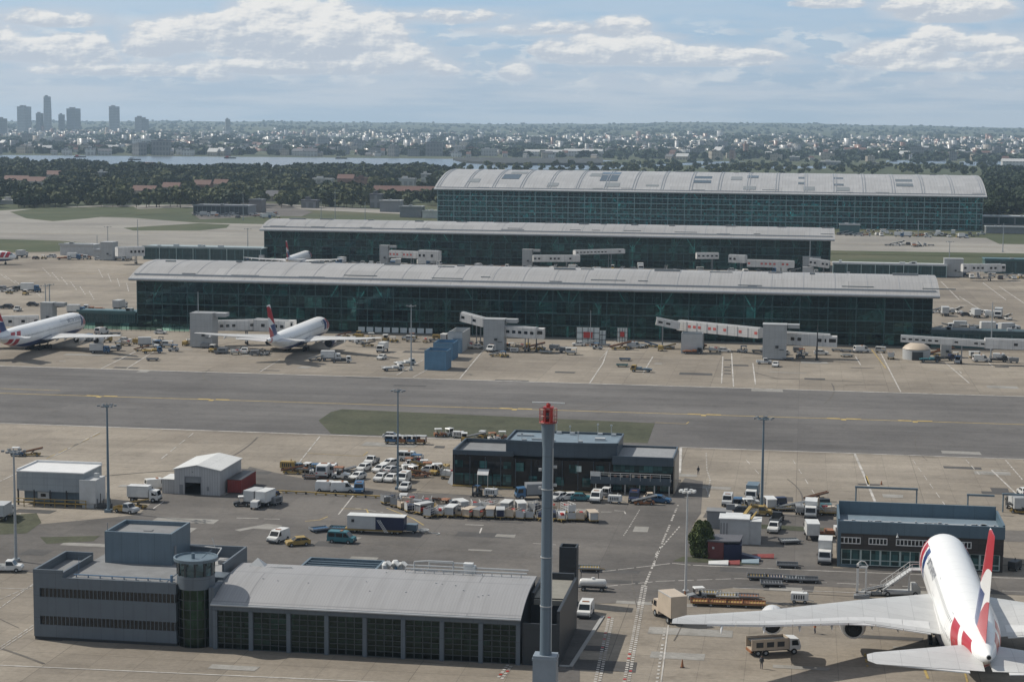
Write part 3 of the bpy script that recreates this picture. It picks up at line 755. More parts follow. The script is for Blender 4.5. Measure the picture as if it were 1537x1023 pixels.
b.tube((5.2, 1.6, 8.9), (w1 - .5, 1.2, 8.9), .09, n=6)
for k in range(9): b.box(5.5 + k * 1.7, 5.6 + k * 1.7, 1.5, 1.7, 8.52, 8.95)
b.tube((18.6, .8, 8.6), (20, 1.9, 9.8), .06, n=5); b.tube((19.2, 1.2, 8.6), (19.2, 1.2, 9.5), .2, n=8)
b.tube((5.6, 2.4, 8.5), (5.6, 2.4, 11), .03, n=5)
B(b, 'roof_pipe', paint('blue_pipe', (.12, .2, .3), .4))
# blue plant room on the roof
bx0, bx1, by0, by1, bt = 6.2, 16.0, 10.5, 18.6, 13.0
b = MB(); b.box(bx0, bx1, by0, by1, 8.3, 12.3)
for (u0, u1, v0, v1) in ((bx0, bx1, by0, by0 + .3), (bx0, bx1, by1 - .3, by1), (bx0, bx0 + .3, by0 + .303, by1 - .303), (bx1 - .3, bx1, by0 + .303, by1 - .303)): b.box(u0, u1, v0, v1, 12.303, bt)
pr = B(b, 'plant_room', M_FSB)
b = MB(); b.box(bx0 + .31, bx1 - .31, by0 + .31, by1 - .31, 12.32, 12.42); b.obox((bx0 + 5, by0 + 4, 12.47), (1.2, .8, .1)); b.build('plant_room_roof', M_FSR, pr)
b = MB(); b.tube((bx0 + .2, by0 + .6, bt), (bx0 + .2, by0 + .6, bt + 1.1), .06, n=6); b.build('vent_pipe', GREY, pr); b = MB(); b.box(bx1 + .01, bx1 + .08, by0 + 1, by0 + 1.9, 8.6, 11); b.build('ladder', GREY, pr)
# rear wing with high parapet
b = MB(); b.box(16.01, 24.4, 8, 18.8, 0, 8.0)
for q in ((24.1, 24.4, 8, 18.8), (16.01, 24.097, 18.5, 18.8)): b.box(*q, 8.003, 9.75)
B(b, 'rear_wing', M_FSW); b = MB(); b.box(16.02, 24.09, 8.01, 18.49, 8.02, 8.12); b.obox((22.4, 15, 8.4), (2, 1.5, .5), .2); B(b, 'rear_roof', paint('pale_roof', (.33, .33, .33), .8, dirt=.5))
b = MB(); b.tube((16.5, 17, 10.0), (21.5, 16, 10.0), .12, n=6); b.tube((21.5, 16, 10), (21, 13, 8.4), .1, n=6); b.tube((20.6, 16, 9.9), (20, 16.4, 11.4), .05, n=5); B(b, 'roof_frame', PALE)
# round turret
tc_ = (22.3, 2.2)
def ring(r0, r1, z0, z1, m, name, par, n=36):
    b = MB(); b.lathe([(r0, z0), (r1, z1)], n, (tc_[0], tc_[1], 0), cap=True); return b.build(name, m, par, smooth=True)
tur = ring(2.55, 2.55, 7.9, 9.7, M_FSW, 'turret', fs)
ring(2.5, 2.5, 0, 7.895, M_GGLASS, 'turret_glass', tur)
ring(1.7, 1.7, 0, 7.9, paint('turret_inner_wall', (.25, .33, .28), .6, dirt=.6, scale=.8), 'turret_core', tur, 20)
b = MB()
for k in range(16):
    t_ = 2 * pi * k / 16; b.obox((tc_[0] + 2.54 * cos(t_), tc_[1] + 2.54 * sin(t_), 3.95), (.05, .09, 7.88), t_)
for z in (1.3, 2.6, 3.9, 5.2, 6.5): b.lathe([(2.53, z - .04), (2.57, z - .04), (2.57, z + .04), (2.53, z + .04)], 36, (*tc_, 0), cap=False)
b.build('turret_frame', M_FRM, tur)
ring(2.42, 2.5, 9.705, 11.5, glass('cab_glass', (.75, .9, .9), through=1.0, refl=(.9, 1, 1)), 'cab_window', tur)
b = MB()
for k in range(12):
    t_ = 2 * pi * (k + .5) / 12; b.obox((tc_[0] + 2.52 * cos(t_), tc_[1] + 2.52 * sin(t_), 10.6), (.1, .28, 1.8), t_)
b.build('cab_frame', M_FSD, tur)
b = MB(); b.lathe([(2.45, 11.5), (2.95, 11.6), (3.0, 12.0), (2.75, 12.05), (2.7, 11.8), (0.02, 11.75)], 36, (*tc_, 0), cap=True); b.tube((22, 2, 11.7), (22, 2, 12.5), .25, n=8); b.tube((23.4, 1.4, 12), (24.5, 2.6, 13), .05, n=5)
b.build('cab_roof', M_FSB, tur, smooth=True)
b = MB(); b.box(20.7, 24, .6, 4, 9.72, 10.3); b.build('cab_desk', GREY, tur)
b = MB(); b.box(w1 + .01, 25.3, 4.9, 8, 0, 8.6); b.box(24.6, 25.35, .6, 4.89, 0, 8.2); B(b, 'connecting_wall', M_FSW)
# vehicle hall
hx0, hx1 = 25.4, 67.0; eh = 6.1; hd = 13.8; ap = 8.3
def hz(y): return eh + (ap - eh) * (1 - (max(0, (hd * .86 - y)) / (hd * .86 + .5)) ** 2.3)
ys = [-.5 + (hd + .5) * i / 24 for i in range(25)]
b = MB()
for k in range(24):
    a_, c_ = ys[k], ys[k + 1]
    b.add([(hx0 - .2, a_, hz(a_) + .3), (hx1 + .2, a_, hz(a_) + .3), (hx1 + .2, c_, hz(c_) + .3), (hx0 - .2, c_, hz(c_) + .3)], [(0, 1, 2, 3)], 0)
    b.add([(hx0 - .2, a_, hz(a_)), (hx1 + .2, a_, hz(a_)), (hx1 + .2, c_, hz(c_)), (hx0 - .2, c_, hz(c_))], [(3, 2, 1, 0)], 1)
    for x in (hx0 - .2, hx1 + .2): b.poly([(x, a_, hz(a_)), (x, c_, hz(c_)), (x, c_, hz(c_) + .3), (x, a_, hz(a_) + .3)], 1)
b.poly([(hx0 - .2, -.5, hz(-.5)), (hx1 + .2, -.5, hz(-.5)), (hx1 + .2, -.5, hz(-.5) + .3), (hx0 - .2, -.5, hz(-.5) + .3)], 1)
hr = B(b, 'hall_roof', [M_CORR, M_FASCIA], smooth=True)
b = MB(); b.tube((hx0 - .2, -.6, hz(-.5) + .1), (hx1 + .2, -.6, hz(-.5) + .1), .13, n=8); b.build('gutter', PALE, hr)
rq = random.Random(9)
for k in range(14): x, y = rq.uniform(hx0 + 1, hx1 - 1), rq.uniform(4, 12.5); b = MB(); b.obox((x, y, hz(y) + .34), (rq.uniform(.1, .25), .15, .12)); b.build('roof_vent', PALE, hr)
b = MB(); nd = 8; pw = (hx1 - hx0) / nd
b.box(hx0, hx1, 0, .5, 5.35, eh - .02)
for k in range(nd + 1): x = min(max(hx0 + k * pw, hx0 + .25), hx1 - .25); b.box(x - .28, x + .28, -.12, .5, 0, 5.347)
B(b, 'hall_frame', M_FSW)
for k in range(nd):
    x0 = hx0 + k * pw + .3; x1 = hx0 + (k + 1) * pw - .3
    d = MB(); d.box(x0, x1, .25, .3, .12, 5.34); dr_ = B(d, 'vehicle_door', M_HGLASS)
    d = MB()
    for i in range(5): x = x0 + (x1 - x0) * i / 4; d.box(x - .05, x + .05, .16, .247, .1, 5.34)
    for i in range(8): z = .1 + 5.2 * i / 7; d.box(x0, x1, .1, .157, z - .045, z + .045)
    d.build('door_frame', M_FRM, dr_)
b = MB(); b.box(hx0, hx1, hd - .3, hd, 0, ap); b.box(hx0 + .02, hx0 + .3, .51, hd - .31, 0, eh); b.box(hx1 - .3, hx1 - .02, .51, hd - .31, 0, eh)
for x in (hx0 + .02, hx1 - .3):   # curved gable infill
    pts = [(y, hz(y) - .01) for y in ys[1:-1]]
    n_ = len(pts); vs = [(x, y, eh) for y, z in pts] + [(x, y, z) for y, z in pts] + [(x + .28, y, eh) for y, z in pts] + [(x + .28, y, z) for y, z in pts]
    for i in range(n_ - 1): b.add([vs[i], vs[i + 1], vs[n_ + i + 1], vs[n_ + i]], [(0, 3, 2, 1)]); b.add([vs[2 * n_ + i], vs[2 * n_ + i + 1], vs[3 * n_ + i + 1], vs[3 * n_ + i]], [(0, 1, 2, 3)])
B(b, 'hall_wall', M_FSD)
b = MB(); b.box(hx0 + .31, hx1 - .31, .6, hd - .31, .03, .06); B(b, 'hall_floor', PALE)
b = MB(); b.box(hx0 + .4, hx1 - .4, 2.6, 2.8, .06, 5.6); B(b, 'hall_partition', panelled('hall_inner_wall', (.36, .42, .41), 2.7, 1.4, .6, tone=.8))
ZSH = 1.35
# rear roof plant: open steel frame, ducts, pipe rails
b = MB()
x0, x1, y0, y1, z0 = 33.5, 44.5, hd + .5, hd + 6, 9.0
b.box(x0, x1, y0, y1, 0, z0 - .2)
for q in ((x0, x1, y0, y0 + .3), (x0, x1, y1 - .3, y1), (x0, x0 + .3, y0 + .31, y1 - .31), (x1 - .3, x1, y0 + .31, y1 - .31)): b.box(*q, z0 - .197, z0 + .75)
for k in range(3): yy = y0 + 1.3 + k * 1.3; b.box(x0 + .31, x1 - .31, yy, yy + .25, z0 + .3, z0 + .6)
B(b, 'roof_plant_frame', M_FSB)
b = MB()
for i in range(3):
    x = 45.5 + i * 1.1; b.lathe([(.2, 0), (.55, .2), (.6, .9), (.35, 1.3)], 12, (x, hd + 2 + (i % 2) * 1.2, 9.2)); b.path([(x, hd + 2, 9.9), (x + .4, hd + 1.5, 10.6), (x + 1, hd + 1.2, 10.2)], .3, 8)
B(b, 'extract_duct', WHITE, smooth=True)
b = MB(); b.tube((47.2, hd + 3, 8.3), (47.2, hd + 3, 10), .7, n=12); B(b, 'water_tank', BLUE, smooth=True)
b = MB(); zr = 9.95
for yy, zz in ((hd - 1.2, 10.5), (hd + .3, 10.6)): b.tube((49, yy, zz), (hx1 - 1, yy, zz), .12, n=6)
for k in range(13): b.tube((49 + k * 1.35, hd - 1.2, 9.6), (49 + k * 1.35, hd - 1.2, 10.5), .06, n=5)
B(b, 'roof_pipe', PALE); b = MB()
b.path([(50, hd, 9.7), (50, hd, 11.2), (52, hd, 11.4), (55.5, hd, 11.4), (55.5, hd, 9.7)], .12, 6); B(b, 'roof_pipe', PALE); b = MB(); b.path([(52, hd + .6, 9.8), (52, hd + .6, 11.1), (57.5, hd + .6, 11.1), (57.5, hd + .6, 9.8)], .12, 6)
for k in range(4): b.tube((49.5 + k * 2.2, hd + .4, 9.9), (51 + k * 2.2, hd + .4, 9.9), .3, n=8)
b.tube((26.5, hd - 2, 9.8), (33, hd - 2, 10.1), .08, n=6)
for k in range(5): b.tube((27 + k * 1.5, hd - 2, 9.6), (27 + k * 1.5, hd - 2, 10.1), .04, n=5)
B(b, 'roof_pipe', PALE); b = MB()
b.add([(26.4, hd - 2, 9.7), (29.3, hd - 2, 9.7), (29.3, hd - .2, 9.7), (26.4, hd - .2, 9.7), (27.8, hd - 1, 11)], [(0, 1, 4), (1, 2, 4), (2, 3, 4), (3, 0, 4)])
B(b, 'roof_cowl', PALE)
b = MB(); b.obox((57.8, hd + .3, 10.3), (1.6, 1.2, 1.2)); b.obox((57.6, hd + .3, 11.1), (1.3, 1.0, .35)); B(b, 'roof_unit', WHITE)
ZSH = 0.0
# dark right-hand wing with yard
wx = hx1 + .3; 
b = MB()
b.box(wx, wx + 4.5, .2, .5, 0, 5.6)            # front screen wall
b.box(wx, wx + 4.5, .51, 6, 0, 3.2)
b.box(wx + 4.503, wx + 4.9, .2, 19, 0, 7.4)          # right wall
b.box(wx, wx + 4.5, 8, 18.5, 0, 7.0); b.box(wx, wx + .4, 8, 18.5, 7.003, 7.7); b.box(wx, wx + 4.5, 18.503, 19, 0, 8.0)
B(b, 'dark_wing', M_FSD)
b = MB(); b.box(wx + .41, wx + 4.49, 8.01, 18.49, 7.02, 7.1); b.box(wx + .01, wx + 4.49, .52, 5.99, 3.22, 3.3); b.box(wx + .41, wx + 4.4, 7.6, 8.0, 6.2, 6.9); B(b, 'wing_roof', paint('brown_roof', (.24, .23, .20), .85, dirt=.4))
b = MB(); b.obox((wx + 2.2, 3, 3.8), (1.5, 1.3, 1.0)); B(b, 'air_handler', GREY); b = MB(); b.obox((wx + 3.2, 4.6, 3.7), (.9, 1.1, .8)); B(b, 'air_handler', PALE)
# drill tower
tt = thing('drill_tower', 'dark square open-topped tower at the right rear corner of the station', 'tower', (*g(853, 905).xy, 0))
q = tt.location; th_ = height_to(q, 818)
b = MB(); w = 1.28
for (u0, u1, v0, v1) in ((-w, w, -w, -w + .25), (-w, w, w - .25, w), (-w, -w + .25, -w + .253, w - .253), (w - .25, w, -w + .253, w - .253)): b.box(u0, u1, v0, v1, 0, th_)
b.box(-w + .26, w - .26, -w + .26, w - .26, 0, th_ - 1.2); b.build('tower_wall', M_FSD, tt)
b = MB(); b.obox((.3, 0, th_ - .8), (.4, .4, .7)); b.build('roof_light', PALE, tt)
# dark hardstanding beside it with its kerb
sheet('side_yard', [(862, 905), (876, 912), (902, 925), (855, 1000), (842, 1000)], M_DPATCH, 0.03)
kb = MB()
P0, P1, P2 = g(905, 925), g(857, 1000), g(836, 999)
kb.beam((*P0.xy, .08), (*P1.xy, .08), .5, .16); kb.beam((P1.x - .2, P1.y, .08), (*P2.xy, .08), .35, .16)
tag(kb.build('kerb', paint('concrete_kerb', (.32, .32, .31), .8)), None, None, kind='structure')
# ------------------------------------------------------------------ dark glazed office block in the middle
M_DCL = panelled('dark_glazed_cladding', (0.010, 0.010, 0.011), 2.6, 1.5, 0.2, gap=.4, tone=.6)
M_BCL = panelled('grey_blue_panel', (0.055, 0.078, 0.100), 3.0, 2.2, 0.35, gap=.5, tone=.1)
M_BROOF = paint('blue_grey_flat_roof', (0.17, 0.225, 0.27), 0.6, dirt=0.4, scale=.4)
M_TGL2 = panelled('green_office_glass', (0.03, 0.085, 0.085), .9, 1.1, .06, gap=.35, tone=.75)
ox, oy = -66.6, 354.0
t = ob = thing('office_block', 'dark glazed office block in mid apron with raised blue-grey upper storey', 'building', (ox, oy, 0))
def O(b, n, m, par=None, smooth=False): return b.build(n, m, par or t, smooth=smooth)
def W_(px, y=742): return x_at(px, oy) - ox
xa, xb, xc, xe = 0, W_(770), W_(918), W_(1010)
b = MB()
b.box(xa, xb, 0, 14, 2.9, 6.3); b.box(xa, xb, .4, 14, 0, 2.897, 1)
for q in ((xa, xb, 0, .3), (xa, xa + .3, .303, 14), (xa + .303, xb, 13.7, 14)): b.box(*q, 6.303, 7.2, 2)
O(b, 'west_wing', [M_DCL, M_DCL, M_BCL])
b = MB(); b.box(xa + .31, xb - .01, .31, 13.69, 6.32, 6.4); O(b, 'west_roof', M_FSR)
b = MB(); n = 6
for k in range(n): x = xa + .4 + (xb - xa - .6) * k / n; b.box(x, x + (xb - xa) / n * .85, .3, .397, .5, 2.6)
O(b, 'ground_floor_glazing', M_TGL2)
for k in range(7):
    b = MB(); x = xa + .5 + (xb - xa - .8) * k / 7; b.box(x, x + 1.5, -.06, -.003, 3.8, 5.2); O(b, 'window', DGLASS if k % 3 else M_TGL2)
# middle body, slightly bowed front
b = MB()
pts = [(xb + .003, 0), (xb + 3, -.5), ((xb + xc) / 2, -.7), (xc - 3, -.5), (xc - .003, 0), (xc - .003, 14), (xb + .003, 14)]
b.prism(pts, 0, 6.0, 0)
O(b, 'middle_body', [M_DCL])
pts2 = [(xb - 1.6, .9), (xb + 3, .2), ((xb + xc) / 2, 0), (xc - 3, .4), (xc + .9, 1.2), (xc + .9, 13), (xb - 1.6, 13)]
b = MB(); b.prism(pts2, 6.42, 8.9, 0); O(b, 'upper_storey', [M_BCL])
b = MB(); pts3 = [(x * 1.0, y) for x, y in pts2]
for a_, c_ in zip(pts3, pts3[1:] + pts3[:1]): b.beam((*a_, 9.15), (*c_, 9.15), .3, .5)
O(b, 'parapet', M_BCL)
b = MB(); b.prism([(xb - 1.3, 1.2), (xc + .6, 1.5), (xc + .6, 12.7), (xb - 1.3, 12.7)], 8.903, 9.0); O(b, 'upper_roof', M_BROOF)
rq = random.Random(2)
for k in range(7):
    b = MB(); x = xb + (xc - xb) * (k + .5) / 7; y = rq.choice([2, 11.5, 12]); h = rq.uniform(1.4, 2.6)
    b.tube((x, y, 9), (x, y, 9 + h), .06, n=5); b.obox((x, y, 9 + h), (.35, .25, .3)); b.obox((x + .5, y, 9.25), (.9, .7, .5)); O(b, 'antenna', PALE)
b = MB(); b.obox((xb + 5, 4, 9.2), (4, .3, .3)); O(b, 'roof_duct', PALE); b = MB(); b.lathe([(1.2, 9.0), (1.2, 9.3), (.9, 9.35)], 14, (xb + 6.5, 3.4, 0)); O(b, 'roof_dish', PALE); b = MB(); b.obox((xc - 3, 6, 9.25), (2, 1.2, .5)); O(b, 'roof_plant', PALE); b = MB(); b.obox((xb + 1.2, 8, 9.2), (3.4, .5, .35)); O(b, 'roof_plant', PALE)
for k in range(7):
    b = MB(); x = xb + .6 + (xc - xb - 1) * k / 7; b.box(x, x + 1.6, -.86, -.74, 1.0 if k % 2 else 3.6, 2.7 if k % 2 else 5.2); O(b, 'window', M_TGL2)
b = MB(); x = W_(866); b.box(x, x + .9, -.92, -.75, 3.9, 5.0); O(b, 'lit_window', paint('pale_blind', (.55, .65, .62), .4))  # single pane in an even pale colour
b = MB()
for k in range(11): x = xa + .4 + (xc - xa - .8) * k / 10; b.box(x - .05, x + .05, -.95 if x > xb else -.12, -.87 if x > xb else -.07, .3, 6.0)
O(b, 'facade_post', M_BCL)
# right wing with balcony
b = MB()
b.box(xc, xe, 0, 13, 5.4, 6.6, 1); b.box(xc, xe, .5, 13, 3.9, 5.397, 0); b.box(xc, xe, .5, 13, 0, 3.897, 0)
for q in ((xc, xe, 0, .25), (xe - .25, xe, .253, 12.7), (xc, xe, 12.703, 13)): b.box(*q, 6.603, 7.1, 1)
O(b, 'east_wing', [M_DCL, M_BCL])
b = MB(); b.box(xc, xe - .26, .26, 12.7, 6.62, 6.7); O(b, 'east_roof', paint('grey_pebble_roof', (.26, .27, .28), .8, dirt=.5, scale=2))
b = MB(); b.box(xc + .2, xe - .2, .4, .497, 4.0, 5.3); O(b, 'upper_window', M_TGL2)
b = MB()
for k in range(5): x = xc + .2 + (xe - xc - .4) * k / 5; b.box(x, x + 1.7, .4, .497, .4, 2.3)
O(b, 'ground_floor_window', M_TGL2)
bx = W_(888)
b = MB(); b.box(bx, xe - .3, -2.2, .38, 2.6, 2.8, 0); b.box(bx, xe - .3, -2.25, -2.2, 2.0, 3.4, 1); O(b, 'balcony', [GREY, M_BCL])
b = MB()
for k in range(9): x = bx + (xe - bx - .4) * k / 8; b.tube((x, -2.3, 2.8), (x, -2.3, 4.2), .05, n=5)
b.tube((bx, -2.3, 4.2), (xe - .3, -2.3, 4.2), .06, n=5); b.tube((bx, -2.3, 3.8), (xe - .3, -2.3, 3.8), .04, n=5); O(b, 'balcony_rail', PALE)
for k in range(6):
    b = MB(); x = bx + 1 + (xe - bx - 1.6) * k / 5; b.tube((x, -2, 0), (x, -2, 2.6), .12, n=6); O(b, 'balcony_post', PALE)
for k in range(8):
    b = MB(); x = W_(915) + k * 1.15; b.obox((x, -1.2, 3.05), (.5, .45, .1)); b.obox((x, -1.0, 3.35), (.5, .08, .6)); O(b, 'balcony_seat', paint('brown_seat', (.22, .10, .06), .6) if k % 2 else BEIGE)
b = MB(); b.obox((bx + .9, -2.28, 3.9), (1.9, .06, .9)); O(b, 'white_screen', WHITE)
b = MB(); b.add([(bx + .2, -.1, 5), (bx + 2.4, -.1, 5), (bx + 2.4, -1.2, 4.5), (bx + .2, -1.2, 4.5)], [(0, 1, 2, 3)]); 
b = MB(); p = g(727, 722); x = W_(718)
for k in range(6):
    a_ = k / 6; c_ = (k + 1) / 6
    b.add([(x, -1.6 * a_, 3.6 - .9 * a_ ** 2), (x + 2.2, -1.6 * a_, 3.6 - .9 * a_ ** 2), (x + 2.2, -1.6 * c_, 3.6 - .9 * c_ ** 2), (x, -1.6 * c_, 3.6 - .9 * c_ ** 2),
           (x, -1.6 * a_, 3.54 - .9 * a_ ** 2), (x + 2.2, -1.6 * a_, 3.54 - .9 * a_ ** 2), (x + 2.2, -1.6 * c_, 3.54 - .9 * c_ ** 2), (x, -1.6 * c_, 3.54 - .9 * c_ ** 2)], [(0, 1, 2, 3), (7, 6, 5, 4), (0, 3, 7, 4), (1, 5, 6, 2)])
b.tube((x + .1, -1.5, 0), (x + .1, -1.5, 2.7), .06, n=5); b.tube((x + 2.1, -1.5, 0), (x + 2.1, -1.5, 2.7), .06, n=5)
O(b, 'door_canopy', WHITE)
b = MB(); b.box(xe + .01, xe + .25, 1, 13, 0, 6.4); b.beam((xe + .3, 2, 2.4), (xe + 1.4, 2, 2.4), .8, .2); O(b, 'side_wall', BEIGE)
b = MB()
b.add([(-.02, .4, 0), (-.02, 13.8, 0), (-1.6, 13.8, 0), (-1.6, 3, 0), (-.02, .4, 2.4), (-.02, 13.8, 2.8), (-.4, 13.8, 2.8), (-.4, 3, 2.6)], [(0, 3, 7, 4), (3, 2, 6, 7), (4, 7, 6, 5)]); O(b, 'side_ramp', GREY)
b = MB(); b.box(xa, xb, -.25, .395, 0, .22); b.box(xb + .2, xc, -1.2, -.75, 0, .12); O(b, 'plinth', YELLOW)

# ------------------------------------------------------------------ radar tower in the foreground
p = g(818, 1062); t = thing('radar_tower', 'tall slim grey radar tower with red head cage rising in front of the station', 'tower', (p.x, p.y, 0))
Hm = 33.1
M_MAST = panelled('grey_tower_steel', (0.115, 0.158, 0.198), 50.0, 6.2, 0.4, gap=.5, tone=.03)
zt = height_to(p, 634); zb = height_to(p, 981)
b = MB(); b.box(-1.42, 1.42, -1.1, 1.1, 0, zb); b.box(-1.5, 1.5, -1.18, 1.18, zb - .55, zb - .25); b.box(1.43, 1.5, -.5, .3, .1, 2.2); b.build('base_housing', paint('grey_housing', (.22, .26, .30), .45, dirt=.3), t)
b = MB(); b.lathe([(.76, zb), (.72, zb + .4), (.66, zt - 8), (.64, zt - 3.2), (.72, zt - 2.2), (.86, zt - .05)], 20); b.build('shaft', M_MAST, t, smooth=True)
b = MB()
for z in (zb + 6, zb + 12, zt - 8): b.lathe([(.66, z - .05), (.76, z - .05), (.76, z + .05), (.66, z + .05)], 20, cap=False)
b.tube((.70, -.3, zb + .5), (.66, -.3, zt - 3), .06, n=5)
for z in (zt - 7.5, zt - 5.3): b.obox((.9, 0, z), (.4, .3, .3)); b.obox((-.9, 0, z - .4), (.35, .3, .3))
b.build('cable_duct', PALE, t)
zc = zt + 1.9
b = MB()
b.lathe([(.86, zt), (.88, zt + .15), (.5, zt + .16)], 16)
for sx in (-1, 1):
    b.box(sx * .40 - .17, sx * .40 + .17, -.5, .5, zt + .15, zc - .1)
b.box(-.24, .24, .1, .5, zt + .15, zc - .3); b.box(-.6, .6, -.6, .6, zc - .1, zc)
b.build('head_cage', RED, t)
b = MB()
for k in range(10):
    a_ = 2 * pi * k / 10; b.tube((1.05 * cos(a_), 1.05 * sin(a_), zt + .1), (1.05 * cos(a_), 1.05 * sin(a_), zt + 1.7), .035, n=4)
for z in (zt + .1, zt + .9, zt + 1.7):
    for k in range(10): a_, c_ = 2 * pi * k / 10, 2 * pi * (k + 1) / 10; b.tube((1.05 * cos(a_), 1.05 * sin(a_), z), (1.05 * cos(c_), 1.05 * sin(c_), z), .03, n=4)
b.lathe([(.84, zt - .02), (1.1, zt + .0), (1.1, zt + .05), (.84, zt + .05)], 12, cap=False); b.build('head_rail', paint('dull_red_rail', (.3, .07, .06), .5), t)
b = MB(); b.lathe([(.2, zc), (.3, zc + .25), (.18, zc + .5)], 10); an = b.build('rotor_hub', RED, t, smooth=True)
b = MB(); b.box(-1.95, 1.95, -.12, .12, zc + .42, zc + .56); b.build('radar_antenna', WHITE, an)
b = MB(); b.box(-.16, .16, -.72, -.705, zt + .6, zt + 1.3); b.build('grille', DARK, t)

# ------------------------------------------------------------------ white hangar and red container
M_HWALL = panelled('white_corrugated_wall', (0.42, 0.42, 0.42), 0.5, 12.0, 0.5, gap=.75, tone=.03, lw=.06)
M_HROOF = panelled('white_sheet_roof', (0.62, 0.62, 0.60), 3.2, 1.0, 0.5, gap=.8, tone=.04, axis='XY', lw=.05)
p = g(262, 741); t = thing('maintenance_hangar', 'small white hangar with dark open doorway and low gabled roof', 'hangar', (p.x, p.y, 0))
w, dp, h, hr_ = 9.0, 13.5, 4.8, 5.6
b = MB(); d0, d1, dh = 2.1, 5.2, 3.4
b.box(0, d0, 0, .25, 0, h); b.box(d1, w, 0, .25, 0, h); b.box(d0, d1, 0, .25, dh, h)
b.add([(0, 0, h), (w, 0, h), (w / 2, 0, hr_), (0, .25, h), (w, .25, h), (w / 2, .25, hr_)], [(0, 1, 2), (5, 4, 3)])
b.box(0, .25, .253, dp, 0, h); b.box(w - .25, w, .253, dp, 0, h); b.box(.253, w - .253, dp - .25, dp, 0, h)
b.build('wall', M_HWALL, t)
b = MB()
for s, (xa_, xb_) in enumerate(((-.25, w / 2), (w / 2, w + .25))):
    za, zb_ = (h - .05, hr_ + .06) if s == 0 else (hr_ + .06, h - .05)
    b.add([(xa_, -.25, za), (xb_, -.25, zb_), (xb_, dp + .2, zb_), (xa_, dp + .2, za), (xa_, -.25, za + .14), (xb_, -.25, zb_ + .14), (xb_, dp + .2, zb_ + .14), (xa_, dp + .2, za + .14)], [(3, 2, 1, 0), (4, 5, 6, 7), (0, 1, 5, 4), (2, 3, 7, 6), (0, 4, 7, 3), (1, 2, 6, 5)])
b.build('roof', M_HROOF, t)
b = MB(); b.box(d0 - .12, d0, -.06, .3, 0, dh); b.box(d1, d1 + .12, -.06, .3, 0, dh); b.box(d0 - .12, d1 + .12, -.06, .3, dh, dh + .15); b.box(d0 + .002, d1 - .002, .1, .2, dh - 1.1, dh - .003); b.build('door_frame', GREY, t)
b = MB(); b.box(6.4, 6.8, -.1, -.003, .9, 1.7); b.box(1.0, 1.7, -.04, -.003, 0, 1.9); b.box(3.5, 3.7, -.12, -.003, 4.3, 4.5); b.build('side_door', GREY, t)
b = MB(); b.box(.3, 8.7, .3, 13.2, .03, .06); b.build('floor', DARK, t)
b = MB(); b.box(-2.6, -.02, .3, 5.5, 0, 2.7); b.build('lean_to', M_HWALL, t); b = MB(); b.box(-2.75, -.02, .15, 5.7, 2.703, 2.82); b.build('lean_to_roof', M_HROOF, t)

def container(loc, rz, size, m, label, group=None, name='shipping_container', roofm=None):
    t = thing(name, label, 'container', loc, rz, group); w, d, h = size
    b = MB(); b.box(0, w, 0, d, .12, h); n = int(d / .5)
    for k in range(n): 
        y = (k + .25) * d / n; b.box(w + .002, w + .06, y, y + .22, .3, h - .2); b.box(-.06, -.002, y, y + .22, .3, h - .2)
    for k in range(int(w / .5)): x = (k + .25) * .5; b.box(x, x + .22, -.06, -.002, .3, h - .2)
    b.build('body', m, t)
    b = MB(); b.box(-.03, w + .03, -.03, d + .03, h, h + .06); b.build('lid', roofm or m, t)
    b = MB()
    for x in (.02, w - .02):
        for y in (.02, d - .02): b.box(x - .09, x + .09, y - .09, y + .09, 0, h + .02)
    b.build('corner_post', m, t)
    return t
p = g(341, 740); container((p.x, p.y + .5, 0), 0, (2.6, 9.5, 2.55), paint('rust_red_paint', (.26, .035, .03), .55, dirt=.5), 'rust red container with dark lid beside the white hangar', roofm=DARK)

# ------------------------------------------------------------------ grey-white raised building at left
M_LW = panelled('pale_blue_grey_panel', (0.27, 0.30, 0.32), 3.0, 1.3, 0.5, gap=.7, tone=.05)
p = g(26, 757); t = thing('pump_house', 'pale grey raised block on legs with white roof and attached tall white box', 'building', (p.x, p.y, 0))
w = x_at(126, p.y) - p.x; d = 9
b = MB(); b.box(0, w, 0, d, 3.0, 6.2); b.box(0, w, -.05, -.003, 2.7, 3.0); b.build('upper_wall', M_LW, t)
b = MB(); b.box(-.1, w + .1, -.1, d + .1, 6.203, 6.4); b.box(-.1, .2, .2, d, 6.4, 6.7); b.box(.2, w, d - .2, d + .1, 6.4, 6.8); b.build('roof', paint('white_roof', (.68, .68, .67), .5, dirt=.2), t)
b = MB(); b.box(1, w - .6, 1, d - .5, .6, 2.997); b.build('lower_wall', M_FSB, t)
b = MB(); b.box(3.6, 5.8, .9, .997, 1.2, 2.4); b.box(4.2, 5.2, .85, .897, 1.5, 2.1, 1); b.build('window', [WHITE, DGLASS], t)
for k in range(5): b = MB(); x = .2 + (w - .4) * k / 4; b.box(x - .12, x + .12, -.05, .2, 0, 3.0); b.build('leg', DARK, t)
b = MB(); b.box(-.2, w + 1, -1.3, -1.1, .75, .95); b.box(-.2, w + 1, -1.3, -1.1, 1.45, 1.55)
for k in range(8): x = -.2 + (w + 1) * k / 7; b.box(x, x + .1, -1.3, -1.1, 0, 1.5)
b.build('guard_rail', YELLOW, t)
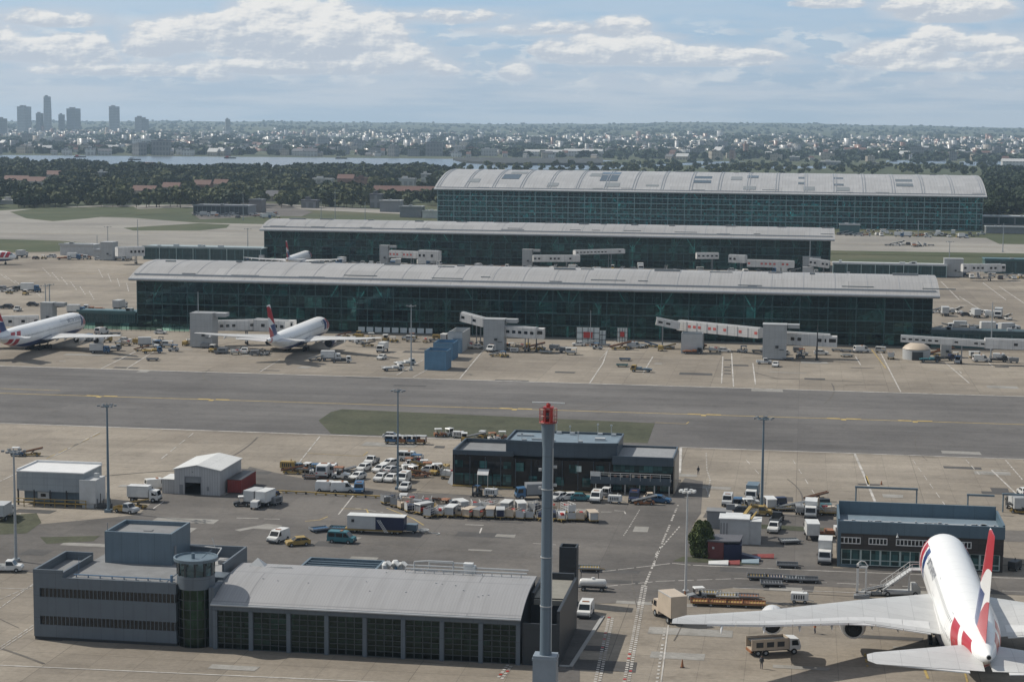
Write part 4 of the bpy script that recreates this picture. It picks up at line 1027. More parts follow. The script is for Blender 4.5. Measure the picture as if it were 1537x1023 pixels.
b = MB(); b.box(w - .6, w + 2.5, -.6, 4.4, .9, 5.2); b.box(w - .2, w + 2.0, -.3, 3.8, 0, .897); b.obox((w + .2, -.63, 3.6), (.6, .05, .3)); b.obox((w + 1.5, -.63, 3.3), (.25, .05, .4)); b.obox((w + 1.5, -.63, 2.0), (.25, .05, .3)); b.build('white_annexe', paint('annexe_white', (.5, .51, .51), .5, dirt=.3), t)
b = MB(); b.obox((w + 1.6, 2.4, 5.6), (.8, .8, .8)); b.tube((w + 2, 2, 5.2), (w + 2, 2, 6.8), .06, n=5); b.build('roof_unit', PALE, t)
b = MB()
for k in range(5): b.tube((w + 2.8 + k * .5, -.5 + k * .3, 0), (w + 2.8 + k * .5, -.5 + k * .3, 1.8 + (k % 2)), .08, n=5)
b.obox((w + 4, 0, .5), (2.5, 1.2, .8)); b.build('pump_set', DARK, t)

# ------------------------------------------------------------------ brick-and-glass building with blue parapet at right
M_BRN = panelled('dark_brown_cladding', (0.040, 0.033, 0.029), 2.0, .9, .55, tone=.2)
M_BPAR = panelled('blue_parapet', (0.082, 0.130, 0.165), 3.4, 9.0, .45, gap=.6, tone=.04)
p = g(1257, 849); t = thing('crew_building', 'long two-storey dark building with deep blue parapet behind the large airliner', 'building', (p.x, p.y, 0))
w = x_at(1505, p.y) - p.x; d = 12.0; h = 7.5
b = MB(); b.box(0, w, 0, d, 2.9, 5.5); b.box(0, w, .5, d, 0, 2.897); b.build('wall', M_BRN, t)
b = MB(); b.box(-.12, w + .12, -.2, .15, 5.503, h); b.box(-.12, .2, .153, d, 5.503, h + .25); b.box(w - .2, w + .12, .153, d, 5.503, h + .25); b.box(.203, w - .203, d - .35, d, 5.503, h + .9); b.build('parapet', M_BPAR, t)
b = MB(); b.box(.21, w - .21, .16, d - .36, 6.1, 6.2); b.build('roof', M_BROOF, t)
b = MB(); rq = random.Random(4)
b.box(.8, w - .8, 1.0, 1.5, 6.2, 7.35)
for k in range(22): x = rq.uniform(1, w - 1.5); b.box(x, x + rq.uniform(.2, .7), 1.05, 1.35, 7.35, 7.35 + rq.uniform(.1, .3))
b.build('cable_tray', PALE, t)
for (u0, u1) in ((1260, 1290), (1303, 1330), (1344, 1395), (1440, 1456)):
    xx0, xx1 = x_at(u0, p.y) - p.x, x_at(u1, p.y) - p.x; b = MB(); b.box(xx0, xx1, -.08, -.003, 3.9, 4.8); n = max(3, int((xx1 - xx0) / .55)); wd = b.build('window', DGLASS, t)
    b = MB()
    for k in range(n + 1): x = xx0 + (xx1 - xx0) * k / n; b.box(x - .07, x + .07, -.14, -.083, 3.85, 4.85)
    for z in (3.85, 4.8): b.box(xx0 - .07, xx1 + .07, -.16, -.143, z - .05, z + .1)
    b.build('frame', WHITE, wd)
for k in range(8):
    xx0 = .6 + (w - 1) * k / 8; xx1 = xx0 + (w - 1) / 8 - .15; b = MB(); b.box(xx0, xx1, .36, .497, .3, 2.85); wd = b.build('ground_floor_window', M_TGL2, t)
    b = MB()
    for x in (xx0, (xx0 + xx1) / 2, xx1): b.box(x - .08, x + .08, .28, .357, .3, 2.85)
    for z in (.3, 1.1, 2.8): b.box(xx0, xx1, .26, .277, z - .04, z + .1)
    b.build('frame', paint('pale_green_frame', (.42, .50, .48), .5), wd)
b = MB(); b.box(-.1, .4, -.2, .49, 0, 5.5); b.box(.41, 3, -.5, .2, 0, .35); b.build('pillar', M_BPAR, t)
b = MB(); b.tube((9.3, -.3, 5.8), (9.3, -.7, 5.6), .1, n=6); b.lathe([(.25, 0), (.1, .3)], 10, (9.3, -.8, 5.3)); b.build('wall_lamp', PALE, t)

# ------------------------------------------------------------------ small red/navy training building, white shed behind
p = g(1062, 838); t = thing('training_shed', 'small shed with dull red walls and navy curved front beside a dark bush', 'shed', (p.x, p.y, 0))
b = MB(); b.prism([(0, 0), (2.6, -.4), (2.8, 5), (0, 4.6)], 0, 2.9); b.build('red_wall', paint('dull_red_wall', (.16, .045, .045), .6, dirt=.5), t)
b = MB(); b.prism([(-.1, -.1), (2.6, -.55), (5.2, -.1), (5.6, 4.8), (0, 4.9)], 2.903, 3.15); b.build('roof', paint('dark_slate_roof', (.10, .10, .11), .6, dirt=.3), t)
b = MB(); n = 12
pts = [(2.65 + 2.9 * k / n, -.5 + .2 * sin(pi * k / n)) for k in range(n + 1)]
b.prism(pts + [(5.4, 4.5), (2.83, 4.5)], 0, 2.6); b.build('navy_wall', NAVY, t)
b = MB(); b.obox((.9, -.2, 1.9), (.35, .06, .35), -.15); b.build('wall_sign', PALE, t)
b = MB(); b.xprism([(5.5, 0), (8.6, 0), (8.6, .5), (5.5, 1.2)], 1.6); b.build('navy_step', NAVY, t)
p = g(1083, 822); t = thing('equipment_shed', 'white and grey shed with stepped roof behind the red training shed', 'shed', (p.x, p.y + 3.5, 0))
b = MB(); b.box(-.5, 4.4, 0, 4, 0, 4.2); b.box(4.403, 6.4, .2, 4, 0, 3.9); b.build('wall', PALE, t)
b = MB(); b.box(-.7, 4.5, -.2, 4.1, 4.203, 4.4); b.box(4.5, 6.5, 0, 4.1, 3.903, 4.05); b.box(.2, 3.9, 4.2, 8, 3.6, 3.8); b.build('roof', WHITE, t)
b = MB(); b.box(.3, 3.8, 4.1, 7.8, 0, 3.59); b.build('rear_wall', GREY, t)
b = MB(); b.beam((3.4, 5.5, 3.9), (4.4, 8.0, 4.9), .6, .35); b.beam((4.6, 1, 4.1), (5.6, 3.6, 5.0), .3, .2); b.build('roof_hoist', YELLOW, t)
b = MB()
for k in range(3): b.box(-.4 + k * .5, -.2 + k * .5, -.06, -.003, 1, 3.6)
b.build('vent_panel', GREY, t)
p = g(1040, 790); t = thing('equipment_shed', 'grey flat-roofed shed immediately behind the dark bush', 'shed', (p.x + 2.5, p.y - 1.0, 0))
b = MB(); b.box(0, 4.2, 0, 3, 0, 3.0); b.build('wall', GREY, t); b = MB(); b.box(-.15, 4.35, -.15, 3.1, 3.003, 3.2); b.obox((4.0, 2, 3.7), (1.5, .8, .9)); b.build('roof', M_FSR, t)
for k, (px, py, L_, c, lab) in enumerate(((1078, 848, 3.2, WHITE, 'white lying marker board on the verge before training shed'), (1098, 848, 2.6, paint('dull_red_board', (.24, .05, .045), .6, dirt=.5), 'dull red lying marker board on the verge before training shed'), (1126, 846, 2.8, paint('grey_blue_board', (.25, .32, .36), .5), 'grey-blue lying board between red boards by the shed'), (1145, 838, 3.6, paint('dull_red_board', (.24, .05, .045), .6, dirt=.5), 'long red ramp board sloping up at the right of the navy shed'))):
    p = g(px, py); b = MB(); b.add([(-L_ / 2, 0, 0), (L_ / 2, 0, 0), (L_ / 2, .9, .5), (-L_ / 2, .9, .3), (-L_ / 2, 0, .18), (L_ / 2, 0, .25), (L_ / 2, .9, .75), (-L_ / 2, .9, .5)], [(3, 2, 1, 0), (4, 5, 6, 7), (0, 1, 5, 4), (1, 2, 6, 5), (2, 3, 7, 6), (3, 0, 4, 7)])
    o = b.build('marker_board', c); o.location = (p.x, p.y, 0); tag(o, lab, 'board')
# ------------------------------------------------------------------ airliners
def livery_fuselage(name, Lh, R, aft, front, deck2, belly=True):
    """white skin, dark window rows, red/white/blue ribbon patches on the sides fore and aft, blue belly"""
    m, nt, p, o = _nodes(name)
    tc = N(nt, 'ShaderNodeTexCoord'); sp = N(nt, 'ShaderNodeSeparateXYZ'); L(nt, tc.outputs['Object'], sp.inputs[0])
    x, y, z = sp.outputs
    ax = math_n(nt, 'ABSOLUTE', x)
    n1 = N(nt, 'ShaderNodeTexNoise', i_Scale=.25, i_Detail=5.0); L(nt, tc.outputs['Object'], n1.inputs['Vector'])
    col = mixc(nt, n1.outputs[0], (.86, .86, .84), (.78, .78, .77))
    seam = math_n(nt, 'LESS_THAN', math_n(nt, 'FRACT', math_n(nt, 'DIVIDE', y, 4.4)), .022)
    col = mixc(nt, math_n(nt, 'MULTIPLY', seam, .55), col, (.4, .4, .4))
    def band(v, a, b): return math_n(nt, 'MULTIPLY', math_n(nt, 'GREATER_THAN', v, a), math_n(nt, 'LESS_THAN', v, b))
    RD, BL = (.42, .022, .035), (.012, .04, .16)
    # aft ribbon: u runs along the hull and swings up the side
    a0, a1 = aft
    u = math_n(nt, 'ADD', y, math_n(nt, 'MULTIPLY', z, -1.1 * R / 4))
    u = math_n(nt, 'ADD', u, math_n(nt, 'MULTIPLY', math_n(nt, 'SINE', math_n(nt, 'MULTIPLY', z, .9)), .5))
    s = (a1 - a0)
    side = math_n(nt, 'LESS_THAN', z, R * .78)
    for t0, t1 in ((0, .42), (.60, 1.0)):
        col = mixc(nt, math_n(nt, 'MULTIPLY', band(u, a0 + s * t0, a0 + s * t1), side), col, RD)
    f0, f1 = front
    s = f1 - f0
    v = math_n(nt, 'ADD', y, math_n(nt, 'MULTIPLY', z, -.5))
    fs_ = math_n(nt, 'MULTIPLY', side, math_n(nt, 'GREATER_THAN', z, -R * .2))
    col = mixc(nt, math_n(nt, 'MULTIPLY', band(v, f0 + s * .05, f0 + s * .32), fs_), col, BL)
    col = mixc(nt, math_n(nt, 'MULTIPLY', band(v, f0 + s * .42, f0 + s * .68), fs_), col, RD)
    col = mixc(nt, math_n(nt, 'MULTIPLY', band(v, f0 + s * .76, f0 + s), fs_), col, RD)
    bz = math_n(nt, 'ADD', z, math_n(nt, 'MULTIPLY', math_n(nt, 'ABSOLUTE', math_n(nt, 'ADD', y, -Lh * .04)), .02))
    if belly: col = mixc(nt, band(bz, -99, -R * .38), col, BL)
    for zz, y0, y1 in deck2:
        w = band(math_n(nt, 'FRACT', math_n(nt, 'DIVIDE', y, .95)), .25, .65)
        w = math_n(nt, 'MULTIPLY', w, band(z, zz, zz + .42)); w = math_n(nt, 'MULTIPLY', w, band(y, y0, y1))
        col = mixc(nt, math_n(nt, 'MULTIPLY', w, .75), col, (.06, .065, .07))
        for dy in (y0 + 2, (y0 + y1) / 2, y1 - 1):
            d = math_n(nt, 'MULTIPLY', band(y, dy - .62, dy + .62), band(z, zz - 1.3, zz + .9))
            dd = math_n(nt, 'MULTIPLY', band(y, dy - .52, dy + .52), band(z, zz - 1.2, zz + .8))
            col = mixc(nt, math_n(nt, 'MULTIPLY', math_n(nt, 'SUBTRACT', d, dd), .7), col, (.25, .25, .26))
    L(nt, col, p.inputs['Base Color']); p.inputs['Roughness'].default_value = .28
    return m

def livery_fin(name, y0, z0, h):
    """tail ribbon: red, white sweep, red with a blue lower corner"""
    m, nt, p, o = _nodes(name)
    tc = N(nt, 'ShaderNodeTexCoord'); sp = N(nt, 'ShaderNodeSeparateXYZ'); L(nt, tc.outputs['Object'], sp.inputs[0])
    x, y, z = sp.outputs
    q = math_n(nt, 'DIVIDE', math_n(nt, 'SUBTRACT', z, z0), h)
    c = math_n(nt, 'DIVIDE', math_n(nt, 'SUBTRACT', y, y0), h)
    u = math_n(nt, 'SUBTRACT', q, math_n(nt, 'MULTIPLY', math_n(nt, 'ADD', c, .3), -.25))
    u = math_n(nt, 'ADD', u, math_n(nt, 'MULTIPLY', math_n(nt, 'SINE', math_n(nt, 'MULTIPLY', c, 7)), .05))
    r = N(nt, 'ShaderNodeValToRGB'); r.color_ramp.interpolation = 'CONSTANT'; L(nt, u, r.inputs[0])
    e = r.color_ramp.elements; e[0].position = 0; e[0].color = (.42, .022, .035, 1); e[1].position = .33; e[1].color = (.78, .78, .77, 1)
    for pos, cl in ((.60, (.42, .022, .035, 1)), (.92, (.78, .78, .77, 1))): k = e.new(pos); k.color = cl
    bl = math_n(nt, 'MULTIPLY', math_n(nt, 'GREATER_THAN', math_n(nt, 'SUBTRACT', c, math_n(nt, 'MULTIPLY', q, -1.0)), .30), math_n(nt, 'LESS_THAN', q, .40))
    col = mixc(nt, bl, r.outputs[0], (.012, .04, .16))
    L(nt, col, p.inputs['Base Color']); p.inputs['Roughness'].default_value = .3
    return m

M_WING = panelled('grey_wing_skin', (0.50, 0.50, 0.49), 3.4, 2.6, .38, gap=.66, tone=.05, axis='XY', lw=.03)
M_WINGW = paint('pale_wing_edge', (0.66, 0.66, 0.65), .35, dirt=.2)
M_NAC = paint('engine_cowl_white', (0.62, 0.62, 0.61), .3, dirt=.2)
M_NACB = paint('engine_cowl_navy', (0.02, 0.035, 0.09), .3, dirt=.2)
M_LIP = paint('polished_intake_lip', (0.6, 0.6, 0.6), .2, metal=.9, dirt=.1)
M_COCK = paint('cockpit_glass', (0.012, 0.014, 0.018), .05, dirt=0)

def airliner(label, Lg, R, zc, Ry, span, sweep, root_y, croot, ctip, dihed, engines, fin_h, stab, cats, fus_m, fin_m, text=None, cowl=M_NAC, tailz=2.2, gear=True, flap=True, win=True):
    """origin on the ground under mid fuselage, nose towards +Y; R half width, Ry half height, zc centre height"""
    t = thing('airliner', label, 'airliner')
    h = Lg / 2
    # ---- fuselage
    st = []
    def prof(s):
        """s 0 nose .. 1 tail -> (radius factor, centre lift)"""
        if s < .14: 
            k = s / .14; return (max(0.0, 1 - (1 - k) ** 2.0) ** .5 * .985 + .015), -.14 * (1 - k) ** 2
        if s < .66: return 1.0, 0.0
        k = (s - .66) / .34
        return max(.085, 1 - .93 * k ** 1.75), (0.60 * k ** 1.5) * (1 if tailz else 0)
    nr, ns = 72, 32
    rings = []
    def pt(s, a, extra=0.0):
        f, l = prof(s)
        return ((R * f + extra) * sin(a), h - s * Lg, l * Ry * tailz / 2.2 * 1.1 + (Ry * f + extra) * cos(a))
    for i in range(nr + 1):
        s = (i / nr) ** 1.25 if i < nr * .5 else (.5 ** 1.25) + (1 - .5 ** 1.25) * (i - nr * .5) / (nr * .5)
        rings.append([pt(s, 2 * pi * k / ns) for k in range(ns)])
    b = MB(); b.loft(rings); fu = b.build('fuselage', fus_m, t, smooth=True); fu.location = (0, 0, zc)
    fu.data.set_sharp_from_angle(angle=R_(60)) if hasattr(fu.data, 'set_sharp_from_angle') else None
    # cockpit windows
    b = MB()
    for s in (-1, 1):
        for k in range(3):
            a0, a1 = s * R_(8 + k * 20), s * R_(25 + k * 20); s0, s1 = .026 + k * .006, .040 + k * .006
            q = [pt(s0, a0, .03), pt(s0, a1, .03), pt(s1, a1, .03), pt(s1, a0, .03)]
            b.poly(q if s < 0 else q[::-1])
    b.build('cockpit_window', M_COCK, fu)
    # tail cone exhaust
    b = MB(); f, l = prof(1.0); zz = l * Ry * tailz / 2.2 * 1.1
    b.lathe([(0.01, 0), (R * .055, 0), (R * .065, .05), (.01, .06)], 14); ob_ = b.build('exhaust', BLACK, fu); ob_.location = (0, -h - .02, zz); ob_.rotation_euler = (R_(90), 0, 0)
    # ---- wings
    def surf(name, s, y0, z0, x0, c0, pts, th, mat, par, tip=True):
        """pts: (x, leading edge y, chord, z) spanwise stations"""
        b = MB(); rr = []
        for (x, yl, c, z) in pts:
            T = th * c
            sec = [(0, 0), (.03, .30), (.12, .48), (.35, .55), (.7, .30), (1, .02), (1, -.02), (.7, -.22), (.35, -.42), (.12, -.36), (.03, -.24)]
            rr.append([(s * x, yl - u * c, z + v * T) for u, v in sec])
        if s < 0: rr = [r[::-1] for r in rr]
        b.loft(rr); return b.build(name, mat, par, smooth=True)
    tipx = span
    yk = root_y - (span * .38) * math.tan(sweep) 
    kx = span * .36; 
    yl_tip = root_y - (tipx - R * .8) * math.tan(sweep)
    yl_k = root_y - (kx - R * .8) * math.tan(sweep)
    ck = croot * .55
    wr = zc - Ry * (.22 if len(engines) == 2 and zc > 5.1 else .48)
    sta = [(R * .45, root_y + 1.5, croot * 1.06, wr - .3), (R * .95, root_y, croot * .98, wr), (kx, yl_k, ck, wr + dihed * .34), (span * .7, root_y - (span * .7 - R * .8) * math.tan(sweep), ck + (ctip - ck) * .55, wr + dihed * .62), (span * .96, root_y - (span * .96 - R * .8) * math.tan(sweep), ctip * 1.15, wr + dihed * .95), (span, yl_tip - ctip * .35, ctip * .6, wr + dihed)]
    for s in (-1, 1):
        w = surf('wing', s, 0, 0, 0, 0, sta, .10, M_WING, t)
        if flap:
            b = MB()
            for k in range(8):
                u0, u1 = .13 + k * .095, .13 + (k + .97) * .095
                def at(u):
                    xx = u * span
                    for A, B_ in zip(sta, sta[1:]):
                        if A[0] <= xx <= B_[0]:
                            f = (xx - A[0]) / (B_[0] - A[0]); return [A[i] + (B_[i] - A[i]) * f for i in range(4)]
                    return list(sta[-1])
                A, B_ = at(u0), at(u1)
                def edge(S): return (s * S[0], S[1] - S[2] * .80, S[3] + .10 * S[2] * .27), (s * S[0], S[1] - S[2] * 1.015, S[3] - .07)
                (p0, p1), (p2, p3) = edge(A), edge(B_)
                q = [p0, p2, p3, p1]; dz = Vector((0, 0, -.14))
                b.add([*q, *[Vector(v) + dz for v in q]], [(0, 1, 2, 3), (7, 6, 5, 4), (0, 4, 5, 1), (1, 5, 6, 2), (2, 6, 7, 3), (3, 7, 4, 0)])
            b.build('flap', M_WINGW, w)
            for k, u in enumerate((.24, .33, .47, .58, .70, .84)):
                S = at(u); b = MB(); yy = S[1] - S[2] * .78
                b.loft([[(s * S[0] + r_ * cos(2 * pi * i / 8) * .5, yy - d_, S[3] - .25 + r_ * sin(2 * pi * i / 8) * .9 - zf) for i in range(8)] for d_, r_, zf in ((-1.2, .05, 0), (0, .34, .1), (1.2, .42, .25), (2.6, .06, .55))])
                b.build('flap_fairing', M_WINGW, w, smooth=True)
        b = MB()   # leading edge strip
        for A, B_ in zip(sta[1:], sta[2:]): b.tube((s * A[0], A[1] - .02 * A[2], A[3]), (s * B_[0], B_[1] - .02 * B_[2], B_[3]), .013 * A[2], .013 * B_[2], n=6)
        b.build('slat', M_WINGW, w, smooth=True)
        for (ex, er, el, drop, *sh) in engines:
            S = at(ex / span) if flap else None
            if S is None:
                f = ex / span; S = [ex, root_y - (ex - R * .8) * math.tan(sweep), croot * .5, wr + dihed * f]
            y1 = S[1] + el * .55 + (sh[0] if sh else 0); z1 = S[3] - drop
            b = MB(); nn = 20
            ringsE = [[(s * ex + r_ * cos(2 * pi * i / nn), y1 - d_, z1 + r_ * sin(2 * pi * i / nn)) for i in range(nn)] for d_, r_ in ((.5, er * .80), (.0, er * .88), (.12, er * .97), (el * .25, er * 1.04), (el * .6, er * .98), (el * .82, er * .78), (el * .82, er * .66))]
            b.loft(ringsE, cap=False); e = b.build('engine', cowl, w, smooth=True)
            b = MB(); b.tube((s * ex, y1 - .45, z1), (s * ex, y1 - .5, z1), er * .82, n=20); b.build('intake_fan', BLACK, w)
            b = MB(); b.loft([[(s * ex + r_ * cos(2 * pi * i / 20), y1 - d_, z1 + r_ * sin(2 * pi * i / 20)) for i in range(20)] for d_, r_ in ((el * .78, er * .68), (el * .79, er * .68), (el * .80, er * .44))]); b.tube((s * ex, y1 - el * .6, z1), (s * ex, y1 - el, z1), er * .46, er * .3, n=14); b.build('engine_core', BLACK, w, smooth=True)
            b = MB(); b.loft([[(s * ex - .14, y1 - el * .2, z1 + er), (s * ex + .14, y1 - el * .2, z1 + er), (s * ex + .14, y1 - el * .7, z1 + er * .9), (s * ex - .14, y1 - el * .7, z1 + er * .9)], [(s * ex - .14, S[1] - .2, S[3] + .1), (s * ex + .14, S[1] - .2, S[3] + .1), (s * ex + .14, S[1] - S[2] * .6, S[3]), (s * ex - .14, S[1] - S[2] * .6, S[3])]])
            b.build('pylon', M_NAC, w)
    # wing-body fairing
    b = MB(); b.loft([[(R * f * 1.02 * cos(2 * pi * i / 20), y, zc - Ry * .52 + Ry * .52 * f * sin(2 * pi * i / 20)) for i in range(20)] for y, f in ((root_y + 5, .3), (root_y + 2, .9), (root_y - croot * .5, 1.08), (root_y - croot * .95, .95), (root_y - croot * 1.25, .3))])
    b.build('wing_fairing', M_NACB, t, smooth=True)
    # ---- tail
    sspan, sroot, stip, sy, sz = stab
    for s in (-1, 1):
        surf('tailplane', s, 0, 0, 0, 0, [(R * .12, sy, sroot, sz), (sspan * .93, sy - sspan * .62, stip * 1.1, sz + sspan * .06), (sspan, sy - sspan * .70, stip * .6, sz + sspan * .065)], .09, M_WING, t)
        b = MB(); 
        q = [(s * sspan * .16, sy - sspan * .09 - sroot * .70, sz + .22), (s * sspan * .9, sy - sspan * .60 - stip * .72, sz + sspan * .058 + .12), (s * sspan * .9, sy - sspan * .60 - stip * 1.05, sz + sspan * .055), (s * sspan * .16, sy - sspan * .09 - sroot * .98, sz + .05)]
        b.add([*q, *[Vector(v) + Vector((0, 0, -.12)) for v in q]], [(0, 1, 2, 3), (7, 6, 5, 4), (0, 4, 5, 1), (1, 5, 6, 2), (2, 6, 7, 3), (3, 7, 4, 0)]); b.build('elevator', M_WINGW, t)
    fy0, fc, fct, fz0 = -h + fin_h * .98 + 1.2, fin_h * .78, fin_h * .34, zc + Ry * .62
    b = MB(); rr = []
    for u in (-.12, 0, .25, .5, .75, .97, 1.0):
        yl = fy0 - max(u, -.05) * fin_h * .80 + (fin_h * .25 if u < 0 else 0); c = fc + (fct - fc) * max(0, u) + (fin_h * .25 if u < 0 else 0); T = .09 * (c if u < .98 else c * .4)
        rr.append([(v * T, yl - w_ * c, fz0 + u * fin_h) for w_, v in ((0, 0), (.06, .32), (.3, .5), (.7, .3), (1, .02), (1, -.02), (.7, -.3), (.3, -.5), (.06, -.32))])
    b.loft([r[::-1] for r in rr]); b.build('fin', fin_m, t, smooth=True)
    # ---- gear
    if gear:
        def bogie(x, y, n):
            b = MB(); b.tube((x, y, 1.2), (x, y, zc - Ry * .5), .2, n=8); k = b.build('landing_gear', GREY, t)
            for i in range(n):
                for sx in (-.5, .5):
                    b = MB(); yy = y + (i - (n - 1) / 2) * 1.5; b.tube((x + sx - .22, yy, .68), (x + sx + .22, yy, .68), .68, n=16); b.build('wheel', BLACK, k, smooth=True)
        bogie(0, h - Lg * .09, 1); bogie(-R * .95, -1, 2); bogie(R * .95, -1, 2)
        if len(engines) == 2: bogie(-R * .5, -4, 3); bogie(R * .5, -4, 3)
    # ---- lettering laid on the hull
    if text:
        for (word, size, y, a0, side) in text:
            cu = D.curves.new('lettering_curve', 'FONT'); cu.body = word; cu.size = size; cu.resolution_u = 2
            tmp = D.objects.new('lettering_tmp', cu); COL.objects.link(tmp); bpy.context.view_layer.update()
            me = D.meshes.new_from_object(tmp.evaluated_get(bpy.context.evaluated_depsgraph_get())); D.objects.remove(tmp)
            for v in me.vertices:
                # text x runs towards the tail on the left side, towards the nose on the right
                yy = y - v.co.x if side < 0 else y + v.co.x
                s_ = (h - yy) / Lg; a = side * (R_(a0) - v.co.y / R)
                v.co = Vector(pt(s_, a, .025))
            me.materials.clear(); me.materials.append(NAVY)
            lo = D.objects.new('lettering', me); COL.objects.link(lo); lo.parent = fu
    return t

def set_pose(t, P, heading): t.location = (P[0], P[1], 0); t.rotation_euler = (0, 0, heading); return t

# ---- the large double-deck airliner in the right foreground
FU1 = livery_fuselage('double_deck_hull', 35, 3.8, (-31.5, -20.5), (17.5, 28.5), [(0.2, -24, 26), (2.15, -18, 24)], belly=False)
FN1 = livery_fin('double_deck_tail', -29, 8.5, 15)
A = airliner('large white four-engined double-deck airliner with red, white and blue tail, in the foreground', 70.5, 3.75, 5.2, 4.15, 38.0, math.atan(.95), 8.0, 20.5, 3.4, 4.2,
             [(14.8, 1.75, 5.6, 2.1, -4.5), (25.6, 1.65, 5.6, 1.75, .8)], 15.0, (14.2, 11.5, 4.3, -24.3, 6.4), None, FU1, FN1, text=[('BRITISH AIRWAYS', 1.35, 17.0, 64, -1), ('BRITISH AIRWAYS', 1.35, 2.0, 64, 1)])
set_pose(A, (22.75, 257.2), R_(0.6))

# ---- twin-jet nose-in at the near concourse
FU2 = livery_fuselage('twin_jet_hull', 33, 3.1, (-33, -32), (21, 30), [(.5, -20, 26)])
FN2 = livery_fin('twin_jet_tail', -30, 7, 10.2)
A2 = airliner('white twin-jet airliner with red and blue tail nosed in to the near concourse', 68, 3.1, 4.9, 3.1, 29.5, R_(33), 7.0, 13.5, 2.0, 2.6, [(9.6, 1.65, 5.4, 1.7)], 10.4, (10.6, 7.5, 2.6, -22, 6.1), None, FU2, FN2, cowl=M_NACB, text=[('BRITISH AIRWAYS', 1.8, 20, 66, 1)])
p0, p1 = g(402, 520, 5), g(487, 487, 4.6); hd2 = math.atan2(p1.y - p0.y, p1.x - p0.x) - pi / 2
set_pose(A2, ((p0.x + p1.x) / 2, (p0.y + p1.y) / 2), hd2 )
# ---- four-engined jet cut by the left edge
FU3 = livery_fuselage('jumbo_hull', 34, 3.2, (-27, -21), (26, 32), [(.5, -24, 26), (2.0, 10, 27)])
FN3 = livery_fin('jumbo_tail', -31, 7, 10)
A3 = airliner('white four-engined airliner with navy belly cut off by the left picture edge', 70, 3.25, 5.0, 3.5, 31.5, R_(35), 8.5, 14.5, 2.4, 2.8, [(11.5, 1.35, 4.6, 1.6), (20.5, 1.35, 4.6, 1.5)], 10.4, (11, 8, 3, -24, 6.4), None, FU3, FN3, cowl=M_NAC, text=[('BRITISH AIRWAYS', 1.6, 16, 66, 1)])
p0, p1 = g(-12, 517, 5), g(123, 481, 5); hd3 = math.atan2(p1.y - p0.y, p1.x - p0.x) - pi / 2
dv = (Vector((p0.x, p0.y)) - Vector((p1.x, p1.y))).normalized()
set_pose(A3, (p1.x + dv.x * 35, p1.y + dv.y * 35), hd3)
# ---- half-hidden jet behind the near concourse, and one at the left edge of the far apron
A4 = dup(A2, (0, 0, 0), 0, 'small white twin-jet airliner behind the near concourse roof, nose to middle concourse')
p1 = g(464, 380, 4.8); p0 = g(424, 394, 4.8); h4 = math.atan2(p1.y - p0.y, p1.x - p0.x) - pi / 2; dv = (Vector((p0.x, p0.y)) - Vector((p1.x, p1.y))).normalized()
set_pose(A4, (p1.x + dv.x * 30, p1.y + dv.y * 30), h4); A4.scale = (.85, .85, .85)
A5 = dup(A2, (0, 0, 0), 0, 'white airliner with only its nose in view at left edge of the far apron')
p1 = g(24, 383, 4.5); set_pose(A5, (p1.x - 27, p1.y - 10), R_(-70)); A5.scale = (.85, .85, .85)

# ------------------------------------------------------------------ floodlight masts
def mast(px, py, ytop, label, r=.26, heads=6, mat=STEEL, wide=1.5, cat='floodlight mast'):
    p = g(px, py); H_ = height_to(p, ytop)
    t = thing('floodlight_mast', label, cat, (p.x, p.y, 0))
    b = MB(); b.tube((0, 0, 0), (0, 0, H_ - .3), r, r * .5, n=12); b.obox((0, 0, .25), (r * 4, r * 4, .5)); b.build('pole', mat, t, smooth=True)
    if heads:
        b = MB(); b.lathe([(wide * .62, H_ - .35), (wide * .68, H_ - .35), (wide * .68, H_ - .2), (wide * .62, H_ - .2)], 12, cap=False)
        for k in range(3): a_ = pi * k / 3; b.beam((-wide * .65 * cos(a_), -wide * .65 * sin(a_), H_ - .28), (wide * .65 * cos(a_), wide * .65 * sin(a_), H_ - .28), .08)
        b.tube((0, 0, H_ - .3), (0, 0, H_ + .25), .08, n=6); b.build('head_frame', mat, t)
        for k in range(heads):
            a_ = 2 * pi * k / heads + .3; b = MB(); b.obox((wide * cos(a_), wide * sin(a_) * .9, H_ - .15), (.5, .42, .3), a_); b.build('floodlight', GREY if mat is not PALE else WHITE, t)
    return t
mast(163, 768, 607, 'tall blue-grey floodlight mast beside the raised pale pump house', .30, mat=BSTEEL)
mast(24, 842, 675, 'pale grey floodlight mast in front of the pump house at left edge', .26, mat=STEEL, wide=1.7)
mast(597, 734, 585, 'slim grey floodlight mast among the parked white cars', .24, mat=BSTEEL, wide=1.2)
mast(1143, 770, 626, 'blue-grey floodlight mast among service vehicles right of the office block', .30, mat=BSTEEL, wide=1.7)
mast(1029, 890, 735, 'white floodlight mast with cluttered head beside the dark bush', .22, heads=8, mat=PALE, wide=1.05)
mast(617, 556, 458, 'slim apron floodlight mast before the near concourse by the blue bins', .24, 4, wide=1.2)
mast(1487, 536, 452, 'slim apron floodlight mast before the low link at right of the near concourse', .24, 0)
mast(1226, 540, 486, 'dark short mast at the end of the right-hand passenger bridge', .26, 0, DARK)
mast(805, 528, 490, 'dark short mast under the middle passenger bridge cab', .22, 0, DARK)
mast(886, 520, 464, 'thin pole before the glass right of the middle passenger bridge', .14, 0); mast(942, 518, 462, 'thin dark pole before the glass beside white panel screens', .14, 0, DARK)
mast(1154, 492, 458, 'thin pole rising behind the right-hand bridge tower', .16, 0); mast(741, 478, 446, 'thin pole on top of the middle bridge tower', .14, 0)
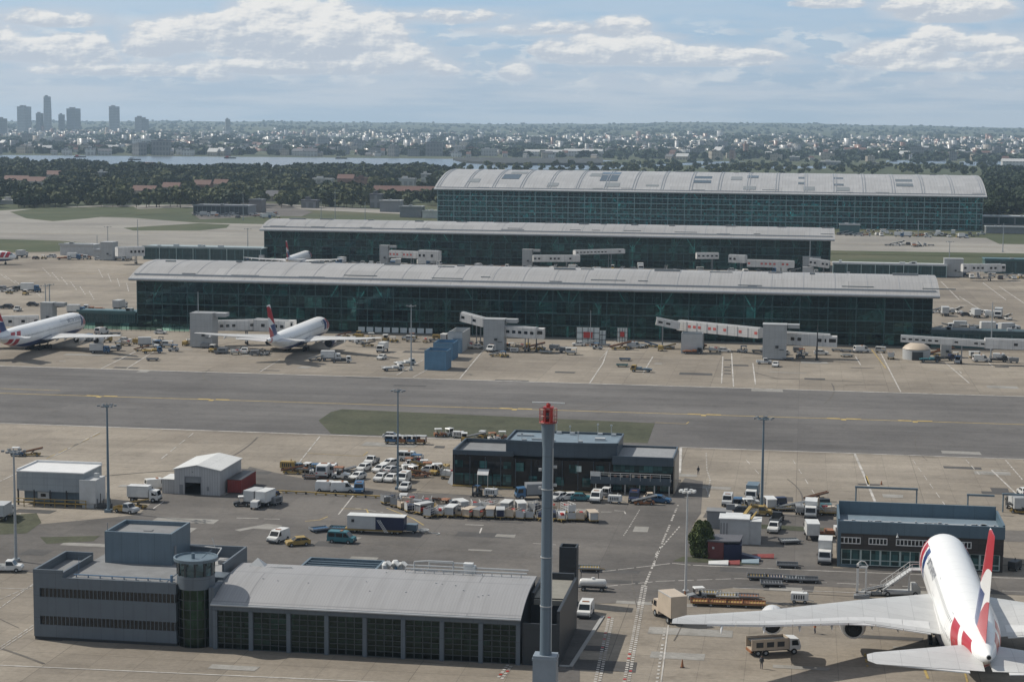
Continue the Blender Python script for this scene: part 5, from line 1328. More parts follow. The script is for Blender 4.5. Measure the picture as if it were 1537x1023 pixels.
mast(298, 520, 436, 'thin pole rising beside the left bridge tower', .2, 0); mast(69, 480, 428, 'left of two thin poles behind the jet at the left edge', .3, 2); mast(75, 480, 426, 'right of two thin poles behind the jet at the left edge', .3, 2)
for x, yb_, yt_, lab in ((162, 372, 340, 'floodlight mast with crossbar on the left far apron, taller'), (207, 372, 328, 'thin pole on the far apron above the teal link building'), (146, 378, 352, 'short mast beside the long grey shed'), (372, 372, 343, 'floodlight mast at left end of the middle concourse'),
                     (1424, 412, 362, 'floodlight mast by the low white-roofed link'), (1505, 378, 334, 'thin mast on the far taxiway at right'), (1215, 408, 360, 'thin mast before right end of middle concourse'), (1378, 356, 330, 'thin mast on the main terminal forecourt'), (790, 398, 352, 'thin mast before the glass of the middle concourse'), (1105, 404, 357, 'slender mast at middle concourse near its right end'),
                     (365, 330, 290, 'thin mast beside the parking deck'), (503, 330, 284, 'tall thin mast beyond middle concourse roof'), (482, 330, 300, 'curved-arm lamp mast beyond the middle concourse roof'), (548, 330, 302, 'lamp mast beyond middle concourse, right of the tall one')):
    mast(x, yb_, yt_, lab, .28, 4 if 'flood' in lab else 0, wide=1.8)

# ------------------------------------------------------------------ passenger bridges
M_TUN = panelled('white_bridge_cladding', (0.60, 0.59, 0.57), 2.2, 6.0, .45, gap=.6, tone=.06)
M_BTOW = panelled('pale_grey_bridge_tower', (0.36, 0.37, 0.37), 3.0, 2.2, .5, gap=.7, tone=.04)
M_ADV = paint('bridge_banner', (.55, .12, .10), .5, dirt=.4)
def bridge(label, tower, segs, cab=None, banner=False, extra=True):
    """tower: (px, py, width m, depth m, ytop); segs: list of ((px, py, z), (px, py, z), w, h)"""
    px, py, w, d, yt_ = tower
    p = g(px, py); H_ = height_to(p, yt_)
    t = thing('passenger_bridge', label, 'passenger bridge', (p.x, p.y, 0))
    b = MB(); b.box(-w / 2, w / 2, 0, d, .3, H_); b.box(-w / 2 - .12, w / 2 + .12, -.12, d + .12, H_, H_ + .25); b.box(-w / 2 + .3, -w / 2 + 1.5, -.06, -.003, .3, 2.5); b.build('bridge_tower', M_BTOW, t)
    b = MB(); b.obox((w * .1, -.2, H_ * .38), (.9, .5, .7)); b.obox((w * .3, -.12, H_ * .3), (1.4, .2, .15)); b.build('equipment_box', DARK, t)
    if extra:
        b = MB(); b.box(w / 2 + .2, w / 2 + 3.8, d * .3, d, H_ - 1.0, H_ + .15); b.build('rotunda', M_BTOW, t)
    for k, (a_, c_, ww, hh) in enumerate(segs):
        A_, C_ = g(*a_) - p, g(*c_) - p
        A_.z, C_.z = a_[2], c_[2]
        b = MB(); b.beam(A_, C_, ww, hh); tn = b.build('tunnel', M_TUN, t)
        d_ = (C_ - A_); ln = d_.length; u = d_.normalized(); sd = u.cross(Vector((0, 0, 1))).normalized()
        if sd.y > 0: sd = -sd
        n_ = max(3, int(ln / 1.9)); q = random.Random(int(px) + k)
        for i in range(n_):
            if q.random() < .35: continue
            c0 = A_ + u * (ln * (i + .2) / n_) + sd * (ww / 2 + .02); c1 = A_ + u * (ln * (i + .75) / n_) + sd * (ww / 2 + .02)
            b = MB(); b.beam(c0 + Vector((0, 0, .1)), c1 + Vector((0, 0, .1)), .06, hh * .28); b.build('window', M_ADV if banner and k == 0 else DGLASS, tn)
        b = MB()
        for i in range(0, n_ + 1, 2):
            c0 = A_ + u * (ln * i / n_); b.beam(c0 + sd * (ww / 2 + .04) + Vector((0, 0, -hh / 2)), c0 + sd * (ww / 2 + .04) + Vector((0, 0, hh / 2 + .1)), .12, .12)
        b.beam(A_ + Vector((0, 0, hh / 2 + .15)), C_ + Vector((0, 0, hh / 2 + .15)), ww * .5, .25); b.build('tunnel_rib', PALE, tn)
        m_ = A_ + d_ * .72; b = MB(); b.beam(m_ + sd * 1.2 + Vector((0, 0, -hh / 2)), (m_.x + sd.x * 1.2, m_.y + sd.y * 1.2, .5), .3); b.beam(m_ - sd * 1.2 + Vector((0, 0, -hh / 2)), (m_.x - sd.x * 1.2, m_.y - sd.y * 1.2, .5), .3); b.beam((m_.x + sd.x * 1.3, m_.y + sd.y * 1.3, .9), (m_.x - sd.x * 1.3, m_.y - sd.y * 1.3, .9), .35)
        lg = b.build('support_leg', GREY, t)
        b = MB()
        for s_ in (-1.3, 1.3): b.tube((m_.x + sd.x * s_ - .2, m_.y + sd.y * s_, .5), (m_.x + sd.x * s_ + .2, m_.y + sd.y * s_, .5), .5, n=12)
        b.build('wheel', BLACK, lg)
    if cab:
        cp = g(*cab) - p; b = MB(); b.obox((cp.x, cp.y, cab[2]), (3.0, 3.6, 3.2)); b.obox((cp.x - 1.4, cp.y - .5, cab[2]), (.8, 2.8, 2.6)); b.build('bridge_cab', M_TUN, t)
        b = MB(); b.obox((cp.x, cp.y - 1.84, cab[2] + .4), (2.2, .06, 1.1)); b.build('cab_window', DGLASS, t)
    return t
bridge('pale tower and long white bridge behind the twin-jet at the near concourse', (302, 522, 7.2, 6, 471), [((318, 489, 6.2), (390, 487, 6.2), 3.0, 3.0), ((385, 487, 6.3), (432, 490, 6.2), 3.6, 3.6)], (436, 488, 6.2))
bridge('middle white bridge with pale tower at the near concourse, bent tunnel', (741, 527, 6.6, 5, 480), [((752, 496, 6.2), (806, 500, 6.0), 3.2, 3.2), ((694, 475, 8.6), (728, 484, 7.2), 2.6, 2.8)], (810, 500, 5.8))
bridge('right-hand white bridge with long sloping banner tunnel at the near concourse', (1162, 540, 7.2, 5, 488), [((1142, 500, 6.8), (1020, 488, 7.0), 3.0, 3.0), ((1175, 507, 6.0), (1246, 511, 5.6), 3.4, 3.6), ((1020, 489, 7.2), (985, 482, 8.6), 2.4, 2.2)], (1249, 512, 5.4), banner=True)
bridge('low white bridge beside the round grey hut at far right of the near concourse', (1420, 536, 3.2, 3, 512), [((1352, 508, 7.0), (1480, 516, 6.2), 2.4, 1.8), ((1478, 515, 6.4), (1580, 519, 6.0), 3.0, 2.8)], None, extra=False)
bridge('pale tower and white banner bridge left of centre at the middle concourse', (576, 397, 4.4, 4, 369), [((586, 381, 7), (632, 383, 7), 3.2, 3.2), ((630, 383, 7), (660, 384, 7), 4.6, 4.6)], banner=True)
bridge('pale tower and white bridge in the centre of the middle concourse', (791, 401, 5.0, 4, 375), [((800, 388, 6.5), (870, 388, 6.5), 3, 3), ((862, 379, 9.2), (936, 377, 9.2), 2.8, 2.0)])
bridge('grey-framed bridge right of centre at the middle concourse', (1090, 404, 9, 4, 384), [((1045, 384, 8.4), (1078, 384, 8.4), 2.8, 2.8), ((1095, 388, 7), (1120, 389, 7), 3.4, 3.6)], extra=False)
bridge('white bridge with orange banner at right end of the middle concourse', (1212, 408, 5, 4, 386), [((1122, 395, 5.8), (1192, 397, 5.8), 3.2, 3.2), ((1215, 393, 6.4), (1245, 397, 5.4), 3.6, 3.4)], banner=True)
bridge('grey tower and white bridge on the low link right of the middle concourse', (1431, 416, 9, 6, 389), [((1444, 402, 6), (1502, 402, 6), 3.4, 3.4)], (1504, 402, 5.8), extra=False)
bridge('grey tower and white bridge by the teal link at left', (160, 391, 6.5, 8, 364), [((175, 378, 6.2), (215, 377, 6.2), 5.2, 4.4)], None, extra=False)
bridge('white bridge passing behind the jet at left edge with its own tower', (70, 488, 4.4, 4, 455), [((58, 481, 5.2), (-20, 483, 5.2), 3, 3)], None)
# ------------------------------------------------------------------ vehicle prototypes (front towards +X, on the ground at z 0)
_stock = {}
def wheels(t, xs, w, r=.33, name='wheel'):
    b = MB(); b.tube((0, -.12, 0), (0, .12, 0), r, n=14); b.tube((0, -.125, 0), (0, .125, 0), r * .5, n=10, m=1)
    first = None
    for x in xs:
        for s in (-1, 1):
            if first is None: first = c = b.build(name, [BLACK, STEEL], t, smooth=True)
            else: c = first.copy(); COL.objects.link(c); c.parent = t
            c.location = (x, s * (w / 2 - .06), r)
def glassband(t, pts, w, taper, name='side_window'):
    """side windows: polygons (x, z) on both flanks"""
    for s in (-1, 1):
        b = MB()
        for q in pts:
            v = [(x, s * (w / 2 - taper * max(0, z - .95) + .012), z) for x, z in q]
            b.poly(v if s < 0 else v[::-1])
        b.build(name, DGLASS, t)
def body_loft(outline, w, belt, tap):
    """side outline with flanks leaning in above the belt"""
    b = MB(); n = len(outline)
    def hw(z): return w / 2 - tap * max(0, z - belt)
    L_ = [(x, -hw(z), z) for x, z in outline]; R2 = [(x, hw(z), z) for x, z in outline]
    b.add(L_ + R2, [(i, n + i, n + (i + 1) % n, (i + 1) % n) for i in range(n)] + [tuple(range(n)), tuple(range(2 * n - 1, n - 1, -1))])
    return b
def lamps(t, x, w, z, front=True):
    for s in (-1, 1):
        b = MB(); b.obox((x, s * (w / 2 - .22), z), (.06, .28, .16)); b.build('headlight' if front else 'tail_lamp', LAMPG if front else TAILR, t)
def front_glass(t, p, q, w, tap, name='windscreen'):
    b = MB(); nx, nz = q[1] - p[1], p[0] - q[0]; l_ = math.hypot(nx, nz); ox, oz = nx / l_ * .015, nz / l_ * .015
    a_, c_ = w / 2 - tap * max(0, p[1] - .95) - .1, w / 2 - tap * max(0, q[1] - .95) - .1
    b.poly([(p[0] + ox, -a_, p[1] + oz), (p[0] + ox, a_, p[1] + oz), (q[0] + ox, c_, q[1] + oz), (q[0] + ox, -c_, q[1] + oz)]); b.build(name, DGLASS, t)

def make(kind, c1, c2=None):
    c2 = c2 or c1
    t = thing('vehicle', 'vehicle', 'vehicle')
    if kind == 'car':
        t.name = 'parked_car'
        b = body_loft([(-2.0, .3), (2.0, .3), (2.05, .62), (1.9, .86), (1.0, .98), (.35, 1.45), (-1.2, 1.48), (-1.85, 1.0), (-2.05, .9)], 1.75, .95, .28); b.build('body', c1, t)
        glassband(t, [[(.85, 1.0), (.3, 1.38), (-.3, 1.40), (-.3, 1.0)], [(-.4, 1.0), (-.4, 1.40), (-1.15, 1.40), (-1.65, 1.0)]], 1.75, .28)
        front_glass(t, (.98, 1.0), (.38, 1.43), 1.7, .28); front_glass(t, (-1.25, 1.43), (-1.82, 1.03), 1.7, .28, 'rear_window')
        wheels(t, (-1.25, 1.3), 1.75, .31); lamps(t, 2.02, 1.75, .68); lamps(t, -2.04, 1.75, .8, False); cat = 'car'
    elif kind in ('van', 'minibus'):
        t.name = 'service_van' if kind == 'van' else 'minibus'
        b = body_loft([(-2.3, .35), (2.25, .35), (2.35, .7), (2.25, 1.02), (1.65, 1.18), (1.05, 1.92), (.8, 2.02), (-2.2, 2.02), (-2.35, 1.1)], 1.9, .95, .09); b.build('body', c1, t)
        sw = [[(1.55, 1.18), (1.0, 1.8), (.55, 1.8), (.55, 1.15)]]
        if kind == 'minibus': sw += [[(.4, 1.15), (.4, 1.8), (-.8, 1.8), (-.8, 1.15)], [(-.95, 1.15), (-.95, 1.8), (-2.1, 1.8), (-2.1, 1.15)]]
        glassband(t, sw, 1.9, .09); front_glass(t, (1.63, 1.2), (1.08, 1.88), 1.85, .09); front_glass(t, (-2.22, 1.85), (-2.34, 1.2), 1.7, .09, 'rear_window')
        wheels(t, (-1.45, 1.45), 1.9, .34); lamps(t, 2.34, 1.9, .8); lamps(t, -2.35, 1.9, .9, False)
        b = MB(); b.box(2.2, 2.42, -.9, .9, .32, .55); b.box(-2.42, -2.3, -.9, .9, .32, .55); b.build('bumper', DARK, t); cat = 'van' if kind == 'van' else 'minibus'
        b = MB(); b.box(-.2, .2, -.5, .5, 2.02, 2.12); b.build('beacon', ORANGE, t)
    elif kind == 'pickup':
        t.name = 'pickup_truck'
        b = body_loft([(-.2, .4), (2.3, .4), (2.35, .8), (2.1, 1.05), (1.3, 1.12), (.85, 1.78), (-.2, 1.8)], 1.85, .95, .2); b.build('cab', c1, t)
        b = MB(); b.box(-2.4, -.22, -.92, .92, .4, .62); b.box(-2.4, -.22, -.92, -.86, .62, 1.05); b.box(-2.4, -.22, .86, .92, .62, 1.05); b.box(-2.4, -2.34, -.85, .85, .62, 1.05); b.build('load_bed', c2, t)
        glassband(t, [[(1.15, 1.12), (.8, 1.68), (-.1, 1.68), (-.1, 1.12)]], 1.85, .2); front_glass(t, (1.27, 1.15), (.88, 1.74), 1.8, .2)
        wheels(t, (-1.5, 1.5), 1.85, .36); lamps(t, 2.34, 1.85, .8); cat = 'pickup'
    elif kind == 'tug':
        t.name = 'baggage_tractor'
        b = MB(); b.xprism([(-1.3, .3), (1.4, .3), (1.45, .75), (.5, .95), (.2, .95), (.2, .6), (-.5, .6), (-.6, .9), (-1.3, .9)], 1.35); b.build('chassis', c2, t)
        b = MB()
        for x in (.35, -.95):
            for y in (-.58, .58): b.box(x - .04, x + .04, y - .04, y + .04, .9, 1.75)
        b.xprism([(-1.15, 1.75), (.55, 1.75), (.45, 1.87), (-1.05, 1.87)], 1.35); b.build('canopy', c1, t)
        b = MB(); b.box(.42, .45, -.55, .55, 1.0, 1.7); b.build('windscreen', DGLASS, t)
        b = MB(); b.box(-.45, -.1, -.5, .5, .6, .72); b.box(-.55, -.42, -.5, .5, .72, 1.2); b.build('seat', BLACK, t)
        wheels(t, (-.9, .95), 1.4, .33); lamps(t, 1.44, 1.3, .6); cat = 'tractor'
    elif kind == 'wagon':
        t.name = 'baggage_wagon'
        b = MB(); b.box(-1.5, 1.5, -.75, .75, .42, .54); b.beam((1.5, 0, .45), (2.3, 0, .3), .09); b.build('deck', YELLOW, t)
        b = MB()
        for x in (-1.42, 1.42):
            for y in (-.68, .68): b.box(x - .04, x + .04, y - .04, y + .04, .54, 1.78)
        b.xprism([(-1.55, 1.78), (1.55, 1.78), (1.45, 1.9), (-1.45, 1.9)], 1.6); b.build('canopy', c1, t)
        b = MB(); b.box(-1.40, -1.36, -.63, .63, .56, 1.76); b.box(1.36, 1.40, -.63, .63, .56, 1.76); b.box(-1.36, .0, .62, .66, .56, 1.7); b.box(-1.2, 1.1, -.66, -.62, .56, 1.2); b.build('side_curtain', c2, t)
        b = MB(); q = random.Random(hash(c1.name + c2.name) % 99 if False else len(c1.name) * 7 + len(c2.name))
        for k in range(7): b.obox((q.uniform(-1.1, 1.1), q.uniform(-.4, .4), .56 + .22), (q.uniform(.5, .8), .45, .4), q.uniform(0, 3))
        b.build('luggage', [NAVY, DARK, RED][len(c2.name) % 3], t)
        wheels(t, (-1.05, 1.05), 1.5, .22); cat = 'baggage wagon'
    elif kind == 'cage':
        t.name = 'baggage_wagon'
        b = MB(); b.box(-1.4, 1.4, -.72, .72, .42, .54); b.beam((1.4, 0, .45), (2.2, 0, .3), .09); b.build('deck', YELLOW, t)
        b = MB()
        for x in (-1.34, -.45, .45, 1.34):
            for y in (-.68, .68): b.box(x - .035, x + .035, y - .035, y + .035, .54, 1.75)
        for y in (-.68, .68):
            for z in (.95, 1.35, 1.75): b.box(-1.37, 1.37, y - .03, y + .03, z - .03, z + .03)
        b.box(-1.37, -1.32, -.64, .64, .56, 1.7); b.build('cage_frame', c1, t)
        b = MB(); b.xprism([(-1.2, .56), (.9, .56), (.8, 1.1), (.2, 1.35), (-.9, 1.5), (-1.2, 1.3)], 1.15); b.build('covered_load', c2, t)
        b = MB(); b.obox((.6, .1, 1.3), (.8, .5, .35), .4); b.build('luggage', [NAVY, DARK, RED, BLUE][(len(c2.name) + len(c1.name)) % 4], t)
        wheels(t, (-1.0, 1.0), 1.4, .22); cat = 'baggage wagon'
    elif kind == 'dolly':
        t.name = 'cargo_dolly'
        b = MB(); b.box(-1.7, 1.7, -1.05, 1.05, .4, .5); b.beam((1.7, 0, .42), (2.6, 0, .3), .1); b.build('frame', c1, t)
        b = MB()
        for k in range(8): x = -1.55 + k * .44; b.tube((x, -1.0, .55), (x, 1.0, .55), .06, n=6)
        b.build('roller_bed', c2, t)
        b = MB()
        for s in (-1, 1): b.box(-1.7, 1.7, s * 1.06 - .04, s * 1.06 + .04, .5, .72)
        b.box(-1.74, -1.7, -1, 1, .5, .85); b.build('guide_rail', c2 if c1 is YELLOW else GREY, t); wheels(t, (-1.2, 1.2), 1.9, .22); cat = 'cargo dolly'
    elif kind == 'loader':
        t.name = 'belt_loader'
        b = MB(); b.xprism([(-2.6, .3), (2.2, .3), (2.4, .6), (2.2, .85), (.9, .85), (.7, .6), (-2.6, .7)], 1.4); b.build('chassis', c1, t)
        b = MB(); b.beam((-3.2, .15, .75), (2.9, .15, 2.1), .95, .2); b.build('conveyor', DARK, t)
        b = MB(); b.beam((-3.2, .68, .95), (2.9, .68, 2.35), .06, .2); b.beam((-3.2, -.38, .95), (2.9, -.38, 2.35), .06, .2); b.beam((-.4, .15, .6), (.6, .15, 1.5), .3); b.build('side_rail', c2, t)
        b = MB(); b.box(.4, 1.6, -.75, -.42, .85, 1.1); b.box(.3, .45, -.75, -.42, 1.1, 1.5); b.build('seat', BLACK, t); wheels(t, (-1.7, 1.5), 1.5, .35); cat = 'belt loader'
    elif kind in ('truck', 'hilift'):
        t.name = 'box_truck'
        b = body_loft([(1.2, .5), (2.95, .5), (3.05, 1.0), (2.95, 1.3), (2.7, 2.2), (1.2, 2.3)], 2.1, 1.2, .06); b.build('cab', c1, t)
        front_glass(t, (2.95, 1.32), (2.72, 2.1), 2.0, .06); glassband(t, [[(2.75, 1.35), (2.55, 2.05), (1.7, 2.05), (1.7, 1.35)]], 2.1, .06)
        hh = 3.0 if kind == 'truck' else 3.7
        b = MB(); b.box(-3.0, 1.05, -1.1, 1.1, .95, hh); b.box(-3.06, -3.0, -1.0, 1.0, 1.0, hh - .1); b.build('cargo_box', c2, t)
        b = MB(); b.box(-3.02, 1.07, -1.13, -1.1, hh - .12, hh + .02); b.box(-3.02, 1.07, 1.1, 1.13, hh - .12, hh + .02); b.build('box_trim', PALE, t)
        b = MB(); b.box(-3.0, 2.6, -.5, .5, .55, .9); b.box(2.9, 3.12, -1, 1, .4, .7); b.build('chassis', DARK, t); wheels(t, (-2.0, 2.0), 2.1, .45); lamps(t, 3.06, 2.0, .95); cat = 'truck'
        b = MB()
        for s in (-1, 1): b.box(2.6, 2.7, s * 1.2 - .06, s * 1.2 + .06, 1.5, 1.9)
        b.build('mirror', BLACK, t)
    elif kind == 'flatbed':
        t.name = 'flatbed_truck'
        b = body_loft([(1.4, .5), (2.9, .5), (3.0, 1.0), (2.6, 1.95), (1.4, 2.0)], 2.0, 1.1, .06); b.build('cab', c1, t); front_glass(t, (2.95, 1.1), (2.62, 1.9), 1.9, .06); glassband(t, [[(2.7, 1.15), (2.45, 1.8), (1.7, 1.8), (1.7, 1.15)]], 2.0, .06)
        b = MB(); b.box(-3.2, 1.2, -1.05, 1.05, .8, .95); b.box(-.2, 1.2, -1.0, 1.0, .953, 1.4); b.box(-2.6, -.6, -.7, .7, .953, 1.15); b.build('load_bed', c2, t)
        b = MB(); b.box(-3.2, 2.4, -.45, .45, .5, .797); b.build('chassis', DARK, t); wheels(t, (-2.2, 2.0), 2.0, .42); lamps(t, 3.0, 1.9, .85); cat = 'truck'
    elif kind == 'tipper':
        t.name = 'cage_truck'
        b = body_loft([(2.0, .6), (3.5, .6), (3.6, 1.1), (3.3, 2.1), (2.0, 2.2)], 2.1, 1.1, .06); b.build('cab', WHITE, t); front_glass(t, (3.55, 1.2), (3.32, 2.02), 2.0, .06); glassband(t, [[(3.3, 1.25), (3.1, 1.95), (2.3, 1.95), (2.3, 1.25)]], 2.1, .06)
        b = MB(); b.box(-3.4, 1.9, -1.1, 1.1, .8, .95); b.box(-3.4, 1.9, -1.12, -1.04, .95, 2.3); b.box(-3.4, 1.9, 1.04, 1.12, .95, 2.3); b.box(1.8, 1.9, -1.03, 1.03, .95, 2.3); b.build('side_panel', c1, t)
        b = MB(); b.box(-3.3, 1.79, -1.03, 1.03, 1.9, 1.98); b.build('cargo_net', c2, t)
        b = MB()
        for x in (-3.4, -1.6, .1, 1.8):
            for s in (-1, 1): b.box(x - .05, x + .05, s * 1.15 - .03, s * 1.15 + .03, .8, 2.35)
        b.box(-3.48, -3.4, -1.1, -1.0, .8, 2.3); b.box(-3.48, -3.4, 1.0, 1.1, .8, 2.3); b.build('frame_post', BEIGE, t)
        b = MB()
        for k in range(3): b.box(-2.8 + k * 1.5, -1.8 + k * 1.5, -1.15, -1.125, 1.2, 1.9)
        b.build('side_sign', [DARK, YELLOW, DARK][0], t)
        b = MB(); b.box(-3.5, -3.3, -1.0, 1.0, .45, .78); b.build('tail_board', ORANGE, t)
        b = MB(); b.box(-3.2, 3.2, -.45, .45, .5, .797); b.build('chassis', DARK, t); wheels(t, (-2.5, -1.4, 2.6), 2.1, .42); lamps(t, 3.58, 2.0, .9); cat = 'truck'
    elif kind == 'stairs':
        t.name = 'boarding_stairs'
        b = MB(); b.box(-3, 2.8, -.9, .9, .4, .75); b.xprism([(1.6, .75), (2.8, .75), (2.8, 1.3), (2.3, 1.9), (1.6, 1.9)], 1.7); b.build('chassis', c1, t)
        b = MB(); b.beam((-2.9, 0, .9), (1.4, 0, 4.0), 1.5, .25)
        for k in range(12): u = k / 12; b.obox((-2.8 + 4.2 * u, 0, 1.05 + 3.1 * u), (.3, 1.4, .05))
        b.box(1.3, 3.0, -.8, .8, 3.95, 4.1); b.build('stair_flight', PALE, t)
        b = MB()
        for s in (-.78, .78):
            b.beam((-2.9, s, 1.9), (1.4, s, 5.0), .06); b.beam((1.4, s, 5.0), (3.0, s, 5.0), .06)
            for k in range(6): u = k / 5; b.tube((-2.9 + 4.3 * u, s, .9 + 3.1 * u), (-2.9 + 4.3 * u, s, 1.9 + 3.1 * u), .035, n=4)
        b.tube((2.9, .78, 4.1), (2.9, .78, 5), .04, n=4); b.tube((2.9, -.78, 4.1), (2.9, -.78, 5), .04, n=4); b.beam((1.2, 0, .75), (1.2, 0, 3.9), .25); b.build('hand_rail', WHITE, t); wheels(t, (-2.2, 2), 1.8, .38); cat = 'boarding stairs'
    elif kind == 'forklift':
        t.name = 'forklift'
        b = MB(); b.xprism([(-1.1, .3), (.9, .3), (.9, .7), (.3, .8), (-.5, .8), (-.6, 1.1), (-1.15, 1.1)], 1.2); b.build('chassis', c1, t)
        b = MB(); b.box(.95, 1.05, -.5, -.38, .1, 2.2); b.box(.95, 1.05, .38, .5, .1, 2.2); b.box(.95, 1.02, -.38, .38, 2.1, 2.2); b.box(1.06, 2.0, -.45, -.3, .1, .17); b.box(1.06, 2.0, .3, .45, .1, .17); b.build('lift_mast', DARK, t)
        b = MB(); b.xprism([(-.7, 1.95), (.7, 1.95), (.6, 2.05), (-.6, 2.05)], 1.15)
        for x in (-.65, .6):
            for y in (-.5, .5): b.box(x - .04, x + .04, y - .04, y + .04, .8, 1.95)
        b.build('overhead_guard', c2, t); b = MB(); b.box(-.45, 0, -.35, .35, .8, .95); b.box(-.55, -.42, -.35, .35, .95, 1.4); b.build('seat', BLACK, t); wheels(t, (-.75, .6), 1.2, .3); cat = 'forklift'
    elif kind == 'tank':
        t.name = 'tank_trailer'
        b = MB(); b.box(-2.2, 2.2, -.6, .6, .5, .65); b.beam((2.2, 0, .5), (3.3, 0, .35), .1); b.build('frame', DARK, t)
        b = MB(); b.loft([[(x, .62 * f * cos(2 * pi * i / 14), 1.25 + .62 * f * sin(2 * pi * i / 14)) for i in range(14)] for x, f in ((-2.1, .2), (-1.95, .8), (-1.7, 1), (1.7, 1), (1.95, .8), (2.1, .2))]); b.tube((0, 0, 1.8), (0, 0, 2.05), .25, n=10); b.build('tank', c1, t, smooth=True); wheels(t, (-1.4, 1.4), 1.4, .33); cat = 'tank trailer'
    elif kind == 'gpu':
        t.name = 'power_unit'
        b = MB(); b.xprism([(-1.3, .45), (1.3, .45), (1.3, 1.35), (1.1, 1.55), (-1.2, 1.55), (-1.3, 1.4)], 1.3); b.build('housing', c1, t)
        b = MB()
        for k in range(5): b.box(-.9 + k * .35, -.7 + k * .35, -.68, -.653, .7, 1.3)
        b.build('vent_panel', DARK, t); b = MB(); b.beam((1.3, 0, .5), (2.1, 0, .3), .08); b.tube((.5, .2, 1.55), (.5, .2, 1.9), .08, n=8); b.build('tow_bar', c2, t); wheels(t, (-.8, .8), 1.3, .26); cat = 'power unit'
    t['category'] = cat
    return t

COLN = {'white': WHITE, 'grey': PALE, 'mid grey': GREY, 'dark': DARK, 'blue': BLUE, 'navy': NAVY, 'teal': TEALP, 'yellow': YELLOW, 'orange': ORANGE, 'red': RED, 'beige': BEIGE, 'steel': STEEL, 'blue-grey': BSTEEL}
def put(kind, c1, c2, px, py, hd, label, group=None, sc=None):
    k = (kind, c1, c2); p = g(px, py)
    if k not in _stock:
        t = _stock[k] = make(kind, COLN[c1], COLN[c2 or c1]); t.location = (p.x, p.y, .02); t.rotation_euler = (0, 0, R_(hd)); t['label'] = label
        if group: t['group'] = group
        if sc: t.scale = (sc,) * 3
        return t
    return dup(_stock[k], (p.x, p.y, .02), R_(hd), label, group, sc)

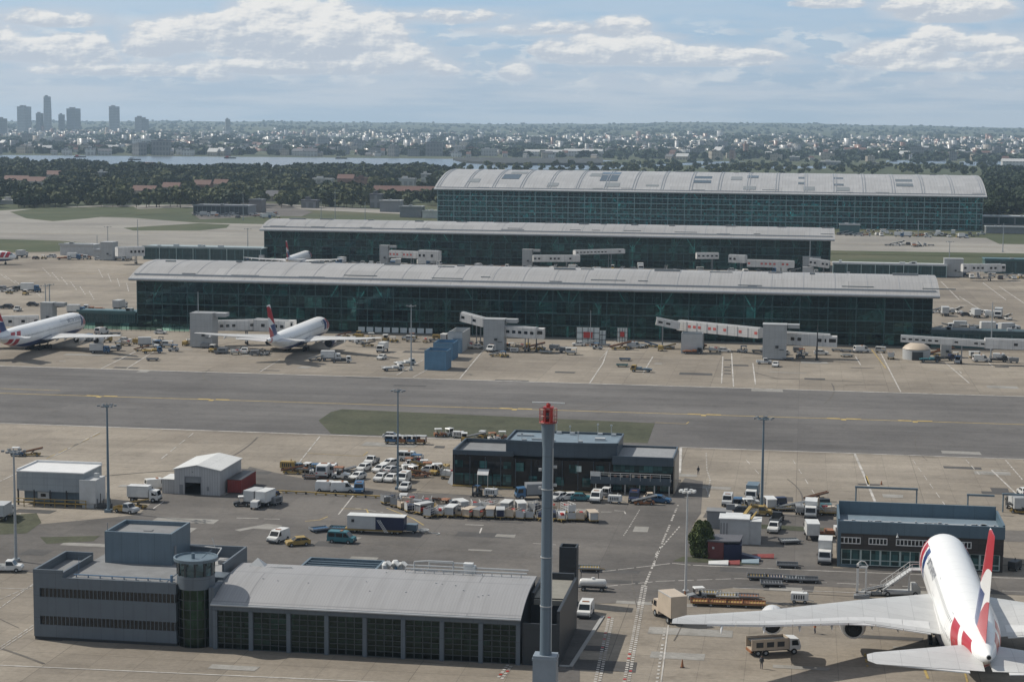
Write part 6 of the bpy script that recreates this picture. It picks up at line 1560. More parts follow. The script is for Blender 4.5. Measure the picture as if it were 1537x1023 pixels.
CW = 'white cars parked by the slim mast'
V = [
 # cars and vans round the slim mast
 ('car', 'white', None, 546, 706, 255, 'white car parked left of the slim mast, left of the white pickup', CW), ('pickup', 'white', 'mid grey', 558, 696, 262, 'white pickup truck parked behind the white cars by the slim mast', CW),
 ('car', 'white', None, 571, 708, 250, 'white car in the back row right of the white pickup', CW), ('car', 'white', 'grey', 585, 699, 240, 'small white car farthest back beside the slim mast', CW), ('car', 'grey', None, 590, 709, 60, 'pale grey car in the back row close to the slim mast', CW),
 ('car', 'white', None, 537, 719, 250, 'white car alone at left in the front row by the slim mast', CW), ('car', 'white', None, 571, 721, 262, 'white car in the front row, middle of three facing us', CW), ('car', 'white', None, 587, 722, 262, 'white car in the front row immediately left of the slim mast', CW),
 ('van', 'white', None, 606, 723, 265, 'white van in the front row just right of the slim mast', CW), ('car', 'white', None, 608, 735, 268, 'white car nearest us, standing below the slim mast', CW),
 ('minibus', 'white', None, 614, 691, 0, 'white minibus with dark windows alone on the concrete behind the parked cars'), ('van', 'white', None, 492, 737, 5, 'white van by the yellow pipe barrier, left of two'), ('van', 'white', 'grey', 514, 738, 15, 'white van by the yellow pipe barrier, right of two, touching its neighbour'),
 ('van', 'blue', None, 539, 739, 280, 'blue service van beside the yellow pipe barrier'),
 ('van', 'white', None, 418, 812, 255, 'white van standing on the asphalt with a yellow-framed car beside it'), ('car', 'yellow', None, 447, 818, 210, 'yellow car with open frame beside the white van on the asphalt'), ('minibus', 'teal', None, 513, 814, 355, 'teal minibus in front of the half navy trailer'),
 ('dolly', 'blue', None, 480, 797, 40, 'small blue cargo dolly left of the half navy trailer'), ('dolly', 'blue', 'teal', 510, 796, 0, 'blue dolly half hidden behind the teal minibus'),
 # cluster by the hangar
 ('tug', 'white', 'dark', 362, 759, 200, 'white canopied tractor at left of the cluster by the red container'), ('truck', 'white', 'grey', 386, 756, 75, 'tall grey-white box truck in the cluster right of the hangar'), ('gpu', 'white', None, 384, 763, 90, 'white power unit at the front of the cluster right of the hangar'),
 ('truck', 'navy', 'white', 402, 757, 80, 'navy and white truck at right of the cluster by the hangar'), ('gpu', 'mid grey', 'yellow', 414, 757, 70, 'grey power unit with yellow tow bar at right end of the hangar cluster'),
 ('van', 'white', None, 236, 733, 35, 'white van parked beside the hangar lean-to'), ('truck', 'white', None, 217, 752, 0, 'white box truck between pump house and hangar'), ('pickup', 'grey', 'yellow', 190, 769, 340, 'pale pickup with yellow bed by the pump house'), ('loader', 'yellow', 'yellow', 207, 762, 340, 'yellow belt loader under the white box truck by the pump house'),
 ('truck', 'white', 'grey', 6, 778, 95, 'white box truck cut by the left edge beside the pump house'), ('pickup', 'white', None, 12, 857, 10, 'white pickup cut by the left picture edge near the foreground mast'), ('tug', 'white', 'blue', 26, 684, 10, 'white and blue tractor alone on the concrete at far left'), ('loader', 'yellow', 'orange', 48, 684, 12, 'yellow belt loader behind the white and blue tractor at far left'),
 ('gpu', 'white', None, 62, 727, 20, 'white power unit beside the pump house roof at far left'),
 # yellow equipment row
 ('loader', 'yellow', 'orange', 440, 711, 0, 'yellow belt loader at left of the equipment row above the yellow barrier'), ('car', 'blue-grey', None, 450, 705, 20, 'blue-grey car behind the left yellow belt loader'), ('tug', 'white', 'orange', 463, 707, 80, 'white-topped orange tractor second in the equipment row'), ('loader', 'orange', 'yellow', 482, 712, 170, 'orange belt loader in the middle of the equipment row'),
 ('tug', 'grey', 'yellow', 500, 712, 10, 'grey-topped yellow tractor in the equipment row'), ('loader', 'yellow', 'white', 518, 713, 20, 'yellow and white belt loader at right of the equipment row'), ('dolly', 'orange', 'dark', 468, 718, 0, 'low orange dolly in front of the equipment row'), ('dolly', 'yellow', 'dark', 525, 722, 80, 'low yellow dolly on end of the equipment row'),
 ('loader', 'yellow', 'yellow', 633, 705, 185, 'yellow belt loader left of the office block ramp'), ('dolly', 'yellow', 'steel', 657, 706, 10, 'yellow steel dolly close beside the office block west corner'), ('dolly', 'yellow', 'mid grey', 644, 700, 0, 'yellow grey dolly behind the belt loader by the office block'), ('tug', 'white', 'yellow', 622, 712, 60, 'white and yellow tractor between mast and office block'), ('loader', 'orange', 'orange', 628, 716, 200, 'orange belt loader close in front of the white and yellow tractor'), ('gpu', 'white', 'yellow', 613, 708, 30, 'white power unit right of the parked car group'),
 # buggies behind the office block
 ('tug', 'white', 'orange', 660, 655, 20, 'white and orange buggy farthest left behind the office block'), ('tug', 'white', 'mid grey', 676, 654, 60, 'white and grey buggy behind the office block roof edge'), ('gpu', 'white', 'orange', 688, 657, 0, 'white power unit between buggies behind the office block'), ('tug', 'white', 'yellow', 697, 661, 100, 'white and yellow buggy behind the west wing roof'), ('loader', 'yellow', 'white', 714, 660, 10, 'yellow white belt loader behind the west wing'), ('tug', 'grey', 'yellow', 725, 658, 80, 'grey and yellow buggy behind the west wing'), ('tug', 'orange', 'white', 741, 661, 30, 'orange-topped buggy behind the west wing'), ('tug', 'white', 'orange', 752, 659, 190, 'white and orange buggy next to the upper storey of the office block'),
 ('car', 'grey', None, 588, 658, 5, 'pale grey car on the verge edge by the wagon train'),
 # in front of the office block
 ('forklift', 'dark', 'blue', 716, 744, 250, 'forklift with blue guard before the office block door canopy'), ('gpu', 'white', 'grey', 737, 745, 0, 'white power unit cart before the office block door canopy'), ('truck', 'blue', 'mid grey', 797, 748, 200, 'blue truck at left of the radar tower before the office block'),
 ('car', 'grey', None, 838, 750, 240, 'grey car just right of the radar tower by the office block'), ('car', 'white', None, 853, 750, 200, 'low white car second right of the radar tower'), ('car', 'teal', None, 872, 751, 10, 'teal car before the office block middle'), ('van', 'white', None, 895, 752, 268, 'white van facing us before the balcony'), ('tug', 'white', 'mid grey', 911, 745, 80, 'white canopied tractor under the balcony'), ('gpu', 'white', 'white', 923, 755, 0, 'white cart standing free before the balcony'), ('van', 'navy', None, 952, 752, 270, 'navy van facing us below the balcony'),
 ('loader', 'orange', 'white', 968, 757, 10, 'orange and white loader at the east end of office block'), ('pickup', 'beige', None, 978, 753, 190, 'beige pickup behind the orange and white loader'), ('car', 'blue', None, 991, 754, 350, 'blue car at the east corner of the office block'),
 # right of the office block
 ('van', 'grey', None, 1092, 757, 268, 'pale grey van facing us alone on the right-hand concrete'), ('truck', 'white', 'blue-grey', 1129, 750, 265, 'white and blue-grey truck behind the mast on the right'), ('pickup', 'grey', 'dark', 1122, 759, 10, 'grey pickup beside the right-hand blue-grey mast'), ('car', 'dark', None, 1118, 771, 0, 'dark car at the foot of the right-hand blue-grey mast'), ('pickup', 'yellow', 'grey', 1140, 773, 0, 'yellow pickup at the foot of the right-hand mast'),
 ('flatbed', 'navy', 'grey', 1166, 758, 290, 'navy flatbed truck with pale load right of the mast'), ('loader', 'orange', 'white', 1190, 766, 0, 'orange belt loader right of the navy flatbed'), ('truck', 'white', None, 1217, 775, 268, 'white box truck facing us with raised arm behind it'), ('flatbed', 'dark', 'teal', 1240, 767, 100, 'dark teal flatbed beyond the white truck by the crew building'), ('loader', 'yellow', 'dark', 1252, 770, 15, 'yellow dark belt loader near the crew building corner'),
 ('pickup', 'dark', 'mid grey', 1166, 783, 80, 'dark pickup behind the small white pickup on the right'), ('pickup', 'white', 'mid grey', 1162, 797, 262, 'small white pickup facing us left of the white trucks'), ('truck', 'white', None, 1218, 806, 95, 'white truck seen from the rear left of the crew building'), ('flatbed', 'white', 'orange', 1240, 806, 10, 'white flatbed with orange load by the crew building corner'), ('hilift', 'white', None, 1238, 842, 268, 'tall white truck facing us at the left corner of the crew building'),
 ('dolly', 'mid grey', 'steel', 1185, 815, 20, 'steel dolly lying right of the equipment shed'), ('loader', 'yellow', 'dark', 1531, 770, 160, 'yellow belt loader at right edge beyond the crew building'), ('truck', 'dark', 'grey', 1524, 766, 100, 'dark truck with pale box at right edge beyond the crew building'), ('car', 'white', None, 1537, 742, 100, 'white car at the right picture edge on the stand line'), ('loader', 'yellow', 'orange', 1226, 752, 20, 'yellow and orange belt loader behind the dark teal flatbed'),
 ('gpu', 'dark', None, 1523, 855, 60, 'dark power unit in the shade right of the crew building'),
 # foreground
 ('van', 'white', 'steel', 879, 923, 268, 'white van parked against the dark wing of the station'), ('dolly', 'yellow', 'steel', 884, 856, 5, 'yellow cargo dolly with high frame beside the drill tower'), ('tank', 'white', None, 890, 886, 0, 'white tank trailer beside the drill tower'),
 ('hilift', 'beige', 'beige', 1004, 929, 118, 'beige catering box truck at the tip of the large wing'), ('tipper', 'beige', 'dark', 1160, 980, 22, 'beige cage-sided truck below the large wing'),
 ('tug', 'white', 'mid grey', 1046, 899, 200, 'white canopied tractor at the foot of the white mast'), ('dolly', 'yellow', 'grey', 1066, 894, 3, 'yellow dolly with pale bed behind the white tractor'), ('dolly', 'yellow', 'white', 1092, 898, 2, 'yellow dolly with white bed in the rear dolly line'), ('dolly', 'orange', 'mid grey', 1122, 899, 2, 'orange dolly at right of the rear dolly line'),
 ('dolly', 'yellow', 'orange', 1054, 907, 2, 'yellow and orange dolly left end of the front dolly line'), ('dolly', 'yellow', 'orange', 1080, 908, 2, 'yellow and orange dolly second in the front dolly line'), ('dolly', 'yellow', 'orange', 1107, 909, 2, 'yellow and orange dolly third in the front dolly line'), ('dolly', 'yellow', 'orange', 1132, 910, 2, 'yellow and orange dolly right end of the front dolly line'),
 ('dolly', 'dark', 'yellow', 1138, 869, 2, 'dark and yellow dolly left end of the line on the service road'), ('dolly', 'navy', 'beige', 1164, 870, 2, 'navy dolly with beige bed on the service road'), ('dolly', 'dark', 'steel', 1192, 872, 2, 'dark dolly right of the navy one on the service road'), ('dolly', 'dark', 'dark', 1212, 873, 4, 'black dolly right end of the line on the service road'), ('dolly', 'dark', 'mid grey', 1158, 879, 4, 'dark grey low dolly in front of the service road line'), ('dolly', 'dark', 'dark', 1182, 851, 2, 'black dolly above the service road line by red board'),
 ('stairs', 'grey', None, 1352, 893, 10, 'grey boarding stairs at the left front door of the large airliner'), ('gpu', 'white', None, 1200, 904, 0, 'white power unit peeping over the large left wing'), ('loader', 'mid grey', 'white', 1318, 893, 10, 'grey belt loader left of the boarding stairs'),
 # stand of the twin-jet
 ('loader', 'dark', 'grey', 474, 542, 15, 'dark belt loader in front of the twin-jet wing'), ('truck', 'white', None, 497, 541, 10, 'white box truck at the wing of the twin-jet'), ('flatbed', 'white', 'dark', 513, 544, 10, 'white flatbed truck right of the box truck at twin-jet wing'),
 ('truck', 'white', None, 574, 528, 265, 'white box truck on the apron right of the twin-jet'), ('car', 'white', None, 573, 539, 260, 'white car just below the box truck right of the twin-jet'), ('flatbed', 'white', 'grey', 590, 556, 30, 'long white flatbed at the taxiway edge beside the slim apron mast'), ('flatbed', 'grey', 'white', 608, 548, 30, 'grey flatbed directly behind the long white one'),
 ('tug', 'blue', 'grey', 540, 516, 10, 'blue tractor at the right wing tip of the twin-jet'), ('loader', 'yellow', 'dark', 553, 520, 10, 'yellow belt loader at right wing tip of the twin-jet'), ('loader', 'yellow', 'orange', 517, 506, 20, 'yellow lift vehicle before the glass right of the twin-jet nose'), ('tug', 'yellow', 'orange', 540, 505, 0, 'yellow tractor before the bright white ground-floor windows'), ('tug', 'orange', 'yellow', 620, 508, 0, 'orange tractor at foot of the glass by the slim apron mast'), ('gpu', 'yellow', None, 655, 509, 0, 'yellow power unit at the foot of the glass'),
 ('loader', 'dark', 'white', 296, 521, 10, 'dark belt loader under the left wing of the twin-jet'), ('tug', 'white', 'dark', 285, 518, 30, 'white tractor under left wing tip of the twin-jet'), ('dolly', 'dark', None, 318, 522, 5, 'dark dolly beneath the left wing of the twin-jet'), ('loader', 'mid grey', 'dark', 384, 532, 20, 'grey loader at the tail of the twin-jet'), ('tug', 'dark', 'grey', 396, 533, 30, 'dark tractor right under the tail of the twin-jet'),
 # stand of the jet at left
 ('truck', 'blue', 'grey', 150, 530, 15, 'blue truck with pale box off the wing of the left-edge jet'), ('flatbed', 'mid grey', 'steel', 168, 526, 15, 'grey flatbed following the blue truck by the left-edge jet'), ('loader', 'yellow', 'orange', 213, 527, 20, 'yellow loader in the middle of the stand right of the left-edge jet'), ('flatbed', 'blue', 'yellow', 229, 530, 25, 'blue flatbed just in front of the yellow loader'), ('truck', 'white', 'grey', 222, 520, 20, 'white box truck behind the yellow loader and blue flatbed'), ('car', 'white', None, 188, 513, 15, 'white car on the stand right of the left-edge jet wing tip'), ('tug', 'dark', 'mid grey', 243, 514, 10, 'dark tractor on the stand near the left bridge tower'), ('car', 'white', None, 241, 501, 5, 'white car near the glass barrier'), ('dolly', 'dark', 'mid grey', 229, 541, 10, 'dark dolly alone near the taxiway edge line'), ('gpu', 'dark', None, 153, 499, 0, 'dark power unit before the glass barrier'), ('dolly', 'mid grey', None, 173, 502, 10, 'grey dolly before the glass barrier'),
 # middle of the near concourse
 ('tug', 'blue', 'yellow', 757, 536, 20, 'blue and yellow tractor before the middle bridge tower'), ('loader', 'yellow', 'grey', 746, 535, 20, 'yellow belt loader before the middle bridge tower'), ('gpu', 'grey', 'yellow', 772, 529, 0, 'grey power unit right of the middle bridge tower'), ('tug', 'dark', 'yellow', 722, 521, 40, 'dark and yellow tractor left of the middle bridge tower'), ('dolly', 'dark', 'orange', 702, 516, 0, 'dark dolly under the bent tunnel of the middle bridge'),
 ('car', 'white', None, 868, 519, 190, 'white car in front of the white panel screens'), ('loader', 'orange', 'white', 884, 519, 10, 'orange loader in front of the white panel screens'), ('van', 'grey', None, 952, 522, 5, 'grey van at the foot of the glass left of the yellow loader'), ('loader', 'yellow', 'blue', 978, 521, 170, 'yellow and blue loader between grey van and grey screen'), ('loader', 'yellow', 'yellow', 1004, 524, 10, 'yellow loader right next to the tall grey screen'), ('flatbed', 'dark', 'orange', 1040, 531, 0, 'dark flatbed with orange load under the tall grey screen'),
 ('flatbed', 'yellow', 'blue-grey', 962, 558, 175, 'yellow-framed blue-grey flatbed alone on the apron'), ('dolly', 'yellow', 'blue', 938, 541, 5, 'yellow dolly with blue bed in the paint-dark apron patch'), ('dolly', 'yellow', 'teal', 934, 550, 5, 'yellow dolly with teal bed next to the blue-bed dolly'),
 # right of the near concourse
 ('car', 'white', None, 1164, 550, 265, 'white car below the right bridge tower'), ('pickup', 'grey', 'white', 1147, 546, 5, 'grey and white pickup below the right bridge tower'), ('dolly', 'dark', 'mid grey', 1183, 540, 0, 'dark dolly at foot of right bridge tower'), ('tug', 'blue', 'dark', 1201, 537, 10, 'blue tractor under the right bridge cab'), ('dolly', 'dark', 'white', 1256, 527, 5, 'dark dolly with white load right of the bridge cab'), ('dolly', 'navy', 'grey', 1270, 528, 5, 'navy dolly in the row right of the bridge cab'), ('dolly', 'dark', 'blue', 1287, 529, 5, 'dark dolly with blue bed in the row right of bridge cab'),
 ('loader', 'red', 'dark', 1390, 539, 5, 'red belt loader at the round grey hut'), ('flatbed', 'dark', 'teal', 1396, 543, 5, 'dark teal flatbed right of the round grey hut'), ('flatbed', 'navy', 'dark', 1418, 541, 20, 'navy flatbed right of the round grey hut'), ('tug', 'white', 'navy', 1436, 537, 10, 'white and navy tractor on the right stand'), ('flatbed', 'dark', None, 1497, 543, 5, 'black flatbed on the right stand by the thin mast'), ('loader', 'blue', 'orange', 1418, 528, 5, 'blue and orange loader behind the navy flatbed'),
]
for (kind, c1, c2, px, py, hd, lab, *gr) in V: put(kind, c1, c2, px, py, hd, lab, gr[0] if gr else None, .78 if kind == 'loader' else (1.12 if 'catering' in lab else None))

# the long curved row of baggage wagons before the office block
row_ = [(584, 756), (596, 760), (609, 764), (621, 768), (634, 771), (646, 775)] + [(660 + k * 15.3, 774 + k * .55) for k in range(16)]
cc = [('grey', 'white'), ('white', 'grey'), ('beige', 'beige'), ('grey', 'mid grey'), ('beige', 'grey'), ('grey', 'navy'), ('mid grey', 'beige'), ('mid grey', 'mid grey')]
q_ = random.Random(12)
for k, (px, py) in enumerate(row_):
    c = cc[q_.randrange(len(cc))]
    nm = ORD[k] if k < 20 else ('last but one' if k == len(row_) - 2 else 'last')
    put(q_.choice(['wagon', 'cage', 'cage']), c[0], c[1], px + q_.uniform(-2.5, 2.5), py + q_.uniform(-1, 1), (55 if k < 6 else 90) + q_.uniform(-24, 24) + q_.choice([0, 180]), f'{nm} baggage wagon from the left in the long row before the office block', 'baggage wagons in the curved row', q_.uniform(.95, 1.12))
for k in range(9):
    px, py = 668 + k * 23 + q_.uniform(-4, 4), 765 + k * .7 + q_.uniform(-1.5, 1)
    put(q_.choice(['wagon', 'cage']), *cc[q_.randrange(len(cc))], px, py, q_.uniform(50, 130), f'{ORD[k]} wagon from the left in the second rank behind the long wagon row', 'baggage wagons in the second rank', 1.1)
for k in range(4):
    put('wagon', 'grey', 'orange' if k % 2 else 'blue', 588 + k * 14, 666, 0, f'{ORD[k]} wagon from the left in the short train at the verge', 'wagons in the short train at the verge')

# vehicles along the far aprons, each a few pixels
kinds = [('van', 'white', None), ('truck', 'white', 'grey'), ('loader', 'white', 'grey'), ('car', 'grey', None), ('flatbed', 'white', 'orange'), ('tug', 'white', 'yellow'), ('loader', 'dark', 'grey'), ('pickup', 'grey', 'white'), ('truck', 'blue', 'white'), ('gpu', 'mid grey', None), ('dolly', 'dark', None), ('wagon', 'white', 'grey'), ('car', 'dark', None)]
def scatter(n, x0, x1, yl, yr, jit, label, group, seed):
    q = random.Random(seed)
    for k in range(n):
        px = x0 + (x1 - x0) * (k + q.uniform(.1, .9)) / n; py = yl + (yr - yl) * (px - x0) / (x1 - x0) + q.uniform(-jit, jit)
        kd = kinds[q.randrange(len(kinds))]
        put(*kd, px, py, q.choice([0, 10, 90, 180, 270]) + q.uniform(-15, 15), label, group, q.uniform(1.0, 1.3))
scatter(42, 668, 1240, 403, 412, 2.5, 'small service vehicle on the stands before the middle concourse', 'vehicles before the middle concourse', 1)
scatter(20, 440, 660, 396, 401, 2, 'small service vehicle on stands left before the middle concourse', 'vehicles at the left end before the middle concourse', 2)
scatter(13, 300, 395, 388, 391, 1.5, 'small pale vehicle before the teal link building', 'vehicles before the teal link building', 3)
scatter(14, 0, 200, 387, 389, 2, 'small vehicle on the left far apron below the grey shed', 'vehicles on the left far apron', 4)
scatter(38, 1255, 1475, 351, 355, 3, 'small service vehicle on the main terminal forecourt', 'vehicles on the main terminal forecourt', 5)
scatter(12, 1250, 1430, 411, 415, 2, 'small vehicle before the white-roofed link', 'vehicles before the white-roofed link', 6)
scatter(11, 1425, 1537, 416, 420, 2.5, 'small vehicle at the right end of the low link', 'vehicles at right end of the low link', 7)
scatter(16, 1400, 1537, 496, 500, 3, 'small vehicle parked on the apron behind the dark low link', 'vehicles behind the dark low link', 8)
scatter(10, 1400, 1520, 470, 478, 3, 'dark equipment on the concrete right behind the near concourse', 'equipment right behind the near concourse', 9)
scatter(10, 0, 60, 436, 441, 4, 'service vehicle on the open concrete at the left edge', 'vehicles on left open concrete', 10)
scatter(9, 0, 190, 462, 470, 6, 'equipment on the apron beyond the left-edge jet', 'equipment beyond the left-edge jet', 11)
scatter(34, 290, 420, 322, 325, 4, 'car parked on the dark parking ground beyond the taxiway', 'cars on the parking ground', 12)
scatter(8, 1330, 1400, 368, 370, 1.5, 'small vehicle on the far right taxiway', 'vehicles on the far right taxiway', 13)
scatter(20, 690, 1230, 343, 351, 2, 'vehicle peeping over the middle concourse roof', 'vehicles between the concourse and main terminal', 14)

kinds = [('tug', 'white', 'yellow'), ('loader', 'yellow', 'orange'), ('dolly', 'yellow', 'steel'), ('gpu', 'mid grey', None), ('tug', 'orange', 'white'), ('cage', 'grey', 'white'), ('dolly', 'dark', None), ('wagon', 'white', 'grey'), ('car', 'white', None), ('gpu', 'yellow', None), ('cage', 'grey', 'beige'), ('dolly', 'mid grey', 'steel'), ('van', 'white', None), ('tug', 'blue', 'grey')]
scatter(12, 505, 690, 510, 513, 2.5, 'ground equipment at the foot of the glass right of the twin-jet', 'equipment at the glass right of the twin-jet', 21)
scatter(16, 690, 860, 521, 528, 5, 'ground equipment under the middle passenger bridge', 'equipment under the middle bridge', 22)
scatter(18, 880, 1240, 520, 531, 4, 'ground equipment under the long banner bridge', 'equipment under the banner bridge', 23)
scatter(12, 1255, 1537, 531, 545, 5, 'ground equipment on the right stand by the round hut', 'equipment on the right stand', 24)
scatter(12, 130, 300, 505, 525, 7, 'ground equipment on the stand right of the left-edge jet', 'equipment right of the left-edge jet', 25)
scatter(9, 300, 400, 524, 532, 4, 'ground equipment by the left bridge tower', 'equipment by the left bridge tower', 26)
scatter(10, 612, 678, 698, 716, 5, 'yellow and grey equipment packed left of the office block', 'equipment left of the office block', 27)
scatter(8, 430, 530, 708, 716, 4, 'small equipment in the row above the yellow pipe barrier', 'equipment above the yellow barrier', 28)
scatter(7, 1095, 1250, 765, 772, 5, 'small equipment among the vehicles right of the office block', 'equipment right of the office block', 29)
scatter(9, 600, 690, 758, 764, 3, 'baggage cart behind the diagonal start of the wagon row', 'carts behind the wagon row', 30)

# trailers, bins, screens and other one-off objects
p = g(521, 800); t = thing('container_trailer', 'long trailer with white roof, left half pale grey, right half dark navy', 'trailer', (p.x, p.y, 0))
w = x_at(606, p.y) - p.x; wm_ = w * .50
b = MB(); b.box(0, wm_, 0, 2.5, .9, 3.1); b.build('grey_body', PALE, t); b = MB(); b.box(wm_ + .003, w, 0, 2.5, .9, 3.1); b.build('navy_body', NAVY, t)
b = MB(); b.box(-.06, w + .06, -.06, 2.56, 3.103, 3.2); b.build('roof', WHITE, t); b = MB(); b.box(-.5, w - .4, .2, 2.3, .55, .897); b.build('chassis', YELLOW, t); wheels(t, (1.2, 2.4, w - 2.2, w - 1.2), 1.2, .38)
for o in [c for c in t.children if c.name.startswith('wheel')]: o.location.y += 1.2
b = MB()
for k in range(3): b.path([(wm_ + .3 + k * .25, -.1, 2.6), (wm_ + 1.0 + k * .25, -.25, 1.6), (wm_ + 1.8 + k * .25, -.4, .5)], .05, 5)
b.build('hose', WHITE, t); b = MB(); b.obox((1, -.03, 2.3), (.5, .04, .5)); b.build('hatch', DARK, t)
p = g(628, 800); t = thing('pump_cart', 'grey pump cart with coiled pale hose behind the half navy trailer', 'cart', (p.x - 1.6, p.y, 0))
b = MB(); b.box(-2.5, -.6, 0, 1.2, .4, 1.2); b.box(-.5, 1.3, -.2, 1.3, .4, 1.5); b.build('body', BSTEEL, t)
b = MB()
for k in range(4): b.path([(2.4 + (.5 + k * .14) * cos(a_ * pi / 6), .5 + (.5 + k * .14) * sin(a_ * pi / 6), .2 + k * .12) for a_ in range(13)], .07, 5)
b.path([(2.9, .5, .3), (4, .3, .1), (5, .6, .1), (5.4, 0, .1), (4.8, -.8, .08)], .07, 5); b.build('hose_coil', PALE, t); wheels(t, (-2, .8), 1.2, .25)
p0, p1 = g(415, 739), g(579, 748); t = thing('pipe_barrier', 'long low yellow pipe barrier across the asphalt below the white vans', 'barrier', (*p0.xy, 0)); d = p1 - p0
b = MB(); b.tube((0, 0, .45), (d.x, d.y, .45), .13, n=8); b.build('pipe', YELLOW, t)
for k in range(12): b = MB(); b.obox((d.x * k / 11, d.y * k / 11, .25), (.3, .4, .5)); b.build('foot', DARK if k % 3 == 0 else YELLOW, t)
def bins(px, py, w_, d_, h_, lab, m, n=2):
    p = g(px, py); t = thing('storage_bin', lab, 'container', (p.x, p.y, 0))
    b = MB(); th_ = .18
    b.box(0, w_, 0, d_, 0, .3)
    for q in ((0, w_, 0, th_), (0, w_, d_ - th_, d_), (0, th_, th_ + .003, d_ - th_ - .003), (w_ - th_, w_, th_ + .003, d_ - th_ - .003)): b.box(*q, .303, h_)
    b.build('body', m, t)
    b = MB()
    for k in range(int(w_)): b.box(k + .2, k + .45, -.06, -.003, .1, h_ - .1)
    for k in range(int(d_)): b.box(w_ + .003, w_ + .06, k + .2, k + .45, .1, h_ - .1)
    b.build('rib', m, t); b = MB(); b.box(-.07, w_ + .07, -.07, .2, h_ + .003, h_ + .12); b.box(-.07, w_ + .07, d_ - .2, d_ + .07, h_ + .003, h_ + .12); b.build('rim', BSTEEL, t)
MBL = paint('skip_blue', (.10, .22, .34), .5, dirt=.35)
bins(637, 555, 6.4, 8, 5.6, 'large blue open-topped bin nearest us on the apron', MBL); bins(650, 540, 6.0, 9, 5.2, 'blue open-topped bin behind the largest blue bin', MBL)
bins(672, 528, 4.6, 14, 6.2, 'tall grey container block behind the blue bins', PALE); bins(677, 530, 3.0, 3, 4.2, 'small blue-fronted white cabin before the grey container block', paint('cabin_blue', (.16, .26, .36), .5))
bins(1022, 530, 6.6, 5, 6.2, 'tall grey screen box at the foot of the glass under the banner bridge', PALE)
for k, (x0, y0, w_, h_, lab) in enumerate(((865, 517, 7.5, 5.6, 'left white glazed panel screen at foot of the near concourse'), (886, 517, 5, 4.6, 'right white glazed panel screen at foot of near concourse'), (926, 514, 3.4, 4.8, 'narrow white and red panel screen at the foot of the glass'))):
    p = g(x0, y0); t = thing('panel_screen', lab, 'screen', (p.x, p.y + .4, 0)); b = MB(); b.box(0, w_, 0, .3, .3, h_); b.build('panel', paint('white_screen_panel', (.55, .6, .6), .3, dirt=.3), t)
    b = MB()
    for i in range(5): b.box(w_ * i / 4 - .08, w_ * i / 4 + .08, -.1, -.003, 0, h_)
    for z in (h_ * .35, h_ * .7): b.box(0, w_, -.16, -.103, z - .07, z + .07)
    b.build('frame', DARK, t)
    if k != 1: b = MB(); b.box(w_ * .3, w_ * .7, -.2, -.163, h_ * .4, h_ * .75); b.build('red_sign', RED, t)
for k in range(9):
    p = g(522 + k * 13.6, 505.5); b = MB(); b.box(0, 2.3, 0, .2, .2, 1.9); o = b.build('ground_window', paint('bright_ground_window', (.62, .68, .68), .25, dirt=.4)); o.location = (p.x, 616.0, 0)
    tag(o, f'{ORD[k]} from the left of the bright panels at the foot of the near concourse', 'panel', 'bright panels along the foot of the near concourse')
p = g(1376, 540); t = thing('round_hut', 'round grey hut with tan domed cover on the right stand', 'hut', (p.x, p.y + 3, 0))
b = MB(); b.lathe([(4.2, 0), (4.2, 3.0), (3.8, 3.2)], 20); b.build('wall', PALE, t, smooth=True); b = MB(); b.lathe([(4.3, 3.2), (3.6, 4.0), (2.0, 4.9), (.3, 5.2)], 20); b.build('dome', BEIGE, t, smooth=True); b = MB(); b.box(-1.5, 1.8, -4.3, -3.9, 0, 2.6); b.build('doorway', DARK, t)
# portal frames over the right-hand stands
def portal(px0, px1, py, h_, lab, full=True):
    p = g(px0, py); t = thing('portal_frame', lab, 'frame', (p.x, p.y, 0)); w_ = x_at(px1, p.y) - p.x
    b = MB(); b.tube((0, 0, 0), (0, 0, h_), .14, n=8); b.build('post', BSTEEL, t)
    if full: b = MB(); b.tube((w_, 0, 0), (w_, 0, h_), .14, n=8); b.build('post', BSTEEL, t)
    b = MB(); b.box(-.2, w_ + .2, -.2, .2, h_, h_ + .35); b.build('beam', BSTEEL, t)
portal(1284, 1375, 766, 4.3, 'wide blue-grey portal frame behind the crew building'); portal(1452, 1490, 770, 3.3, 'half blue-grey portal with one post behind crew building', False); portal(1505, 1537, 768, 3.2, 'thin grey portal at right edge behind the crew building')
p = g(1297, 900); t = thing('service_gantry', 'slender white gantry with curved top left of the boarding stairs', 'gantry', (p.x - 1.2, p.y + 1, 0))
b = MB(); b.box(0, .35, 0, .4, 0, 5.2); b.box(1.3, 1.55, 0, .4, 0, 4.6); b.box(0, 1.6, 0, .4, 4.6, 4.85); b.path([(.1, .2, 5.2), (.6, .2, 5.7), (1.2, .2, 5.6), (1.7, .2, 4.9)], .08, 6); b.box(0, 2.2, 0, .5, .8, 1.0); b.build('frame', WHITE, t)
b = MB(); b.box(-.3, 2, -.4, .8, 0, .5); b.build('base', GREY, t)
p = g(884, 884); t = thing('goal_frame', 'thin dark rectangular frame standing behind the white tank trailer', 'frame', (p.x - 1.4, p.y + .9, 0)); b = MB(); b.box(0, .1, 0, .1, 0, 2.4); b.box(2.7, 2.8, 0, .1, 0, 2.4); b.box(.1, 2.7, 0, .1, 2.3, 2.4); b.build('frame', DARK, t)
p = g(1178, 862); 
